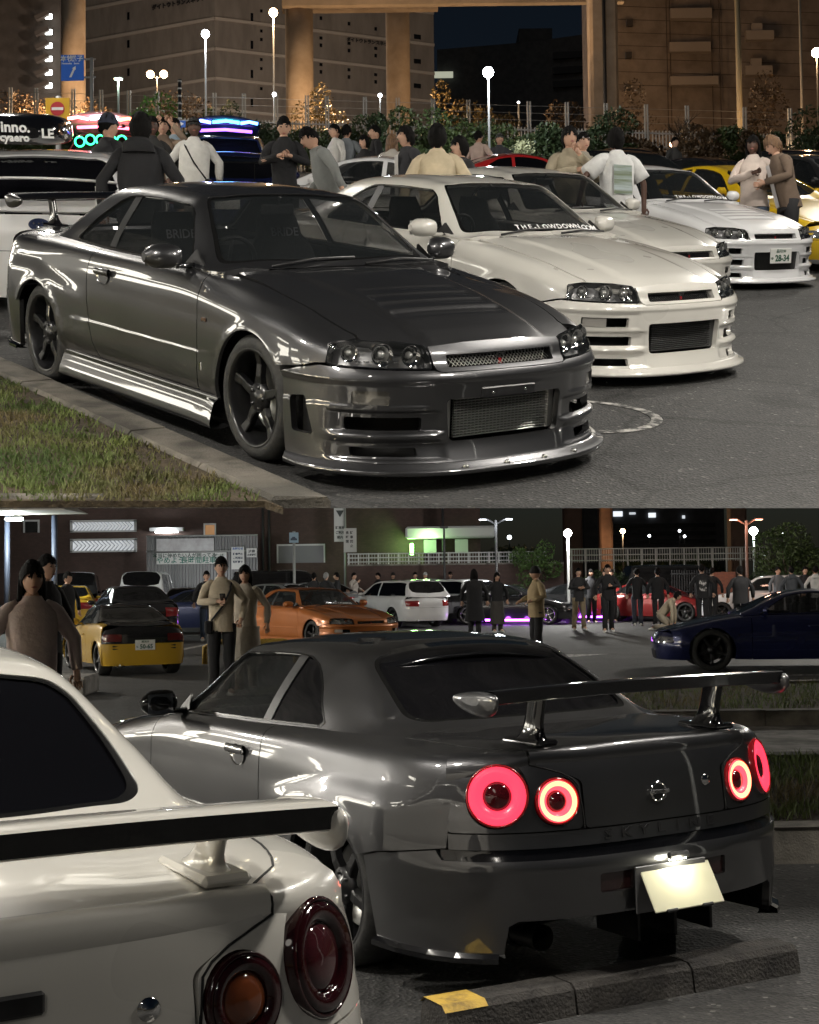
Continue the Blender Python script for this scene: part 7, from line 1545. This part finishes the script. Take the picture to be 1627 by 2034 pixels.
for x, y, yaw, pm_, kd, lab, kw in ((-.55, 46.2, 122, white2, 'wagon', 'white estate car with dark tailgate glass beside the orange coupe', dict(win=glassd)), (1.25, 49.6, 122, white2, 'wagon', 'second white estate car, right of the first', dict(win=glassd)), (-9.75, 54.5, 93, white2, 'van', 'white minivan with dark rear glass before the hoarding', dict(win=glassd)), (-12.4, 54.5, 100, black, 'van', 'black minivan left of the white minivan', dict(win=glassd)), (-7.7, 50.5, 95, darkg, 'coupe', 'dark grey coupe right of the white minivan', {}), (-6.4, 42.5, 175, bluep, 'coupe', 'dark blue coupe facing left behind the man in black', dict(rim=silr)), (-4.6, 55.5, 8, black, 'van', 'black van with glowing red tail light before the garage door', dict(win=glassd, tail=glow('red_lit', (1., .03, .03), 6.))), (-3.6, 51.5, 150, silver, 'sedan', 'silver sedan behind the people in dark coats', {}), (-4.3, 43.6, 150, silver, 'sedan', 'silver sedan behind the roof of the orange coupe', {}), (.2, 54.2, 120, silver, 'hatch', 'silver hatchback behind the white estate cars', {}), (11.2, 46.5, 165, white2, 'hatch', 'white hatchback at the right below the big tree', {}), (10.0, 53.5, 5, black, 'van', 'black van behind the steel bar fence', dict(win=glassd)), (-13.2, 42.5, 80, darkg, 'sedan', 'dark sedan at the far left edge of the lower lot', {}), (-11.0, 47.2, 100, yellow, 'sedan', 'yellow taxi partly hidden behind the man in dark jacket', {}), (3.25, 47.0, -14, black, 'coupe', 'black coupe with purple underglow and silver wheels', dict(rim=silr)), (6.0, 49.6, -24, darkg, 'coupe', 'dark car with purple lights behind the walking man', {}), (8.1, 48.2, -30, redp, 'coupe', 'dark red coupe behind the kneeling person', {})):
    c = tag(make_car('parked_car', pm_, kd, detail=False, **kw), lab, 'car', 'cars around the lower lot'); on_lot(c, x, y, yaw)
    if 'purple' in lab:
        for s in (1, -1): mb = MB(); mb.box((0, s * .62, .13), (2.2, .03, .03)); mb.build('underglow_tube', glow('purple_tube', (.45, .08, 1.), 18.), c)
        point(c, (0, -.95, .12), (.5, .1, 1.), 14, .1)
        point(c, (.6, -.95, .12), (.5, .1, 1.), 8, .1)
c = tag(make_car('sports_car', navy, 'coupe', rim=mat('wheel_graphite', (.03, .03, .032), .3, .6), r=.335, win=glass), 'deep blue coupe cut off by the right edge', 'car'); on_lot(c, 6.12, 24.0, 176)
# ------------------------------------------------------------------ people
BK, DK2, CR, WT, TAN, NV, GY_ = (.010, .010, .012), (.022, .022, .025), (.50, .44, .34), (.68, .67, .64), (.34, .27, .17), (.02, .03, .05), (.24, .25, .24)
def pu(b, d, rz, label, **kw):
    x = (b - 813.5) / 2900 * .9686 * d + .067; p = dk(x, d - .5); kw.setdefault('h', 1.80); return person(p, R(rz), label, group='people on the upper deck', **kw)
pu(277, 12.6, 182, 'person in black hoodie seen from behind the grey coupe', top=BK, hood=True, hair='mid', girth=1.12)
pu(212, 15.0, 140, 'person in black puffer jacket and dark cap at left', top=DK2, cap=('cap', (.03, .035, .06)), girth=1.15)
pu(322, 22.0, 10, 'person raising both hands to the face', top=(.25, .18, .13), arms=('up', 'up'))
pu(300, 19.5, 20, 'bearded person in dark jacket between hoodie and raised hands', top=(.03, .03, .03), skin=2)
pu(345, 23.5, 30, 'person in light denim jacket beside the raised hands', top=(.25, .32, .38))
pu(384, 19.5, 8, 'person in white long sleeve shirt with black shoulder strap and cap', top=WT, cap=('cap', (.02, .02, .02)), skin=2, bag=1, girth=1.2, legs=(.3, .28, .24))
pu(562, 19.3, 6, 'person in black sweater looking down at a phone', top=BK, arms=('phone', 'phone'), headpitch=22, h=1.84)
pu(668, 17.2, -72, 'person in grey-green sweater bending forward', top=GY_, lean=26, headpitch=18, arms=('bent', 'down'), girth=1.1, legs=(.25, .24, .22), h=1.78)
pu(664, 26.5, -60, 'person in white shirt walking left behind the bent person', top=WT)
pu(686, 26.5, 170, 'person with grey back turned beside the white shirt', top=(.2, .22, .24))
pu(722, 24.5, -40, 'woman with dark bob before the hedge', top=BK, hair='bob', h=1.62)
pu(744, 26., -80, 'person in black facing left beside the dark bob', top=BK)
pu(776, 22.5, 178, 'woman with long brown hair seen from behind', top=(.45, .42, .38), hair='long', hm=hairb, h=1.66)
pu(806, 17.4, -62, 'person in dark jacket with glasses facing left', top=(.03, .03, .035), hair='mid', openf=(.6, .58, .56), h=1.76)
pu(866, 14.3, 176, 'person in cream shirt with shaggy black hair seen from behind', top=(.62, .52, .36), hair='mid', girth=1.1, h=1.78)
pu(913, 16.2, -66, 'woman with black bob beside the cream shirt', top=DK2, hair='bob', h=1.66)
pu(948, 30., 150, 'person in pale pink shirt near the lamp pole', top=(.55, .42, .36), h=1.76)
pu(990, 31., 10, 'person in dark cap right of the lamp pole', top=(.05, .05, .06), cap=('cap', (.1, .11, .10)), h=1.72)
pu(1128, 17.0, 12, 'person in beige knit cardigan with a hand at the chin', top=(.36, .31, .22), arms=('fold', 'chin'), hair='mid', girth=1.08, h=1.80)
pr_m = mat('print_landscape', (.3, .33, .3), .8); noisy(pr_m, 3., (.16, .20, .13), (.40, .46, .48), lo=.4, hi=.6, stretch=(.4, .4, 5))
pu(1222, 16.2, 196, 'person in white t-shirt with a picture on the back', top=(.74, .74, .73), sleeve='short', hair='mid', skin=2, back_print=pr_m, arms=('down', 'wide'), girth=1.12, h=1.80, coat=.06)
pu(1494, 19.4, -20, 'person in white jacket and jeans near the yellow coupe', top=(.66, .56, .50), legs=(.10, .13, .18), skin=2, hair='long', arms=('fold', 'bent'), girth=1.1, h=1.76)
pu(1562, 18.9, -78, 'person in brown cardigan bent over a phone', top=(.15, .105, .075), hm=hairb, hair='mid', lean=14, headpitch=26, arms=('phone', 'phone'), legs=BK, girth=1.1, openf=(.62, .6, .6), h=1.80)
pu(1338, 36., 40, 'distant person with short hair over the black roofs', top=(.05, .05, .05), h=1.74)
pu(1155, 19.0, 20, 'person half hidden behind the beige cardigan', top=(.3, .27, .22), h=1.74)
def pl_(b, d, rz, label, **kw):
    x = (b - 813.5) / 2900 * d; return person(Vector((x, d, 0)), R(rz), label, group='people in the lower lot', **kw)
pl_(62, 10.2, 25, 'person in rosy jacket with black yoke at the left edge', top=(.52, .42, .39), hair='long', legs=BK, girth=1.12, h=1.70, coat=.05)
pl_(90, 14.6, 60, 'person behind the rosy jacket', top=DK2, h=1.82)
b_, a_ = pl_(438, 19.5, 14, 'man in cream sweater with black strap and phone', top=(.56, .48, .36), arms=('phone', 'pocket'), bag=-1, h=1.85)
p = b_.matrix_world @ a_[0][3]; mb = MB(); mb.box((0, 0, 0), (.075, .012, .15), Matrix.Rotation(R(50), 3, 'X'), bev=.004); ph = mb.build('phone', gloss); ph.location = p + Vector((0, -.05, .05)); tag(ph, 'dark phone in the hand of the man in cream', 'phone')
pl_(486, 20.0, -8, 'woman with long hair in pale beige dress', top=(.52, .46, .38), legs=(.45, .40, .33), skirt=.40, hair='long', h=1.74, coat=.08)
pl_(133, 30., 60, 'man in dark jacket beyond the yellow roadster', top=BK, h=1.74)
pl_(409, 37., 15, 'man in black shirt and jeans before the dark blue coupe', top=BK, legs=(.05, .07, .11), h=1.76)
for b, d, rz, lab, kw in ((622, 47., 170, 'person in dark coat left behind the orange coupe', dict(top=DK2)), (646, 46., 160, 'person with grey hair in dark coat behind the orange coupe', dict(top=DK2, hm=mat('hair_grey', (.25, .25, .25), .6))), (668, 48., -90, 'person in black at the right of the dark coats', dict(top=BK)), (701, 52., 60, 'person in pale shirt eating behind the white estate car', dict(top=(.45, .40, .36), arms=('chin', 'bent'))), (750, 56., -60, 'person in dark top behind the estate roof', dict(top=BK)), (779, 56., 30, 'person in black cap behind the estate roof', dict(top=BK, cap=('cap', (.02, .02, .02)))), (823, 55., 10, 'person in brown jacket behind the estate roof', dict(top=(.10, .06, .04))), (843, 55., 20, 'person in white cap behind the second estate', dict(top=(.08, .05, .04), cap=('cap', (.6, .6, .6)))), (893, 56., -20, 'person with pale face behind the second estate', dict(top=DK2)), (985, 40., 20, 'woman in black with slit skirt near the estate cars', dict(top=BK, legs=(.05, .045, .04), skirt=.25, h=1.64, hair='long')), (1212, 47.5, 0, 'person in dark clothes behind the walking man', dict(top=BK)), (1172, 47., 10, 'person in dark hoodie behind the tan trousers', dict(top=(.03, .03, .035), hood=True)), (1263, 44., 175, 'person in dark top and jeans seen from behind', dict(top=BK, legs=(.03, .035, .05))), (1304, 43.5, 180, 'broad person in black seen from behind near the kneeling one', dict(top=BK, girth=1.2)), (1412, 44.5, 150, 'person in black beside the graphic jacket', dict(top=BK)), (1543, 45., 20, 'person in grey blue shirt near the white hatchback', dict(top=(.14, .16, .18))), (1570, 42., 175, 'person in dark grey hoodie seen from behind at right', dict(top=(.06, .065, .075), hood=True)), (1597, 45., 10, 'person in dark jacket near the right edge', dict(top=DK2)), (1618, 43., 160, 'person in white hoodie at the right edge', dict(top=(.5, .49, .47), hood=True)), (1200, 52., -40, 'distant person beside the round bush', dict(top=(.05, .04, .05)))):
    pl_(b, d, rz, lab, **kw)
pl_(940, 36., 178, 'woman in long black coat with her back turned', top=BK, coat=.35, girth=1.25, hair='long', h=1.72)
pl_(1063, 26.5, -72, 'man in tan jacket and black beanie facing left', top=(.36, .27, .15), cap=('beanie', (.012, .012, .012)), arms=('bent', 'bent'), girth=1.15, h=1.72)
pl_(1147, 41., 10, 'person in dark top and tan trousers with white shoes', top=DK2, legs=(.24, .19, .12), arms=('phone', 'phone'), stance=.14, shoe=(.7, .7, .68), h=1.74)
pl_(1205, 39.6, -4, 'man in black walking towards us with white shoes', top=BK, legs=BK, stride=.22, shoe=(.7, .7, .68), arms=('down', 'phone'), h=1.82)
pl_(1308, 40.3, 70, 'kneeling person in pale hoodie bending to the ground', top=(.40, .34, .25), legs=(.3, .26, .2), kneel=True, lean=42, arms=('floor', 'floor'), h=1.75, hair='mid')
pb_ = mat('jacket_graphic', (.35, .34, .34), .8); noisy(pb_, 9., (.02, .02, .02), (.5, .48, .48), lo=.5, hi=.6)
pl_(1392, 42., 178, 'person in black jacket with a pale graphic on the back', top=BK, back_print=pb_, girth=1.15, h=1.80)
pl_(1468, 36., 180, 'person in black puffer seen from behind near the brick wall', top=BK, girth=1.25, h=1.72)
# ------------------------------------------------------------------ lamps of the car park that stand unseen beside and behind the viewer
WL = (1., .945, .85)
for (p, h_, e, lab, s) in ((dk(-6.5, 5.5), 5.6, 1000, 'car park lamp left of the upper island', .25), (dk(5.2, 7.2), 6.0, 1700, 'car park lamp right of the white coupes', .25), (dk(6.5, 15.5), 6.2, 1200, 'car park lamp beside the third white coupe', .25), (dk(-6.5, 17.5), 6.0, 900, 'car park lamp beside the white hatchback', .25), (dk(9., 26.), 6.0, 900, 'car park lamp beside the yellow coupe', .25), (dk(-8.5, 30.), 6.0, 900, 'car park lamp beside the show cars', .25),
                         (Vector((-9.5, 14., 0)), 3.8, 2600, 'short lamp left of the lower lot', .2), (Vector((10.5, 33., 0)), 5.2, 2100, 'car park lamp right of the lower lot', .2), (Vector((-13., 30., 0)), 4.8, 2600, 'car park lamp left of the yellow roadster', .2), (Vector((6.8, 13., 0)), 3.6, 2200, 'short lamp on the grass strip right of the grey coupe', .2), (Vector((-7.6, 9.4, 0)), 2.35, 320, 'added low lamp left of the white coupe', .2), (Vector((-1.5, -9., 0)), 8.5, 650, 'tall car park lamp far behind the viewer', .3)):  # the low lamp is added to light the couple from the front
    lamp(tuple(p), h_, WL, 30, e, lab, head='box', hs=.22, sr=s, cat='car park lamp', group='car park lamps around the viewer')
lamp((-4.8, 3.7, 0), 5.1, WL, 45, 560, 'car park lamp whose arm reaches over the white coupe', head='box', hs=.22, sr=.25, arm=2.0, cat='car park lamp', group='car park lamps around the viewer')
lamp((5.0, 4.6, 0), 5.1, WL, 30, 420, 'car park lamp whose arm reaches over the grey coupe', head='box', hs=.22, sr=.25, arm=-1.8, cat='car park lamp', group='car park lamps around the viewer')
# unseen building left of the decks, its windows lit to reflect in the paintwork
sb = tag(empty('unseen_building'), 'long unseen service building with rows of lit windows left of the car park', 'building'); sx_ = -18.6
vb = MB(); vb.box((sx_ - 2.5, 18, 8), (5, 56, 16)); vb.build('wall', concrete, sb)
for i in range(11):
    y = -6 + 4.4 * i
    for z0, h_ in ((1.0, 1.5), (3.0, .5), (max(0, slope_z(sx_, y)) + 1.2, 1.4), (max(0, slope_z(sx_, y)) + 3.6, .5)):
        if z0 > 15 or (z0 < 4 and y > 34): continue
        mb = MB(); mb.box((sx_ + .05, y, z0 + h_ / 2), (.1, 3.2, h_)); mb.build('lit_window', glow('reflection_window', (1., .95, .82), 6.0), sb)
bpy.data.scenes.remove(TMP)
